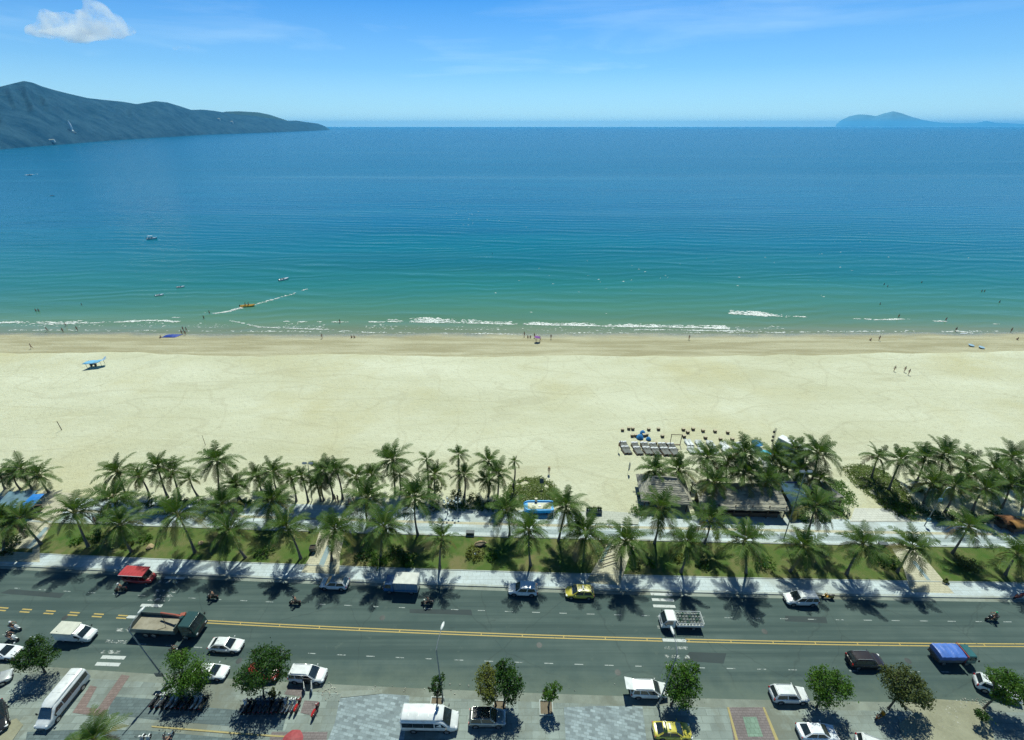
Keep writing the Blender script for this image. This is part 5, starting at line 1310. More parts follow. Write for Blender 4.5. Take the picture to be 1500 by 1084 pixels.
# ================================================================ PEOPLE
SKIN = M('skin', (.32, .18, .12), .6, .1, 6); SKIN_D = M('tanned_skin', (.20, .11, .07), .6, .1, 6); HAIR = M('black_hair', (.012, .010, .009), .5, .2, 20)
EYE = M('eye_white', (.7, .7, .68), .3); LIP = M('lips', (.28, .09, .08), .5)
POSES = {}
def pose_joints(pose):
    J = {}
    def both(n, x, y, z): J[n + 'L'] = (x, y, z); J[n + 'R'] = (x, -y, z)
    if pose in ('stand', 'walk', 'wave'):
        J.update(pel=(0, 0, .96), waist=(0, 0, 1.10), chest=(.01, 0, 1.30), neck=(0, 0, 1.48), jaw=(.03, 0, 1.56), head=(.015, 0, 1.68))
        both('hip', 0, .095, .90); both('kne', .02, .10, .50); both('ank', -.02, .105, .09); both('toe', .15, .125, .035)
        both('sho', 0, .18, 1.42); both('elb', -.03, .25, 1.14); both('wri', .05, .27, .90); both('han', .08, .265, .81)
        if pose == 'walk':
            J['kneL'] = (.20, .10, .52); J['ankL'] = (.22, .10, .12); J['toeL'] = (.38, .12, .07); J['kneR'] = (-.02, -.10, .50); J['ankR'] = (-.30, -.10, .16); J['toeR'] = (-.17, -.12, .04)
            J['elbL'] = (-.14, .24, 1.16); J['wriL'] = (-.12, .26, .92); J['hanL'] = (-.10, .26, .83); J['elbR'] = (.08, -.24, 1.15); J['wriR'] = (.25, -.24, .97); J['hanR'] = (.31, -.235, .90)
        if pose == 'wave':
            J['elbL'] = (.02, .42, 1.32); J['wriL'] = (.05, .55, 1.50); J['hanL'] = (.06, .59, 1.58)
    elif pose == 'ride':
        J.update(pel=(-.28, 0, .98), waist=(-.27, 0, 1.10), chest=(-.19, 0, 1.30), neck=(-.12, 0, 1.48), jaw=(-.07, 0, 1.56), head=(-.08, 0, 1.68))
        both('hip', -.26, .10, .93); both('kne', .12, .19, .83); both('ank', .10, .17, .44); both('toe', .26, .18, .41)
        both('sho', -.14, .18, 1.42); both('elb', -.02, .30, 1.20); both('wri', .14, .31, 1.08); both('han', .20, .30, 1.06)
    else:                                                   # sitting on the sand
        J.update(pel=(0, 0, .13), waist=(-.03, 0, .27), chest=(-.02, 0, .47), neck=(.02, 0, .65), jaw=(.06, 0, .73), head=(.05, 0, .85))
        both('hip', .02, .10, .12); both('kne', .38, .14, .44); both('ank', .56, .12, .08); both('toe', .71, .13, .04)
        both('sho', .0, .18, .59); both('elb', .12, .25, .37); both('wri', .33, .20, .40); both('han', .40, .17, .42)
    return J
def person_mesh(pose):
    if pose in POSES: return POSES[pose]
    J = pose_joints(pose)
    rad = dict(pel=(.15, .12), waist=(.135, .105), chest=(.155, .115), neck=(.055, .055), jaw=(.078, .07), head=(.098, .085), hip=(.09, .085), kne=(.058, .058), ank=(.04, .038), toe=(.042, .03), sho=(.062, .06), elb=(.042, .042), wri=(.028, .026), han=(.038, .018))
    E = [('pel', 'waist', 1), ('waist', 'chest', 1), ('chest', 'neck', 0), ('neck', 'jaw', 0), ('jaw', 'head', 0)]
    for s in 'LR': E += [('pel', 'hip' + s, 2), ('hip' + s, 'kne' + s, 2), ('kne' + s, 'ank' + s, 3), ('ank' + s, 'toe' + s, 3), ('chest', 'sho' + s, 1), ('sho' + s, 'elb' + s, 1), ('elb' + s, 'wri' + s, 0), ('wri' + s, 'han' + s, 0)]
    names = list(J); V = [Vector(J[n]) for n in names]; RR = [rad[n if n in rad else n[:-1]] for n in names]; idx = {n: i for i, n in enumerate(names)}
    ed = [(idx[a], idx[b]) for a, b, _ in E]; lab = [l for *_, l in E]
    for s in 'LR':                                          # five fingers, unequal, slightly curled; the thumb leaves the side of the palm
        h, w = Vector(J['han' + s]), Vector(J['wri' + s]); d = (h - w).normalized(); sd = 1 if s == 'L' else -1
        side = d.cross(Vector((0, sd, 0))).normalized(); inw = Vector((0, -sd, 0)); inw = (inw - d * inw.dot(d)).normalized()
        for k, ln in enumerate((.062, .074, .070, .055)):
            off = side * (.026 - .0175 * k); a = h + d * .02 + off; b = a + d * ln * .55 + inw * .004; c = b + d * ln * .40 + inw * .026
            n0 = len(V); V += [a, b, c]; RR += [(.010, .010), (.009, .009), (.007, .007)]; ed += [(idx['han' + s], n0), (n0, n0 + 1), (n0 + 1, n0 + 2)]; lab += [0, 0, 0]
        a = w.lerp(h, .55) + side * .03; b = a + (d * .6 + side * .7).normalized() * .035; c = b + (d + inw * .4).normalized() * .028
        n0 = len(V); V += [a, b, c]; RR += [(.011, .011), (.010, .010), (.008, .008)]; ed += [(idx['han' + s], n0), (n0, n0 + 1), (n0 + 1, n0 + 2)]; lab += [0, 0, 0]
    me = bpy.data.meshes.new('person'); me.from_pydata([tuple(v) for v in V], ed, [])
    o = bpy.data.objects.new('person', me); COL.objects.link(o)
    o.modifiers.new('skin', 'SKIN'); sv = me.skin_vertices[0].data
    for i, r in enumerate(RR): sv[i].radius = r; sv[i].use_root = (i == idx['pel'])
    ss = o.modifiers.new('sub', 'SUBSURF'); ss.levels = ss.render_levels = 1
    dg = bpy.context.evaluated_depsgraph_get(); res = bpy.data.meshes.new_from_object(o.evaluated_get(dg))
    bpy.data.objects.remove(o)
    segs = [(V[a], V[b], l) for (a, b), l in zip(ed, lab)]
    mi = []
    for p in res.polygons:
        c = p.center; best = (9, 0)
        for a, b, l in segs:
            ab = b - a; t = max(0, min(1, (c - a).dot(ab) / max(1e-9, ab.length_squared))); dd = (c - a - ab * t).length
            if dd < best[0]: best = (dd, l)
        mi.append(best[1])
    # face: nose, ears, eyes and mouth joined into the same mesh
    hd, jw = Vector(J['head']), Vector(J['jaw']); mid = hd.lerp(jw, .35)
    fb = MB(); fb.ell(mid + Vector((.092, 0, -.012)), (.018, .013, .022), 6, 4, 0)
    for s in (-1, 1):
        fb.ell(mid + Vector((0, s * .088, -.005)), (.022, .012, .032), 6, 4, 0); fb.ell(mid + Vector((.080, s * .034, .018)), (.010, .014, .008), 6, 4, 4)
    fb.ell(mid + Vector((.080, 0, -.05)), (.012, .026, .008), 6, 4, 5)
    bm = bmesh.new(); bm.from_mesh(res)
    vs = [bm.verts.new(v) for v in fb.v]; bm.faces.ensure_lookup_table()
    fm = []
    for f, m_ in zip(fb.f, fb.m):
        try: bm.faces.new([vs[i] for i in f]); fm.append(m_)
        except ValueError: pass
    bm.to_mesh(res); bm.free(); mi += fm
    res.polygons.foreach_set('material_index', mi); res.polygons.foreach_set('use_smooth', [True] * len(res.polygons))
    POSES[pose] = (res, J); return POSES[pose]
def cloth(c): return M('cloth_%.2f_%.2f_%.2f' % c, c, .85, .12, 8)
def person(pose, loc, rz, top, bottom, label, group=None, skin=SKIN, hat=None, lower=None, hair=True):
    res, J = person_mesh(pose); me = res.copy(); me.materials.clear()
    for m in (skin, top, bottom, lower or skin, EYE, LIP): me.materials.append(m)
    o = bpy.data.objects.new('person', me); COL.objects.link(o); tag(o, label, 'person', group)
    place(o, loc, rz)
    h = Vector(J['head'])
    if hat == 'helmet':
        mb = MB(); mb.lathe([(.125, -.06), (.135, .0), (.12, .07), (.075, .115), (.01, .13)], 14, h + Vector((-.005, 0, .0))); mb.box(h + Vector((.125, 0, -.0)), (.07, .16, .015), ry=.2)
        mb.build('helmet', HELM, o)
    elif hat == 'cone':
        mb = MB(); mb.lathe([(.25, .03), (.24, .05), (.12, .13), (.01, .20)], 16, h); mb.build('hat', M('straw_hat', (.45, .37, .2), .8), o)
    elif hair:
        mb = MB(); mb.lathe([(.100, -.07), (.112, .0), (.10, .06), (.06, .10), (.01, .112)], 12, h + Vector((-.022, 0, .0))); mb.build('hair', HAIR, o)
    return o
HELM = paint('white_helmet', (.7, .72, .74)); HW = HELM
DARK, NAVYC, WHITEC, REDC, PINK, BLUEC, GREENC, TANC = cloth((.02, .02, .025)), cloth((.02, .035, .08)), cloth((.62, .64, .66)), cloth((.35, .04, .04)), cloth((.42, .10, .26)), cloth((.05, .22, .42)), cloth((.04, .22, .12)), cloth((.30, .22, .14))
def rider(px, py, rz, sc_, top, bottom, label_p, label_s, helm=None, z0=0.0):
    global HELM
    p = g(px, py, .8)
    inst(sc_, (p.x, p.y, z0), rz, label_s, 'motorbikes being ridden along the road')
    HELM = helm or HW
    person('ride', (p.x, p.y, z0), rz, top, bottom, label_p, 'motorbike riders', hat='helmet', lower=bottom)
    HELM = HW
HB = paint('black_helmet', (.02, .02, .022)); HG = paint('green_helmet', (.02, .30, .13)); HBL = paint('blue_helmet', (.03, .12, .30))
hd = lambda px, py, f=False: heading(g(px, py).x, f)
rider(175, 861, hd(175, 861, True) + .2, SC_B, cloth((.30, .30, .42)), DARK, 'rider in a lilac shirt and white helmet below the red shuttle car', 'dark motorbike ridden below the red shuttle car')
rider(310, 872, hd(310, 872, True), SC_B, cloth((.03, .07, .12)), DARK, 'rider in a dark blue top, in the far lanes right of the left crosswalk', 'dark motorbike in the far lanes right of the left crosswalk', HB)
rider(431, 880, hd(431, 880, True), SC_B, BLUEC, DARK, 'rider in a bright blue jacket left of the white crossover', 'dark motorbike ridden by the person in bright blue', HB)
rider(625, 880, hd(625, 880, True), SC_B, DARK, DARK, 'rider all in black below the blue cab box truck', 'black motorbike below the blue cab box truck', HB)
rider(1455, 903, hd(1455, 903, True), SC_B, NAVYC, DARK, 'rider in navy with a green helmet on the far right of the road', 'dark motorbike ridden by the person with the green helmet', HG)
rider(20, 917, hd(20, 917), SC_W, cloth((.25, .28, .30)), DARK, 'rider in grey on the upper of two motorbikes at the left edge', 'pale motorbike, the upper one of two at the left edge')
rider(16, 932, hd(16, 932), SC_W, DARK, DARK, 'rider in black on the lower of two motorbikes above the cut off white sedan', 'white motorbike, the lower one of two above the cut off white sedan', HB)
rider(256, 952, hd(256, 952), SC_B, NAVYC, DARK, 'rider in navy between the crane truck and the bright green tree', 'dark motorbike between the crane truck and the bright green tree', HB)
rider(245, 1082, PI / 2, SC_U, BLUEC, DARK, 'rider with dark helmet and blue top on the pavement at the bottom edge', 'slate blue scooter ridden on the pavement at the bottom edge', HB, .03)

def at_sand(px, py): return on_sand(px, py)
def who(pose, px, py, rz, top, bot, label, group='people on the beach', where='sand', **k):
    if where == 'sand': p = on_sand(px, py)
    elif where == 'prom': p = g(px, py, .22)
    else:
        p = on_sea(px, py); p = Vector((p.x, p.y, max(sand_z(p.x, p.y), WATER_Z - 1.0)))
    return person(pose, p, rz, top, bot, label, group, **k)
SW = 'people wading in the sea'
for a in (('stand', 53, 456, 0, SKIN, DARK, 'bather on the left of a pair in the water near the left edge'), ('stand', 57, 456, 2, DARK, DARK, 'bather on the right of a pair in the water near the left edge'),
          ('stand', 120, 447, 1, DARK, DARK, 'lone swimmer above the left breakers'), ('walk', 97, 478, .5, SKIN_D, DARK, 'person walking in the foam at the left end of the breakers'),
          ('walk', 299, 467, 2.5, REDC, DARK, 'person in dark red wading below the boat wake'), ('stand', 307, 459, 0, DARK, DARK, 'dark clothed person standing in the end of the boat wake'),
          ('stand', 498, 473, 1, DARK, NAVYC, 'person in navy at the left tip of the long breaker'), ('stand', 721, 372, 0, DARK, DARK, 'swimmer alone in the middle of the green water'),
          ('walk', 1289, 446, 2.6, DARK, DARK, 'dark surfer wading right of the lone breaking wave'), ('walk', 1316, 465, 1.2, SKIN_D, DARK, 'person at the right small breaker crest'),
          ('walk', 1385, 470, 1.2, DARK, NAVYC, 'person in navy walking out through shallow water on the right'), ('stand', 1295, 417, 0, DARK, DARK, 'left one of two far swimmers on the right side'),
          ('stand', 1300, 420, 2, SKIN_D, DARK, 'right one of two far swimmers on the right side'), ('stand', 1350, 414, 0, DARK, DARK, 'single swimmer right of the two far swimmers'),
          ('stand', 1438, 427, 0, DARK, DARK, 'left head of the pair of swimmers near the right edge'), ('stand', 1442, 427, 0, SKIN_D, DARK, 'right head of the pair of swimmers near the right edge'), ('stand', 1464, 443, 0, DARK, DARK, 'swimmer below the pair near the right edge'), ('stand', 1480, 487, 0, DARK, DARK, 'person standing in the swash near the right edge')):
    who(*a, SW, 'sea')
for a in (('walk', 70, 486, 1, DARK, DARK, 'dark figure walking at the waterline near the left edge'), ('stand', 93, 487, 0, NAVYC, DARK, 'small figure at the waterline between two others on the left'), ('walk', 114, 485, 2, DARK, TANC, 'figure at the waterline right of the left breakers'),
          ('walk', 47, 511, .4, REDC, REDC, 'person in red walking on damp sand at the left'), ('stand', 267, 490, 0, DARK, DARK, 'front left person of the group beside the blue tarpaulin'), ('stand', 272, 491, 2, SKIN, REDC, 'front right person of the group beside the blue tarpaulin'),
          ('stand', 269, 485, 0, REDC, DARK, 'back left person of the group beside the blue tarpaulin'), ('walk', 274, 486, 3, DARK, DARK, 'back right person of the group beside the blue tarpaulin'), ('sit', 236, 495, 3, REDC, DARK, 'person in red sitting at the left end of the blue tarpaulin'),
          ('walk', 472, 496, 1.9, REDC, TANC, 'person in dark red alone on damp sand left of the middle'), ('sit', 515, 495, 1.5, DARK, TANC, 'left one of two people sitting close together on the damp sand'), ('sit', 519, 495, 1.5, GREENC, DARK, 'right one of two people sitting close together on the damp sand'),
          ('stand', 768, 493, 1, NAVYC, DARK, 'thin dark figure at the left of the group by the purple parasol'), ('sit', 773, 495, 1, DARK, DARK, 'left sitting figure beside the purple parasol'), ('sit', 777, 495, 1.6, NAVYC, DARK, 'right sitting figure beside the purple parasol'),
          ('stand', 783, 495, 2, DARK, NAVYC, 'dark figure standing behind the purple parasol'), ('stand', 785, 502, 0, PINK, DARK, 'person in pink holding the purple parasol'), ('walk', 791, 500, 0, DARK, DARK, 'dark figure right of the purple parasol'), ('stand', 807, 497, 1, TANC, WHITEC, 'person in white shorts at the right of the parasol group'),
          ('stand', 1009, 498, 1, TANC, DARK, 'lone figure on the damp sand below the long breaker end'), ('sit', 1275, 499, 1.4, DARK, GREENC, 'person sitting on the damp sand on the right side'), ('walk', 1287, 499, .6, WHITEC, TANC, 'slim person in white walking right of the sitting one'),
          ('walk', 1309, 544, .3, DARK, DARK, 'first of three people walking over the dry sand on the right'), ('walk', 1324, 545, .3, TANC, DARK, 'middle one of three people walking over the dry sand on the right'), ('walk', 1330, 549, .3, DARK, NAVYC, 'last of three people walking over the dry sand on the right'),
          ('stand', 1399, 486, .3, DARK, DARK, 'surf teacher in black at the waterline on the right'), ('sit', 1490, 498, 1, SKIN_D, DARK, 'small sitting figure on damp sand at the right edge')):
    who(*a)
who('stand', 804, 694, -1.5, REDC, DARK, 'person in a conical hat and dark red shirt on the sand behind the vine mound', hat='cone')
who('ride', 514, 741, .3, PINK, DARK, 'person in pink sitting on the scooter in promenade shade', 'people on the promenade', 'prom', lower=DARK)
for a in (('stand', 519, 738, 2, DARK, DARK, 'dark figure standing next to the person in pink'), ('stand', 492, 735, 1, DARK, NAVYC, 'left one of two figures in palm shade on the promenade'), ('stand', 496, 736, 3, DARK, DARK, 'right one of two figures in palm shade on the promenade'), ('stand', 142, 768, 0, DARK, DARK, 'dark figure at the promenade wall under the big left palm')):
    who(*a, 'people on the promenade', 'prom')
# purple parasol
def parasol(loc, r, h, mat, label, tilt=0, name='parasol', closed=False, group=None, cat='parasol'):
    root = empty(name, loc, R.random() * 2, label, cat, group); root.rotation_euler.x = tilt
    mb = MB(); mb.tube([(0, 0, -.1), (0, 0, h)], .025, 6); mb.build('pole', STEEL, root)
    mb = MB(); n = 8
    if closed: mb.lathe([(.10, h - 1.5), (.22, h - 1.3), (.13, h - .5), (.02, h + .05)], 9)
    else:
        rings = [[(math.cos(2 * PI * k / 16) * r * t * (1 if k % 2 == 0 else .96), math.sin(2 * PI * k / 16) * r * t * (1 if k % 2 == 0 else .96), h - (r * .38) * t ** 1.6 - (.0 if k % 2 == 0 else .02 * t)) for k in range(16)] for t in (.03, .35, .7, 1.0)]
        mb.loft(rings, 0, False, False)
        mb.loft([[(x, y, z - .012) for x, y, z in q] for q in rings[::-1]], 0, False, False)
    mb.build('canopy', mat, root)
    return root
parasol(on_sand(786, 501), 1.0, 2.1, M('purple_canvas', (.20, .05, .28), .7), 'purple parasol held over a group at the waterline', .15)

# ================================================================ BOATS AND BEACH THINGS
def speedboat(px, py, L, rz, label, canopy=False, group='white motor boats at anchor'):
    p = on_sea(px, py); root = empty('motor_boat', p, rz, label, 'boat', group); root.scale = (L / 6,) * 3
    k = 1; st = []
    for x, w, zk, zt, rc in ((-3, .95, -.25, .72, .05), (-2.2, 1.05, -.3, .75, .05), (-2.1, 1.05, -.3, .75, .3), (.5, 1.1, -.3, .84, .3), (.6, 1.09, -.3, .84, .02), (1.5, .95, -.25, .92, .0), (2.4, .55, -.05, 1.02, .0), (2.95, .12, .5, 1.1, .0)):
        st.append([(x * k, -w * k * .55, zk), (x * k, -w * k, .3), (x * k, -w * k * 1.02, zt), (x * k, -w * k * .86, zt), (x * k, -w * k * .80, zt - rc), (x * k, w * k * .80, zt - rc), (x * k, w * k * .86, zt), (x * k, w * k * 1.02, zt), (x * k, w * k, .3), (x * k, w * k * .55, zk)])
    mb = MB(); mb.loft(st); mb.build('hull', WHITE, root, ang=45)
    mb = MB(); mb.add([(.6 * k, -.75 * k, .95), (.6 * k, .75 * k, .95), (.2 * k, .7 * k, 1.45), (.2 * k, -.7 * k, 1.45)], [(0, 1, 2, 3)]); mb.build('windscreen', GLASS, root)
    mb = MB(); mb.box((-.2 * k, .3 * k, .85), (.5, .5, .5)); mb.box((-.2 * k, -.35 * k, .85), (.5, .5, .5)); mb.box((-1.8 * k, 0, .8), (.6, 1.4 * k, .4)); mb.build('seat', M('grey_vinyl', (.12, .13, .14), .6), root, bevel=.05)
    mb = MB(); mb.box((-3.15 * k, 0, .75), (.4, .4, .7)); mb.box((-3.2 * k, 0, .1), (.18, .14, .9)); mb.build('outboard_motor', BLACK, root, bevel=.05)
    if canopy:
        mb = MB(); mb.box((-.8 * k, 0, 2.15), (2.6 * k, 1.9 * k, .08)); 
        for sx in (-2, .4):
            for sy in (-.8, .8): mb.tube([(sx * k, sy * k, .7), (sx * k, sy * k, 2.12)], .03, 5)
        mb.build('awning', WHITE, root)
    return root
speedboat(223, 350, 5.4, .35, 'long white flat boat with an awning, farthest out of the anchored boats', True)
speedboat(416, 410, 4.3, .75, 'largest nearby white motor boat with dark seats, right of the others')
speedboat(265, 421, 3.0, .35, 'small white motor boat, right one of the close pair')
speedboat(234, 433, 3.0, .5, 'small white motor boat, left one of the close pair')
speedboat(44, 257, 6, .05, 'far white boat throwing a wake below the hills', group='far boats'); speedboat(77, 287, 3.6, .3, 'far white boat seen as a speck near the left edge', group='far boats')
p = on_sea(363, 449); yb = empty('banana_boat', p, .22, 'yellow inflatable boat with two riders running along its own wake', 'boat')
YI = paint('yellow_inflatable', (.62, .36, .04), .4)
for s in (-1, 1):
    mb = MB(); mb.tube([(-3.2, s * .5, .35), (1.6, s * .55, .35), (2.6, s * .42, .45), (3.3, s * .15, .7)], [.28, .32, .30, .14], 10); mb.build('float_tube', YI, yb)
mb = MB(); mb.tube([(-3.0, 0, .55), (2.2, 0, .6), (3.0, 0, .8)], [.3, .34, .2], 10); mb.build('seat_tube', YI, yb)
mb = MB(); mb.box((-3.4, 0, .6), (.4, .5, .8)); mb.build('outboard_motor', BLACK, yb, bevel=.05); yb.scale = (.8, .9, .9)
for i, (dx, t_, lab) in enumerate(((.3, REDC, 'front rider in red on the yellow inflatable boat'), (-.8, DARK, 'rear rider in black on the yellow inflatable boat'))):
    q = p + Vector((math.cos(.22) * (dx + .28), math.sin(.22) * (dx + .28), -.02)); person('ride', q, .22, t_, DARK, lab, 'riders on the yellow inflatable boat', lower=DARK)
# round basket boats
for px, py, lab in ((1422, 507, 'round blue rimmed basket boat, left one of two on the damp sand'), (1437, 510, 'round blue rimmed basket boat, right one of two on the damp sand')):
    root = empty('basket_boat', on_sand(px, py), .3, lab, 'basket boat', 'basket boats on the damp sand'); root.scale = (.62, .62, .62); root.rotation_euler.x = .12
    mb = MB(); mb.lathe([(.2, -.02), (.8, .1), (1.1, .45), (1.18, .62), (1.1, .62), (1.0, .42), (.7, .16), (.1, .1)], 22); mb.build('hull', paint('dark_navy_basket', (.02, .045, .10), .6), root)
    mb = MB(); mb.lathe([(1.08, .62), (1.22, .60), (1.24, .67), (1.10, .70)], 22); mb.build('rim', paint('pale_blue_rim', (.30, .45, .55), .5), root)
    mb = MB(); mb.box((0, 0, .5), (.28, 2.1, .06)); mb.build('thwart', WHITE, root)
# surfboard beside the teacher
p = on_sand(1412, 489); mb = MB(); mb.ell((0, 0, .1), (1.3, .3, .05), 14, 6); mb.ell((-1.0, 0, .0), (.1, .02, .12), 6, 4)
tag(mb.build('surfboard', WHITE, None, p), 'white surfboard lying at the waterline beside the surf teacher', 'surfboard')
# blue tarp over gear
p = on_sand(252, 492.5); mb = MB(); n = 14
v = []
for j in range(8):
    for i in range(n + 1):
        x, y = lerp(-3.2, 3.0, i / n) + .25 * math.sin(j * .9) + (j - 4) * .22, lerp(-1.7, 1.7, j / 7)
        e = min(i, n - i) / n * 2 * min(j, 7 - j) / 3.5
        v.append((x, y, .12 + .55 * min(1, e * 2.2) * (.7 + .4 * noise.noise((i * .5, j * .6, 2)))))
mb.add(v, [(j * (n + 1) + i, j * (n + 1) + i + 1, (j + 1) * (n + 1) + i + 1, (j + 1) * (n + 1) + i) for j in range(7) for i in range(n)], 0, True)
o = mb.build('tarpaulin', M('dark_blue_tarpaulin', (.015, .045, .28), .5, .2, 1.2, bmp=.05, bscale=3), None, p, ang=80); o.modifiers.new('s', 'SOLIDIFY').thickness = .03
o.scale = (.78, .78, .78); tag(o, 'dark blue tarpaulin spread over gear near the waterline on the left', 'tarpaulin')
# beach shelter with sky blue canopy
p = on_sand(143, 537); root = empty('beach_shelter', p, .30, 'sky blue cloth shelter on four posts with one raised flap', 'beach shelter')
SKYC = M('sky_blue_canvas', (.14, .40, .62), .7, .18, .8); 
mb = MB(); v = []; n = 10
for j in range(5):
    for i in range(n + 1):
        x, y = lerp(-2.9, 2.4, i / n) + (j - 2) * .35, lerp(-1.5, 1.5, j / 4); v.append((x, y, 2.15 - .28 * math.sin(PI * i / n) * (.6 + .3 * (j == 2)) + .22 * abs(j - 2) * -.4 + .05 * math.sin(i * 1.9 + j)))
mb.add(v, [(j * (n + 1) + i, j * (n + 1) + i + 1, (j + 1) * (n + 1) + i + 1, (j + 1) * (n + 1) + i) for j in range(4) for i in range(n)], 0, True)
o = mb.build('canopy', SKYC, root, ang=80); o.modifiers.new('s', 'SOLIDIFY').thickness = .03
mb = MB(); mb.add([(2.0, -.9, 2.1), (3.3, -.4, 2.25), (3.5, 1.1, 2.9), (2.7, 1.6, 2.7), (2.3, .4, 2.2)], [(0, 1, 2, 3, 4)]); o = mb.build('flap', M('pale_blue_canvas', (.32, .46, .62), .7), root); o.modifiers.new('s', 'SOLIDIFY').thickness = .03
for x in (-2.6, 2.0):
    for y in (-1.2, 1.2): mb = MB(); mb.tube([(x, y, -.2), (x, y, 2.15)], .05, 6); mb.build('post', DARKWOOD, root)
root.scale = (.74, .74, .85)
mb = MB(); mb.box((-1.2, .2, .7), (1.6, .8, .08)); mb.box((-1.8, .2, .35), (.1, .7, .7)); mb.box((-.6, .2, .35), (.1, .7, .7)); tag(mb.build('table', DARKWOOD, None, p + Vector((0, 0, 0))), 'dark wooden table in the shade of the sky blue shelter', 'table')
# beach poles
for (bx, by, tx, ty, r_, lab) in ((90.5, 630, 83.5, 617.5, .06, 'lone wooden volleyball post leaning on the open sand at the left'), (28, 674, 20.5, 660, .05, 'thin pole on the sand above the blue roofed kiosk'), (301, 652, 296, 638, .04, 'thin pole leaning on the sand beside the tall beach palm')):
    b = on_sand(bx, by); z = z_at(ty, b.y); x = x_at(tx, ty, b.y); mb = MB(); mb.tube([(0, 0, -.3), (x - b.x, 0, z - b.z)], [r_ * 1.2, r_], 7); mb.ell((x - b.x, 0, z - b.z), (r_ * 1.3,) * 3, 7, 4)
    tag(mb.build('post', DARKWOOD, None, b), lab, 'post', 'poles on the sand')

# ================================================================ BEACH CLUB
def thatch(name, c1, c2):
    m, nt, b, N, L = nodes(name); v = coords(nt)
    c = mixc(nt, noise_(nt, coords(nt, (9, 1.2, 9)), 2.5, 5, .7), c1, c2); c = mixc(nt, ramp(nt, noise_(nt, v, .7, 4), [(.4, 0.), (.7, .6)]), c, sc(c1, .65))
    w = N('ShaderNodeTexWave'); w.bands_direction = 'Z'; w.inputs['Scale'].default_value = 1.4; w.inputs['Distortion'].default_value = 3; L(v, w.inputs['Vector'])
    L(c, b.inputs['Base Color']); b.inputs['Roughness'].default_value = .95; L(bump(nt, w.outputs['Fac'], .5, .10, bump(nt, noise_(nt, coords(nt, (6, 1, 6)), 5, 4), .6, .06)), b.inputs['Normal']); return m
THATCH = thatch('weathered_thatch', (.25, .245, .20), (.42, .40, .33))
def roof_slope(mb, q, nu, nv, th, rag=.12):
    """thick ragged slope; q = bl, br, tr, tl"""
    q = [Vector(p) for p in q]; nrm = (q[1] - q[0]).cross(q[3] - q[0]).normalized()
    V = []
    for j in range(nv + 1):
        for i in range(nu + 1):
            u, t = i / nu, j / nv; p = (q[0] * (1 - u) + q[1] * u) * (1 - t) + (q[3] * (1 - u) + q[2] * u) * t
            V.append(p + nrm * (R.uniform(-.03, .05) + (.06 if j % 2 else 0)) + (Vector((0, 0, -rag * R.random())) if j == 0 else Vector()))
    n = nu + 1; F = [(j * n + i, j * n + i + 1, (j + 1) * n + i + 1, (j + 1) * n + i) for j in range(nv) for i in range(nu)]
    mb.add(V, F)
    W = [p - nrm * th for p in V]; mb.add(W, [f[::-1] for f in F])
    k = len(V)
    rim = [(i, i + 1) for i in range(nu)] + [(j * n + nu, (j + 1) * n + nu) for j in range(nv)] + [(nv * n + i + 1, nv * n + i) for i in range(nu)] + [((j + 1) * n, j * n) for j in range(nv)]
    mb.add(V + W, [(b_, a_, a_ + k, b_ + k) for a_, b_ in rim])
WALLW = M('dark_plank_wall', (.07, .055, .04), .85, .3, 2, stretch=(6, 6, 1))
# peaked hut
e0, e1 = g(944, 736, 2.4), g(1022, 742, 2.4)
cx, cy_ = (e0.x + e1.x) / 2 - .2, e0.y + 3.3
root = empty('thatched_hut', (cx, cy_, .2), -.10, 'peaked thatched hut at the left of the beach club', 'thatched hut')
W2, D2, eh, rh = 4.4, 3.6, 2.3, 4.9
mb = MB()
roof_slope(mb, [(-W2, -D2, eh), (W2, -D2, eh), (1.7, 0, rh), (-1.7, 0, rh)], 22, 9, .18)
roof_slope(mb, [(W2, D2, eh), (-W2, D2, eh), (-1.7, 0, rh), (1.7, 0, rh)], 22, 9, .18)
roof_slope(mb, [(W2, -D2, eh), (W2, D2, eh), (1.7, 0, rh), (1.7, 0, rh)], 14, 9, .18); roof_slope(mb, [(-W2, D2, eh), (-W2, -D2, eh), (-1.7, 0, rh), (-1.7, 0, rh)], 14, 9, .18)
rf = mb.build('roof', THATCH, root)
mb = MB(); mb.tube([(-1.9, 0, rh + .05), (0, 0, rh + .12), (1.9, 0, rh + .05)], [.16, .18, .16], 8); mb.build('ridge', THATCH, rf)
for x in (-3.6, 0, 3.6):
    for y in (-2.9, 2.9): mb = MB(); mb.tube([(x, y, -.2), (x, y, 2.9)], .11, 8); mb.build('post', DARKWOOD, root)
MB().box((0, 2.3, 1.2), (6.6, .12, 2.3)).build('rear_wall', WALLW, root)
mb = MB(); mb.box((-.6, -1.2, .55), (4.2, .7, 1.05)); mb.box((-.6, -1.25, 1.11), (4.5, .95, .07)); tag(mb.build('bar_counter', DARKWOOD, None, (cx, cy_, .2)), 'dark wooden bar counter under the peaked thatched hut', 'counter')
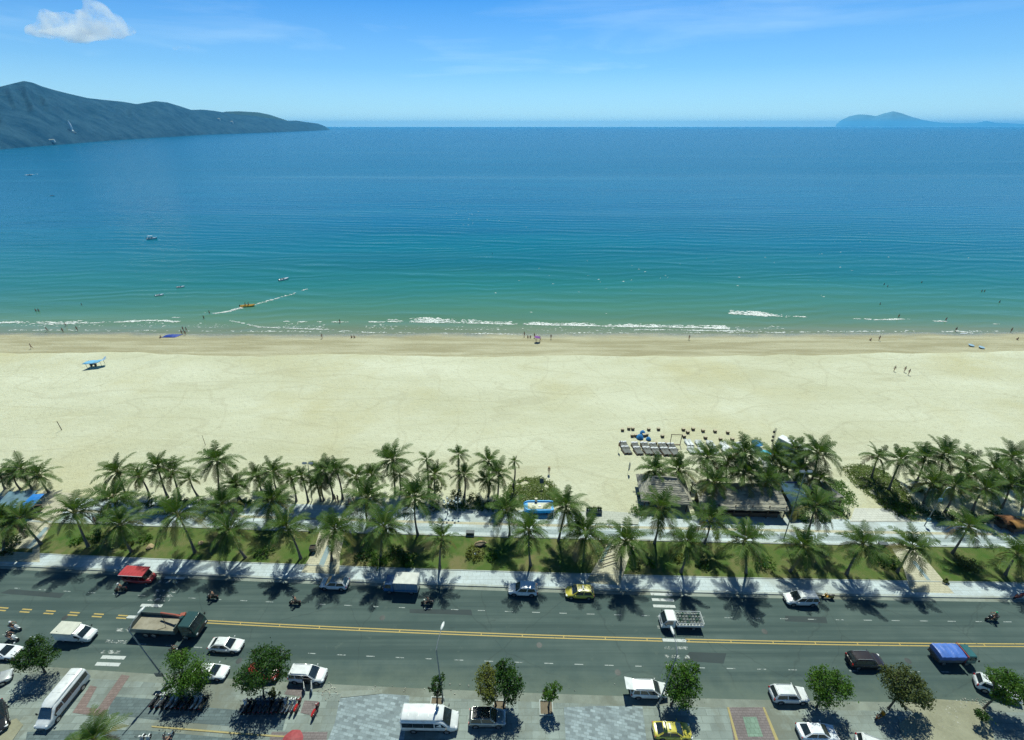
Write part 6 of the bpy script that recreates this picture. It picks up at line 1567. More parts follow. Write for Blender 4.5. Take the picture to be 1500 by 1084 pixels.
# long thatched bar
a0, a1 = g(1027, 746, 2.5), g(1158, 750, 2.5); t0, t1 = g(1036, 722, 3.9), g(1146, 720, 3.9)
root = empty('thatched_bar', ((a0.x + a1.x) / 2, a0.y + 1.5, .2), -.03, 'long low thatched bar with dark shaded front on the promenade', 'thatched bar')
hw = (a1.x - a0.x) / 2
mb = MB(); roof_slope(mb, [(-hw, -1.6, 2.35), (hw, -1.6, 2.35), (hw - .15, 2.2, 3.75), (-hw + .15, 2.2, 3.75)], 40, 9, .2, .18); roof_slope(mb, [(hw - .15, 4.4, 2.9), (-hw + .15, 4.4, 2.9), (-hw + .15, 2.2, 3.76), (hw - .15, 2.2, 3.76)], 40, 6, .2); mb.build('roof', THATCH, root)
for i in range(6):
    x = lerp(-hw + .3, hw - .3, i / 5)
    for y in (-1.2, 3.9): mb = MB(); mb.tube([(x, y, -.2), (x, y, 2.9)], .09, 8); mb.build('post', DARKWOOD, root)
MB().box((0, 2.0, 1.3), (hw * 1.9, .12, 2.6)).build('rear_wall', WALLW, root)
MB().box((0, -.7, .55), (hw * 1.7, .6, 1.1)).build('counter_front', WALLW, root); MB().box((0, -.75, 1.13), (hw * 1.75, .9, .07)).build('counter_top', DARKWOOD, root)
# blue corrugated roof
q0, q1, q2, q3 = g(1160, 741, 2.9), g(1188, 739, 2.9), g(1171, 707, 3.3), g(1141, 707, 3.3)
cen = (q0 + q1 + q2 + q3) / 4; root = empty('tin_roofed_kitchen', (cen.x, cen.y, .2), 0, 'kitchen shed under a dark blue corrugated roof right of the long thatched bar', 'shed')
Q = [p - Vector((cen.x, cen.y, .2)) for p in (q0, q1, q2, q3)]
mb = MB(); nu, nv = 64, 2; V = []; nrm = (Q[1] - Q[0]).cross(Q[3] - Q[0]).normalized()
for j in range(nv + 1):
    for i in range(nu + 1):
        u, t = i / nu, j / nv; V.append((Q[0] * (1 - u) + Q[1] * u) * (1 - t) + (Q[3] * (1 - u) + Q[2] * u) * t + nrm * .05 * math.sin(i / nu * 2 * PI * 16))
mb.add(V, [(j * (nu + 1) + i, j * (nu + 1) + i + 1, (j + 1) * (nu + 1) + i + 1, (j + 1) * (nu + 1) + i) for j in range(nv) for i in range(nu)], 0, True)
o = mb.build('roof', M('dusty_blue_tin', (.05, .11, .17), .45, .35, .8, metal=.2), root, ang=80); o.modifiers.new('s', 'SOLIDIFY').thickness = .02
mb = MB(); mb.box((Q[3].x + 1.7, Q[3].y + .05, 3.12), (3.3, .12, .22)); mb.build('fascia', paint('cobalt_paint', (.01, .03, .20), .5), root)
for p_ in Q: mb = MB(); mb.tube([(p_.x * .9, p_.y * .9, -.2), (p_.x * .9, p_.y * .9, p_.z - .02)], .07, 6); mb.build('post', DARKWOOD, root)
MB().box((0, 1.2, 1.3), (3.0, .1, 2.6)).build('rear_wall', WALLW, root)
# small tin gable
p = g(1213, 720, 2.2); root = empty('tin_gable_hut', (p.x, p.y, .25), .35, 'small hut with a rusty grey tin gable beside the pale ground cover', 'hut')
mb = MB(); roof_slope(mb, [(-1.5, -2.2, 1.9), (-1.5, 2.2, 1.9), (0, 2.2, 2.7), (0, -2.2, 2.7)][::-1], 8, 4, .05, 0); roof_slope(mb, [(1.5, 2.2, 1.9), (1.5, -2.2, 1.9), (0, -2.2, 2.7), (0, 2.2, 2.7)][::-1], 8, 4, .05, 0)
mb.build('roof', M('rusty_tin', (.20, .19, .17), .6, .35, 1.5), root)
mb = MB(); mb.box((0, 0, .95), (2.5, 3.9, 1.9)); mb.add([(-1.25, -1.96, 1.9), (1.25, -1.96, 1.9), (0, -1.96, 2.55)], [(0, 1, 2)]); mb.build('wall', WALLW, root)
# white stage canopy (a tall panelled shelter with a white top seen from behind)
A, B = g(1141, 640, 4.6), g(1184, 662, 4.6)
d = (B - A); L_ = d.length; rz = math.atan2(d.y, d.x); mid = (A + B) / 2
root = empty('stage_shelter', (mid.x, mid.y, .25), rz, 'tall white topped stage shelter with a grey back panel, standing on the sand', 'stage shelter')
mb = MB(); mb.box((0, .45, 4.35), (L_, 1.7, .16)); mb.build('roof', paint('bright_white_panel', (.72, .75, .76), .5), root, bevel=.03)
MB().add([(-L_ / 2 + .05, -.36, 4.24), (-L_ / 2 + .05, -1.6, 0), (L_ / 2 - .05, -1.6, 0), (L_ / 2 - .05, -.36, 4.24)], [(0, 1, 2, 3)]).build('back_panel', M('grey_canvas', (.34, .42, .45), .8, .08, .5), root).modifiers.new('s', 'SOLIDIFY').thickness = .06
MB().box((0, .3, .25), (L_ - .2, 2.6, .5)).build('platform', DARKWOOD, root)
for x in (-1, 1):
    for y in (-.30, 1.2): mb = MB(); mb.tube([(x * (L_ / 2 - .15), y, 0), (x * (L_ / 2 - .15), y, 4.28)], .07, 6); mb.build('post', STEEL, root)
b = on_sand(1131, 655); root = empty('truss_mast', b, 0, 'lattice mast with loudspeakers at the left of the white topped stage', 'mast')
mb = MB()
tx = x_at(1137, 627, b.y) - b.x; tz = z_at(627, b.y) - b.z
for s1, s2 in ((-.12, -.12), (.12, -.12), (.12, .12), (-.12, .12)): mb.tube([(s1, s2, -.2), (tx + s1, s2, tz)], .022, 5)
for k in range(10): mb.tube([(tx * k / 10 - .12, -.12, tz * k / 10), (tx * (k + 1) / 10 + .12, -.12, tz * (k + 1) / 10)], .015, 4); mb.tube([(tx * k / 10 + .12, .12, tz * k / 10), (tx * (k + 1) / 10 - .12, .12, tz * (k + 1) / 10)], .015, 4)
mb.build('truss', GREYPOLE, root)
for k, zz in enumerate((.35, .55, .8)): MB().box((tx * zz - .25, 0, tz * zz), (.35, .35, .45)).build('loudspeaker', BLACK, root, bevel=.03)
# loungers
def lounger(mat_f, mat_c, wide, head=False):
    root = empty('sun_lounger'); 
    mb = MB()
    for s in (-1, 1): mb.box((0, s * wide / 2, .30), (2.0, .07, .09))
    for k in range(9): mb.box((-.9 + k * .225, 0, .33), (.12, wide, .03))
    mb.build('frame', mat_f, root)
    for x in (-.85, .85):
        for s in (-1, 1): MB().box((x, s * (wide / 2 - .02), .13), (.07, .07, .28)).build('leg', mat_f, root)
    MB().box((-.25, 0, .42), (1.35, wide * .9, .12)).build('mattress', mat_c, root, bevel=.03)
    MB().box((.70, 0, .56), (.72, wide * .9, .12), ry=-.42).build('backrest', mat_c, root, bevel=.03)
    if head: MB().box((1.0, 0, .68), (.40, wide * .95, .16)).build('pillow', WHITEC, root, bevel=.05)
    return root
LW = lounger(WHITE, M('white_cushion', (.66, .70, .70), .8), .75); tag(LW, cat='sun lounger')
LG = lounger(WOOD, M('grey_cushion', (.15, .16, .15), .85), .85, True); tag(LG, cat='sun lounger')
C1 = lambda x, y: (895 + x / 9.853, 615 + y / 9.853)
ordn2 = ['first', 'second', 'third', 'fourth', 'fifth', 'sixth', 'seventh', 'eighth', 'ninth', 'tenth']
xs = [(1100, 350), (1150, 352), (1252, 360), (1300, 362), (1415, 368), (1465, 372), (1610, 385), (1665, 388)]
for i, (x, y) in enumerate(xs): p = on_sand(*C1(x, y)); inst(LW, p, PI / 2 + .15, f'white sun lounger, {ordn2[i]} from the left in the seaward white row', 'white loungers, seaward row', .92)
xs = [(1140, 455), (1190, 458), (1290, 458), (1335, 460), (1470, 470), (1520, 474), (1640, 470), (1690, 474)]
for i, (x, y) in enumerate(xs): p = on_sand(*C1(x, y)); inst(LW, p, PI / 2 + .15, f'white sun lounger, {ordn2[i]} from the left in the palm side white row', 'white loungers, palm side row', .92)
xs = [(180, 420), (235, 420), (355, 430), (398, 430), (490, 430), (540, 432), (612, 440), (660, 442), (745, 440), (800, 440), (875, 445), (925, 445)]
for rw, (dx, dy) in (('seaward', (-16, -28)), ('landward', (16, 42))):
    for i, (x, y) in enumerate(xs): p = on_sand(*C1(x + dx, y + dy)); inst(LG, p, PI / 2 + .22, f'grey wooden sun lounger, {(ordn2 + ["eleventh", "twelfth"])[i]} from the left in the {rw} grey row', 'grey wooden loungers', 1.0)
# stools and beanbags
mb0 = empty('beach_stool'); tag(mb0, cat='stool')
mb = MB(); mb.box((0, 0, .24), (.62, .55, .46)); mb.build('base', M('dark_rattan', (.13, .10, .065), .8, .3, 12), mb0, bevel=.03)
mb = MB(); mb.box((0, 0, .52), (.66, .6, .10)); mb.build('cushion', M('sand_cushion', (.46, .41, .29), .85), mb0, bevel=.03)
D1 = lambda x, y: (1040 + x / 7.425, 620 + y / 7.425)
ST = [((165, 158), 'dark stool at the far left corner of the stool field'), ((255, 137), 'left stool of the seaward pair at the left'), ((313, 142), 'right stool of the seaward pair at the left'), ((305, 240), 'stool left of the large blue bean bag'), ((355, 238), 'small dark stool touching the large blue bean bag'), ((513, 228), 'stool right of the blue bean bags'), ((475, 236), 'stool in the shadow between the blue bean bags'),
      ((543, 150), 'stool seaward of the blue bean bags'), ((683, 146), 'seaward stool left of the wooden swing frame'), ((740, 247), 'stool just left of the wooden swing frame'), ((1042, 152), 'seaward stool right of the wooden swing frame'), ((1105, 190), 'stool between the swing frame and the white loungers, middle row'), ((1053, 252), 'stool just right of the wooden swing frame'),
      ((1183, 145), 'seaward stool above the first white loungers'), ((1325, 170), 'seaward stool above the third white lounger pair'), ((1360, 270), 'reddish stool close above the white loungers'), ((353, 347), 'stool at the head of the second grey lounger pair'), ((447, 345), 'dark stool between two grey lounger pairs'), ((497, 347), 'reddish stool at the head of the third grey lounger pair'), ((640, 347), 'stool at the head of the fourth grey lounger pair'), ((797, 350), 'stool at the head of the fifth grey lounger pair')]
for (x, y), lab in ST: inst(mb0, on_sand(*C1(x, y)), R.uniform(-.2, .2), lab, 'rattan stools on the sand', 1.05)
for (x, y), lab in (((52, 97), 'seaward stool second from the right of the field'), ((190, 110), 'rightmost seaward stool of the field'), ((112, 182), 'stool above the right white loungers'), ((240, 185), 'rightmost stool, close to the tallest club palm')): inst(mb0, on_sand(*D1(x, y)), R.uniform(-.2, .2), lab, 'rattan stools on the sand', 1.05)
bb = empty('bean_bag'); tag(bb, cat='bean bag'); mb = MB(); mb.lathe([(.1, 0), (.5, .04), (.62, .2), (.5, .45), (.28, .72), (.1, .85), (.02, .87)], 18); mb.build('body', M('bright_blue_fabric', (.03, .22, .52), .7, .15, 2), bb)
mb = MB(); mb.tube([(-.05, 0, .84), (0, 0, .95), (.05, 0, .84)], .015, 5); mb.build('handle', NAVYC, bb)
for (x, y), s_, lab in (((455, 195), .95, 'blue bean bag, the seaward one of three'), ((415, 265), 1.25, 'largest blue bean bag in front of the stools'), ((540, 288), .9, 'flattened blue bean bag on the right of three')): inst(bb, on_sand(*C1(x, y)), R.random() * 6, lab, 'blue bean bags', s_)
# swing frame
a = on_sand(*C1(848, 360)); b = on_sand(*C1(995, 365)); root = empty('swing_frame', a, 0, 'square wooden swing frame standing among the stools', 'frame')
w_ = b - a; zt = z_at(615 + 212 / 9.853, a.y) - a.z
for q in (Vector(), w_): mb = MB(); mb.tube([q - Vector((0, 0, .2)), q + Vector((0, 0, zt))], .07, 6); mb.build('post', DARKWOOD, root)
mb = MB(); mb.tube([(-.15, 0, zt), (w_.x + .15, w_.y, zt)], .07, 6); mb.build('crossbar', DARKWOOD, root)
mb = MB(); mb.box((w_.x / 2, w_.y / 2, .15), (w_.x - .1, .18, .06)); mb.build('bottom_rail', WOOD, root)
parasol(on_sand(*C1(98, 450)), 1.2, 2.9, M('brown_canvas', (.16, .09, .07), .8), 'closed brown parasol on a dark foot left of the grey loungers', .12, closed=True)
b = on_sand(*C1(240, 780)); root = empty('feather_flag', b, .3, 'thin white feather flag on the sand below the grey loungers', 'flag')
mb = MB(); mb.tube([(0, 0, -.2), (0, 0, 2.6), (.12, 0, 3.0)], [.025, .018, .01], 5); mb.build('pole', STEEL, root)
mb = MB(); mb.add([(.02, 0, .6), (.35, 0, .9), (.42, .05, 2.2), (.12, 0, 3.0), (.02, 0, 2.4)], [(0, 1, 2, 3, 4)]); mb.build('banner', WHITEC, root).modifiers.new('s', 'SOLIDIFY').thickness = .012
for (x, y), r_, lab, mt in (((495, 255), 1.15, 'open blue and white parasol beside the tallest club palm', M('blue_canvas', (.03, .22, .50), .7)), ((585, 365), 1.0, 'turquoise parasol half hidden by club palms', M('turquoise_canvas', (.06, .35, .45), .7))):
    parasol(on_sand(*D1(x, y + 25)), r_, 2.0, mt, lab, group='open parasols of the beach club')
for (x, y), rz_, lab in (((310, 265), .2, 'white daybed left of the tallest club palm'), ((500, 300), .1, 'white daybed in front of the open blue parasol'), ((590, 430), -.7, 'white daybed between the club palms'), ((650, 500), -.7, 'white daybed behind the blue corrugated roof')):
    root = empty('daybed', on_sand(*D1(x, y)), rz_, lab, 'daybed', 'white daybeds'); MB().box((0, 0, .25), (2.4, 1.7, .34)).build('frame', WHITE, root, bevel=.03); MB().box((0, 0, .5), (2.3, 1.6, .2)).build('mattress', M('white_cushion2', (.66, .70, .70), .8), root, bevel=.06); MB().box((0, .7, .72), (2.2, .25, .4)).build('bolster', WHITEC, root, bevel=.06)

# ================================================================ PROMENADE THINGS
# blue boat-shaped kiosk
a, b = g(767, 752, .5), g(811, 752, .5); cx = (a + b) / 2; L2 = (b.x - a.x) / 2
root = empty('boat_kiosk', (cx.x, cx.y + .8, .22), 0, 'bright blue boat shaped kiosk with a pale deck, standing on the promenade', 'kiosk')
BL = paint('bright_blue_paint', (.02, .34, .72), .35); rings = []
for x, w, zt in ((-L2, .35, 1.55), (-L2 + .25, .75, 1.5), (-L2 + .7, 1.05, 1.45), (0, 1.15, 1.4), (L2 - .5, 1.1, 1.42), (L2, .95, 1.45)):
    rings.append([(x, -w * .75, .35), (x, -w, 1.0), (x, -w * 1.06, zt), (x, -w * .90, zt), (x, -w * .86, zt - .22), (x, w * .86, zt - .22), (x, w * .90, zt), (x, w * 1.06, zt), (x, w, 1.0), (x, w * .75, .35)])
mb = MB(); mb.loft(rings); mb.build('hull', BL, root, ang=40)
MB().box((.15, 0, 1.27), (L2 * 1.55, 1.45, .08)).build('deck', M('cream_deck', (.55, .55, .42), .7, .12, 3), root, bevel=.02)
mb = MB(); mb.box((.2, -.1, 1.36), (.45, .4, .12)); mb.box((-.9, .2, 1.35), (.3, .25, .1)); mb.build('hatch', WHITE, root, bevel=.02)
for x in (-L2 * .55, L2 * .55): MB().box((x, 0, .18), (.3, 1.5, .4)).build('support', DARKWOOD, root)
MB().box((-.4, .95, 1.75), (.45, .35, .7)).build('wheelhouse', M('cream_cabin', (.55, .52, .38), .6), root, bevel=.04)
p = g(870, 750, .6); root = empty('planter', (p.x, p.y, .24), 0, 'dark blue planter block with stiff spiky plants right of the blue boat kiosk', 'planter')
MB().box((0, 0, .45), (2.7, .9, .9)).build('box', paint('dark_slate', (.03, .06, .08), .6), root, bevel=.04)
for k in range(7):
    mb = MB(); x = -1.15 + k * .38
    for j in range(9):
        a_ = j * .7 + k; mb.tube([(x, 0, .85), (x + .12 * math.cos(a_), .14 * math.sin(a_), 1.2), (x + .25 * math.cos(a_), .30 * math.sin(a_), 1.4 + .2 * (k % 2))], [.07, .06, .01], 4)
    mb.build('plant', LEAF_A, root)
for px, py, w_, lab, gz in ((689, 783, 1.3, 'dark metal box bench at the promenade wall, left of the blue boat kiosk', .22), (1292, 800, 1.3, 'dark box bench at the promenade wall on the right', .22), (459, 777, 1.2, 'dark bench on the promenade above the path with the planter box', .22)):
    root = empty('bench', g(px, py, gz), -.03, lab, 'bench', 'dark box benches'); MB().box((0, 0, .32), (w_, .6, .62)).build('base', paint('charcoal', (.025, .03, .035), .5), root, bevel=.03); MB().box((0, 0, .66), (w_ + .1, .68, .06)).build('seat', M('slate_slats', (.07, .09, .10), .6), root, bevel=.01)
root = empty('planter', g(459, 806, .44), .1, 'dark open planter box beside the cream path', 'planter'); mb = MB(); 
for d_ in ((0, -.4, .9, .06), (0, .4, .9, .06), (-.42, 0, .06, .8), (.42, 0, .06, .8)): mb.box((d_[0], d_[1], .4), (d_[2], d_[3], .8))
mb.build('box', paint('charcoal2', (.03, .035, .04), .5), root, bevel=.01); MB().box((0, 0, .6), (.8, .74, .1)).build('soil', M('soil', (.05, .04, .03), .95), root)
root = empty('litter_bin', g(635, 748, .22), 0, 'small dark litter bin at the promenade hedge', 'bin'); mb = MB(); mb.lathe([(.2, 0), (.26, .05), (.28, .8), (.22, .82)], 14); mb.build('body', GREYPOLE, root); mb = MB(); mb.lathe([(.30, .82), (.30, .88), (.1, .98), (.01, 1.0)], 14); mb.build('lid', BLACK, root)
b = on_sand(793, 718); root = empty('notice_board', b, 0, 'dark notice board on a post at the edge of the vine mound', 'sign'); mb = MB(); mb.tube([(0, 0, -.2), (0, 0, 1.9)], .04, 6); mb.build('post', STEEL, root); MB().box((0, 0, 2.2), (.75, .06, .95), rx=-.2).build('panel', paint('slate_sign', (.04, .05, .06), .5), root, bevel=.01)
# globe lamps
for px, py, lab in ((656, 753, 'left one of two branching globe lamps'), (671, 752, 'right one of two branching globe lamps')):
    root = empty('globe_lamp', g(px, py, .22), R.random(), lab, 'lamp', 'branching globe lamps'); mb = MB(); mb.tube([(0, 0, 0), (0, 0, 2.6)], [.07, .05], 8); mb.lathe([(.14, 0), (.14, .2), (.08, .3)], 10); mb.build('pole', GREYPOLE, root)
    for k in range(5):
        a_ = 2 * PI * k / 5; e = Vector((math.cos(a_) * .55, math.sin(a_) * .55, 3.0 + .15 * (k % 2)))
        mb = MB(); mb.tube([(0, 0, 2.5), (e.x * .7, e.y * .7, 2.6), (e.x, e.y, e.z - .16)], .022, 5); mb.build('arm', GREYPOLE, root)
        MB().ell(e, (.17, .17, .17), 12, 8).build('globe', M('milk_glass', (.55, .62, .64), .25), root)
# masts and street lamps
def floodlight(bx, by, tx, ty, label, heads=2, gz=None):
    b = on_sand(bx, by) if gz is None else g(bx, by, gz); z = z_at(ty, b.y) - b.z; x = x_at(tx, ty, b.y) - b.x
    root = empty('floodlight_mast', b, 0, label, 'floodlight mast', 'floodlight masts'); mb = MB(); mb.tube([(0, 0, -.2), (x, 0, z)], [.09, .05], 8); mb.build('pole', GREYPOLE, root)
    mb = MB(); mb.tube([(x - .8, 0, z), (x + .8, 0, z)], .03, 6); mb.build('crossarm', GREYPOLE, root)
    for s in (-1, 1):
        h_ = MB(); h_.box((x + s * .55, -.05, z + .12), (.72, .34, .30), rx=.6); hh = h_.build('flood_head', paint('mid_grey_lamp', (.16, .20, .23), .4), root, bevel=.03)
        MB().box((x + s * .55, -.19, z + .02), (.6, .03, .22), rx=.6).build('lens', LAMP, hh)
    return root
floodlight(457, 733, 451, 679, 'floodlight mast with two boxy heads above the young beach palms')
floodlight(1148, 790, 1180, 691, 'tall floodlight mast in front of the long thatched bar', gz=.22)
b = g(1354, 770, .22); root = empty('lamp_mast', b, 0, 'slim lamp mast with a blue cabinet at the right grove', 'lamp mast'); x, z = x_at(1386, 716, b.y) - b.x, z_at(716, b.y) - b.z
mb = MB(); mb.tube([(0, 0, 0), (x, 0, z)], [.08, .045], 8); mb.build('pole', GREYPOLE, root); BC = paint('cabinet_blue', (.05, .19, .28), .5)
for t_, s_ in ((.18, .55), (.72, .5)): MB().box((x * t_, -.12, z * t_), (.5, .3, s_ * 1.2)).build('cabinet', BC, root, bevel=.03)
mb = MB(); mb.tube([(x, 0, z), (x + .35, .1, z + .12)], .03, 6); mb.ell((x + .55, .15, z + .14), (.28, .12, .06), 10, 5); mb.build('lamp_head', STEEL, root)
def street_lamp(bx, by, kx, ky, hx, hy, label, panel=False):
    b = g(bx, by, .03); z1 = z_at(ky, b.y); x1 = x_at(kx, ky, b.y) - b.x
    root = empty('street_lamp', b, 0, label, 'street lamp', 'street lamps on the near pavement')
    mb = MB(); mb.lathe([(.22, 0), (.22, .12), (.13, .2), (.12, .6)], 12); mb.tube([(0, 0, .1), (x1, 0, z1)], [.10, .06], 10); mb.build('pole', GREYPOLE, root)
    zt = z1 + .9; e = g(hx, hy, zt) - b; k = Vector((x1, 0, z1))
    mb = MB(); mb.tube([k, k.lerp(e, .45) + Vector((0, 0, .18)), e], [.055, .045, .035], 8); mb.build('arm', STEEL, root)
    dr = (e - k); dr.z = 0; dr.normalize()
    mb = MB(); rings = []
    for t_, w_, h_ in ((0, .05, .05), (.15, .13, .09), (.5, .17, .11), (.85, .12, .08), (.98, .03, .03)):
        c = e + dr * t_ + Vector((0, 0, .05)); sd = Vector((-dr.y, dr.x, 0)); rings.append([c + sd * w_ * math.cos(2 * PI * q / 10) + Vector((0, 0, h_ * math.sin(2 * PI * q / 10))) for q in range(10)])
    mb.loft(rings); hd_ = mb.build('lamp_head', paint('pale_lamp_head', (.55, .58, .56), .4), root)
    MB().box(e + dr * .5 - Vector((0, 0, .06)), (.22, .5, .03), rz=math.atan2(dr.y, dr.x) - PI / 2).build('lens', LAMP, hd_)
    if panel: MB().box((x1 * .22 - .15, -.12, z1 * .16 + .3), (.95, .12, .75)).build('sign_panel', paint('sign_back_grey', (.06, .085, .085), .6), root, bevel=.02)
street_lamp(246, 1000, 189, 924, 202, 899, 'left street lamp with a grey panel on its pole, beside the bright green tree', True)
street_lamp(649, 1026, 639, 952, 646, 923, 'middle street lamp rising over the double yellow line')
street_lamp(964, 1034, 992, 958, 987, 930, 'right street lamp reaching over the right crosswalk')
# kiosk at the left edge
p = g(25, 735, 2.4); root = empty('beach_kiosk', (p.x, p.y, .25), .1, 'kiosk under a dusty blue roof with a bright blue awning at the left edge', 'kiosk')
mb = MB(); roof_slope(mb, [(-2.6, -1.9, 2.2), (2.2, -1.9, 2.2), (2.2, 2.0, 2.8), (-2.6, 2.0, 2.8)], 12, 5, .06, 0); mb.build('roof', M('dusty_blue_roof', (.11, .20, .25), .6, .25, 1), root)
mb = MB(); roof_slope(mb, [(1.6, -2.1, 2.25), (3.6, -1.5, 2.2), (4.0, .9, 2.75), (2.3, .8, 2.95)], 6, 4, .05, 0); mb.build('awning', M('vivid_blue_canvas', (.015, .20, .60), .5, .1, 2), root)
mb = MB(); mb.box((-.2, 0, 1.0), (4.2, 3.2, 2.0)); mb.build('wall', M('teal_plank_wall', (.03, .10, .12), .7, .25, 2), root)
mb = MB(); mb.box((2.7, -.6, .5), (1.0, 1.6, 1.0)); mb.box((2.7, -.6, 1.03), (1.1, 1.7, .06)); mb.build('counter', DARKWOOD, root)
for q in ((3.5, -1.4), (3.8, .8)): mb = MB(); mb.tube([(q[0], q[1], 0), (q[0], q[1], 2.3)], .04, 6); mb.build('post', STEEL, root)
# rust coloured stalls at the right edge
for px, py, c, lab in ((1474, 762, (.20, .085, .03), 'dark rust coloured canopy stall under the palms at the right edge'), (1490, 768, (.26, .13, .03), 'amber coloured canopy stall at the right edge'), (1505, 764, (.55, .45, .12), 'pale yellow canopy stall cut by the right edge')):
    p = g(px, py, 1.6); root = empty('market_stall', (p.x, p.y, .25), R.uniform(-.2, .2), lab, 'stall', 'canopy stalls at the right edge')
    mb = MB(); rings = [[(x, y * k_, 2.0 - .5 * abs(y * k_) ** 1.5) for y in (-1.1, -.7, -.3, 0, .3, .7, 1.1)] for x, k_ in ((-1.3, .95), (-.5, 1), (.4, 1), (1.3, .93))]; mb.loft(rings, 0, True, False, False); o = mb.build('canopy', M('canvas_%d' % px, c, .8, .3, 2), root); o.modifiers.new('s', 'SOLIDIFY').thickness = .03
    for x in (-1.2, 1.2):
        for y in (-.9, .9): mb = MB(); mb.tube([(x, y, 0), (x, y, 1.6)], .03, 6); mb.build('post', DARKWOOD, root)
    MB().box((0, 0, .5), (2.0, 1.2, .8)).build('counter', DARKWOOD, root, bevel=.03)
# tan scroll-like garden sculpture
p = g(703, 799, .2); root = empty('garden_sculpture', p, .2, 'tan curled garden sculpture behind the round yellow green shrub', 'sculpture'); mb = MB(); mb.tube([(-1.0, 0, .15), (-.6, .1, .6), (0, 0, .85), (.6, 0, .75), (1.0, -.1, .45), (.7, -.2, .25), (.4, -.1, .3)], [.10, .16, .2, .22, .2, .15, .08], 9); mb.build('scroll', M('tan_stone', (.36, .27, .15), .8, .2, 4), root); MB().box((0, 0, .06), (1.6, .7, .12)).build('plinth', M('dark_stone', (.12, .10, .08), .9), root, bevel=.02)
p = g(696, 811, .95); MB_ = MB(); MB_.lathe([(.02, 0), (.16, 0), (.14, .25), (.05, .32)], 10); tag(MB_.build('garden_light', WHITE, None, (p.x, p.y, .75)), 'small white garden light in the round yellow green shrub', 'garden light')
# boulders on the lawn
for px, py, r_, lab in ((220, 801, .55, 'tan boulder on the lawn behind the left crosswalk'), (294, 795, .4, 'smaller tan boulder on the lawn edge by the palm with pale fronds')):
    p = g(px, py, .3); mb = MB(); bm = bmesh.new(); bmesh.ops.create_icosphere(bm, subdivisions=2, radius=r_)
    for q in bm.verts: q.co *= 1 + .35 * noise.noise(q.co * 2.2 + Vector((px, 0, 0))); q.co.z *= .6
    me = bpy.data.meshes.new('boulder'); bm.to_mesh(me); bm.free(); me.materials.append(M('tan_stone', (.36, .27, .15))); o = bpy.data.objects.new('boulder', me); COL.objects.link(o); o.location = p; tag(o, lab, 'boulder', 'boulders on the lawn')
# red sunshade at the bottom edge
parasol(g(433, 1098, .03), 1.15, 2.2, M('faded_red_canvas', (.30, .055, .06), .7), 'faded red parasol cut by the bottom edge')
# timber bars added across the path for a pergola's shadow lines
for k, (px, py) in enumerate(((882, 800), (886, 808), (890, 816), (894, 824))):
    p = g(px, py, .5); mb = MB(); mb.box((0, 0, .0), (2.6, .10, .10), rz=.35); mb.box((-1.1, -.38, -.0), (.08, .08, .2)); mb.box((1.1, .38, 0), (.08, .08, .2))
    tag(mb.build('shadow_line_bar', DARKWOOD, None, (p.x, p.y, .58)), f'{ordn2[k]} dark timber bar from the promenade, across the cream path, added for a shadow line', 'timber bar', 'added timber bars on the cream path')
# landmarks on the far hillside
def on_hill(px, py):
    sc_ = bpy.context.scene; bpy.context.view_layer.update()
    d = g(px, py, 0) - Vector((0, 0, CAM_H)) if py > HORIZON else Vector(((px - 750) / FPX, CP - (py - 542) / FPX * SP, -(SP + (py - 542) / FPX * CP)))
    hh = next(o for o in COL.objects if o.name == 'peninsula_hills'); ok, loc, n_, i_ = hh.ray_cast(Vector((0, 0, CAM_H)), d.normalized()); return loc if ok else None
p = on_hill(106, 193)
if p:
    k = p.length / FPX; root = empty('statue', p, 0, 'tall white robed statue on the slope of the far hills', 'statue')
    mb = MB(); mb.lathe([(1.5 * k, -2 * k), (1.6 * k, 1.0 * k), (1.1 * k, 1.4 * k), (1.3 * k, 4 * k), (1.1 * k, 7 * k), (.5 * k, 8.2 * k), (.55 * k, 9 * k), (.1 * k, 9.8 * k)], 14); mb.build('figure', PEARL, root)
    mb = MB(); mb.box((0, 0, -.6 * k), (4 * k, 4 * k, 1.2 * k)); mb.build('plinth', CONCRETE, root)
for px, py, lab in ((321, 176, 'small white building high on the far hills, left one of two'), (340, 180, 'small white building on the far hills, right one of two'), (75, 207, 'long pale building by the shore of the far hills')):
    p = on_hill(px, py)
    if p:
        k = p.length / FPX; root = empty('hillside_building', p, .3, lab, 'building', 'buildings on the far hills'); w_ = 6 if px < 100 else 2.2
        mb = MB(); mb.box((0, 0, .3 * k), (w_ * k, 1.6 * k, 2.0 * k)); mb.build('wall', PEARL, root); mb = MB(); mb.add([(-w_ / 2 * k, -.9 * k, 1.3 * k), (w_ / 2 * k, -.9 * k, 1.3 * k), (w_ / 2 * k, .9 * k, 1.3 * k), (-w_ / 2 * k, .9 * k, 1.3 * k), (-w_ / 2 * k, 0, 1.9 * k), (w_ / 2 * k, 0, 1.9 * k)], [(0, 1, 5, 4), (2, 3, 4, 5), (1, 2, 5), (3, 0, 4)]); mb.build('roof', CONCRETE, root)
# tree pit kerbs
for px, py, lab in ((800, 1037, 'square concrete tree pit around the sparse small tree'), (640, 1032, 'square concrete tree pit beside the middle street lamp'), (732, 1037, 'square concrete tree pit under the two tone trees')):
    p = g(px, py, .03); mb = MB(); 
    for d_ in ((0, -.75, 1.6, .12), (0, .75, 1.6, .12), (-.74, 0, .12, 1.38), (.74, 0, .12, 1.38)): mb.box((d_[0], d_[1], .07), (d_[2], d_[3], .16))
    root = empty('tree_pit', p, -.02, lab, 'tree pit', 'square tree pits'); mb.build('kerb', CONCRETE, root); MB().box((0, 0, .02), (1.36, 1.38, .05)).build('soil', M('dry_soil', (.16, .13, .09), .95), root)
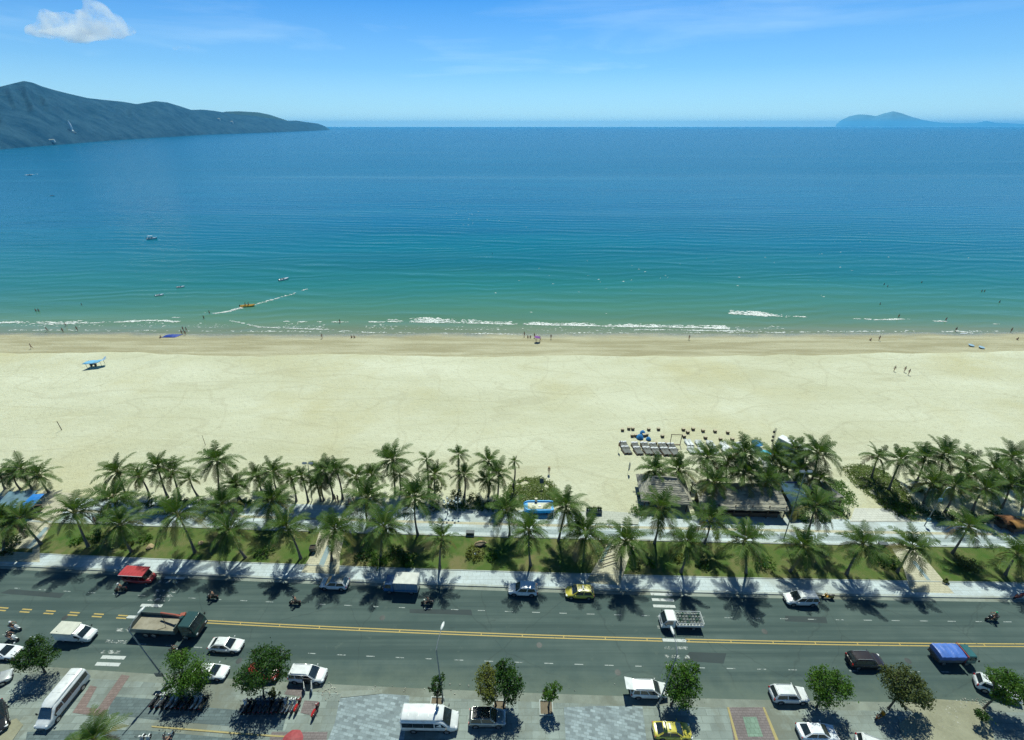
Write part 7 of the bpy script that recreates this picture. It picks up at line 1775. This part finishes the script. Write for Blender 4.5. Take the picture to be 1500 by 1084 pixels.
# rubble and litter on the bare dirt at the right
mb = MB()
for _ in range(260):
    px, py = R.choice(((R.gauss(1405, 18), R.gauss(1036, 5)), (R.gauss(1385, 26), R.gauss(1050, 14)), (R.gauss(680, 120), R.gauss(1008, 4)), (R.gauss(478, 10), R.gauss(1012, 6)), (R.gauss(1430, 14), R.gauss(1030, 4))))
    if py > 1090: continue
    p = g(px, py, .05); s = R.uniform(.03, .16); mb.box((p.x, p.y, .06), (s, s * R.uniform(.4, 1), s * .6), rz=R.random() * 3, rx=R.random())
tag(mb.build('rubble', M('pale_rubble', (.32, .32, .27), .9, .4, .5)), 'scattered pale rubble on the dirt and along the near kerb', 'rubble', kind='stuff')
# ================================================================ SKY, SUN, AIR, CAMERA
SUN_EL, SUN_AZ = math.radians(62), math.radians(8)      # azimuth measured from +Y towards +X
def lighting():
    w = bpy.data.worlds.new('World'); scene.world = w; w.use_nodes = True
    nt = w.node_tree; N, L = nt.nodes.new, nt.links.new
    bg = nt.nodes['Background']; bg.inputs['Strength'].default_value = SKY_K
    s = N('ShaderNodeTexSky'); s.sky_type = 'NISHITA'; s.sun_disc = False
    s.sun_elevation = SUN_EL; s.sun_rotation = SUN_AZ
    s.altitude = 60; s.air_density = 1.0; s.dust_density = .0; s.ozone_density = 3.0
    t = N('ShaderNodeTexCoord'); sp = N('ShaderNodeSeparateXYZ'); L(t.outputs['Generated'], sp.inputs[0])
    # high thin cirrus, stretched along the horizon
    mp = N('ShaderNodeMapping'); mp.inputs['Scale'].default_value = (1.5, 1.5, 12); mp.inputs['Rotation'].default_value = (0, .06, 0)
    L(t.outputs['Generated'], mp.inputs[0])
    c = ramp(nt, noise_(nt, mp.outputs[0], 1.6, 6, .55, .4), [(.38, 0.), (.85, 1.)])
    h = ramp(nt, sp.outputs[2], [(.0, .25), (.06, 1.), (.16, .75), (.5, .1)])
    f = math_(nt, 'MULTIPLY', math_(nt, 'MULTIPLY', c, h), .50)
    f = math_(nt, 'MAXIMUM', f, ramp(nt, sp.outputs[2], [(.0, .62), (.035, .40), (.09, .18), (.2, 0.)]))
    zen = ramp(nt, sp.outputs[2], [(.0, 1.), (.26, 1.), (.5, .5), (1., .34)])       # zenith dimmed above the view to weaken sky fill in shadows
    tint = mixc(nt, 1.0, mixc(nt, 1.0, s.outputs[0], SKY_TINT, 'MULTIPLY'), zen, 'MULTIPLY')
    L(mixc(nt, f, tint, (10.2, 13.2, 14.0)), bg.inputs['Color'])
    sun = bpy.data.lights.new('sun', 'SUN'); sun.energy = SUN_E; sun.angle = math.radians(.53); sun.color = (.96, 1.0, .86)
    so = bpy.data.objects.new('sun', sun); COL.objects.link(so)
    d = Vector((math.sin(SUN_AZ) * math.cos(SUN_EL), math.cos(SUN_AZ) * math.cos(SUN_EL), math.sin(SUN_EL)))
    so.rotation_euler = d.to_track_quat('Z', 'Y').to_euler(); so.location = (0, 0, 200)
SKY_K, SUN_E, SKY_TINT = .085, 5.0, (.27, .86, 1.42)
lighting()
def haze():
    m = bpy.data.materials.new('haze_air'); m.use_nodes = True; nt = m.node_tree
    for n in list(nt.nodes):
        if n.type == 'BSDF_PRINCIPLED': nt.nodes.remove(n)
    v = nt.nodes.new('ShaderNodeVolumePrincipled'); v.inputs['Color'].default_value = (.11, .56, .95, 1); v.inputs['Density'].default_value = HAZE_D
    v.inputs['Anisotropy'].default_value = .3
    nt.links.new(v.outputs[0], nt.nodes['Material Output'].inputs['Volume'])
    m.volume_intersection_method = 'FAST' if hasattr(m, 'volume_intersection_method') else m.volume_intersection_method
    mb = MB(); mb.box((0, 17500, 167), (84000, 42000, 350))
    tag(mb.build('haze', m), 'thin blue sea haze filling the air over the whole bay', 'haze', kind='stuff')
HAZE_D = 3.2e-5
haze()
def cloud(name, puffs, label, dens):
    m = bpy.data.materials.new(name + '_vapour'); m.use_nodes = True; nt = m.node_tree
    nt.nodes.remove(nt.nodes['Principled BSDF'])
    v = nt.nodes.new('ShaderNodeVolumePrincipled'); v.inputs['Color'].default_value = (1, 1, 1, 1); v.inputs['Anisotropy'].default_value = .55
    c = coords(nt)
    n = noise_(nt, c, .0050, 7, .66)
    dd = math_(nt, 'MULTIPLY', ramp(nt, n, [(.42, 0.), (.66, 1.)]), dens)
    nt.links.new(dd, v.inputs['Density']); nt.links.new(v.outputs[0], nt.nodes['Material Output'].inputs['Volume'])
    Y = 7600
    mb = MB()
    bm = bmesh.new()
    for px, py, rx, ry in puffs:
        z = z_at(py, Y); x = x_at(px, py, Y); k = Y / .98 / FPX
        r = bmesh.ops.create_icosphere(bm, subdivisions=3, radius=1)
        for q in r['verts']:
            p = q.co.copy(); d = 1 + .35 * noise.fractal(p * 1.7 + Vector((px, py, 0)), 1, 2, 4)
            q.co = Vector((x + p.x * rx * k * d, Y + p.y * rx * k * .8 * d, z + p.z * ry * k * d))
    me = bpy.data.meshes.new(name); bm.to_mesh(me); bm.free()
    me.materials.append(m)
    o = bpy.data.objects.new(name, me); COL.objects.link(o)
    rm = o.modifiers.new('r', 'REMESH'); rm.mode = 'VOXEL'; rm.voxel_size = 28
    dg = bpy.context.evaluated_depsgraph_get(); me2 = bpy.data.meshes.new_from_object(o.evaluated_get(dg)); o.modifiers.clear(); o.data = me2
    if not me2.materials: me2.materials.append(m)
    return tag(o, label, 'cloud')
cloud('cloud', [(62, 46, 18, 7), (85, 38, 20, 14), (108, 40, 24, 16), (130, 38, 22, 14), (136, 14, 10, 14), (148, 26, 14, 16), (165, 38, 18, 12), (182, 43, 12, 7), (115, 50, 40, 5)],
      'bright white cumulus cloud above the hills, with a tower on its right side', .011)
cloud('cloud', [(256, 71, 4, 2.5), (262, 70, 4, 2), (274, 68, 5, 2.5)], 'tiny pale wisp of cloud to the right of the white cumulus', .006)
cam = bpy.data.cameras.new('camera'); cam.sensor_width = 36; cam.lens = 36 * FPX / 1500; cam.clip_start = .5; cam.clip_end = 120000
co = bpy.data.objects.new('camera', cam); COL.objects.link(co)
co.location = (0, 0, CAM_H); co.rotation_euler = (PI / 2 - PITCH, 0, 0); scene.camera = co
scene.view_settings.view_transform = 'Standard'; scene.view_settings.look = 'None'; scene.view_settings.exposure = 0; scene.view_settings.gamma = 1
cy = scene.cycles
cy.use_denoising = True; cy.denoiser = 'OPENIMAGEDENOISE'; cy.denoising_prefilter = 'NONE'; cy.max_bounces = 14; cy.diffuse_bounces = 2; cy.glossy_bounces = 3; cy.transmission_bounces = 3; cy.volume_bounces = 12; cy.transparent_max_bounces = 12
cy.caustics_reflective = False; cy.caustics_refractive = False; cy.sample_clamp_indirect = 8; cy.use_adaptive_sampling = True; cy.adaptive_threshold = .02
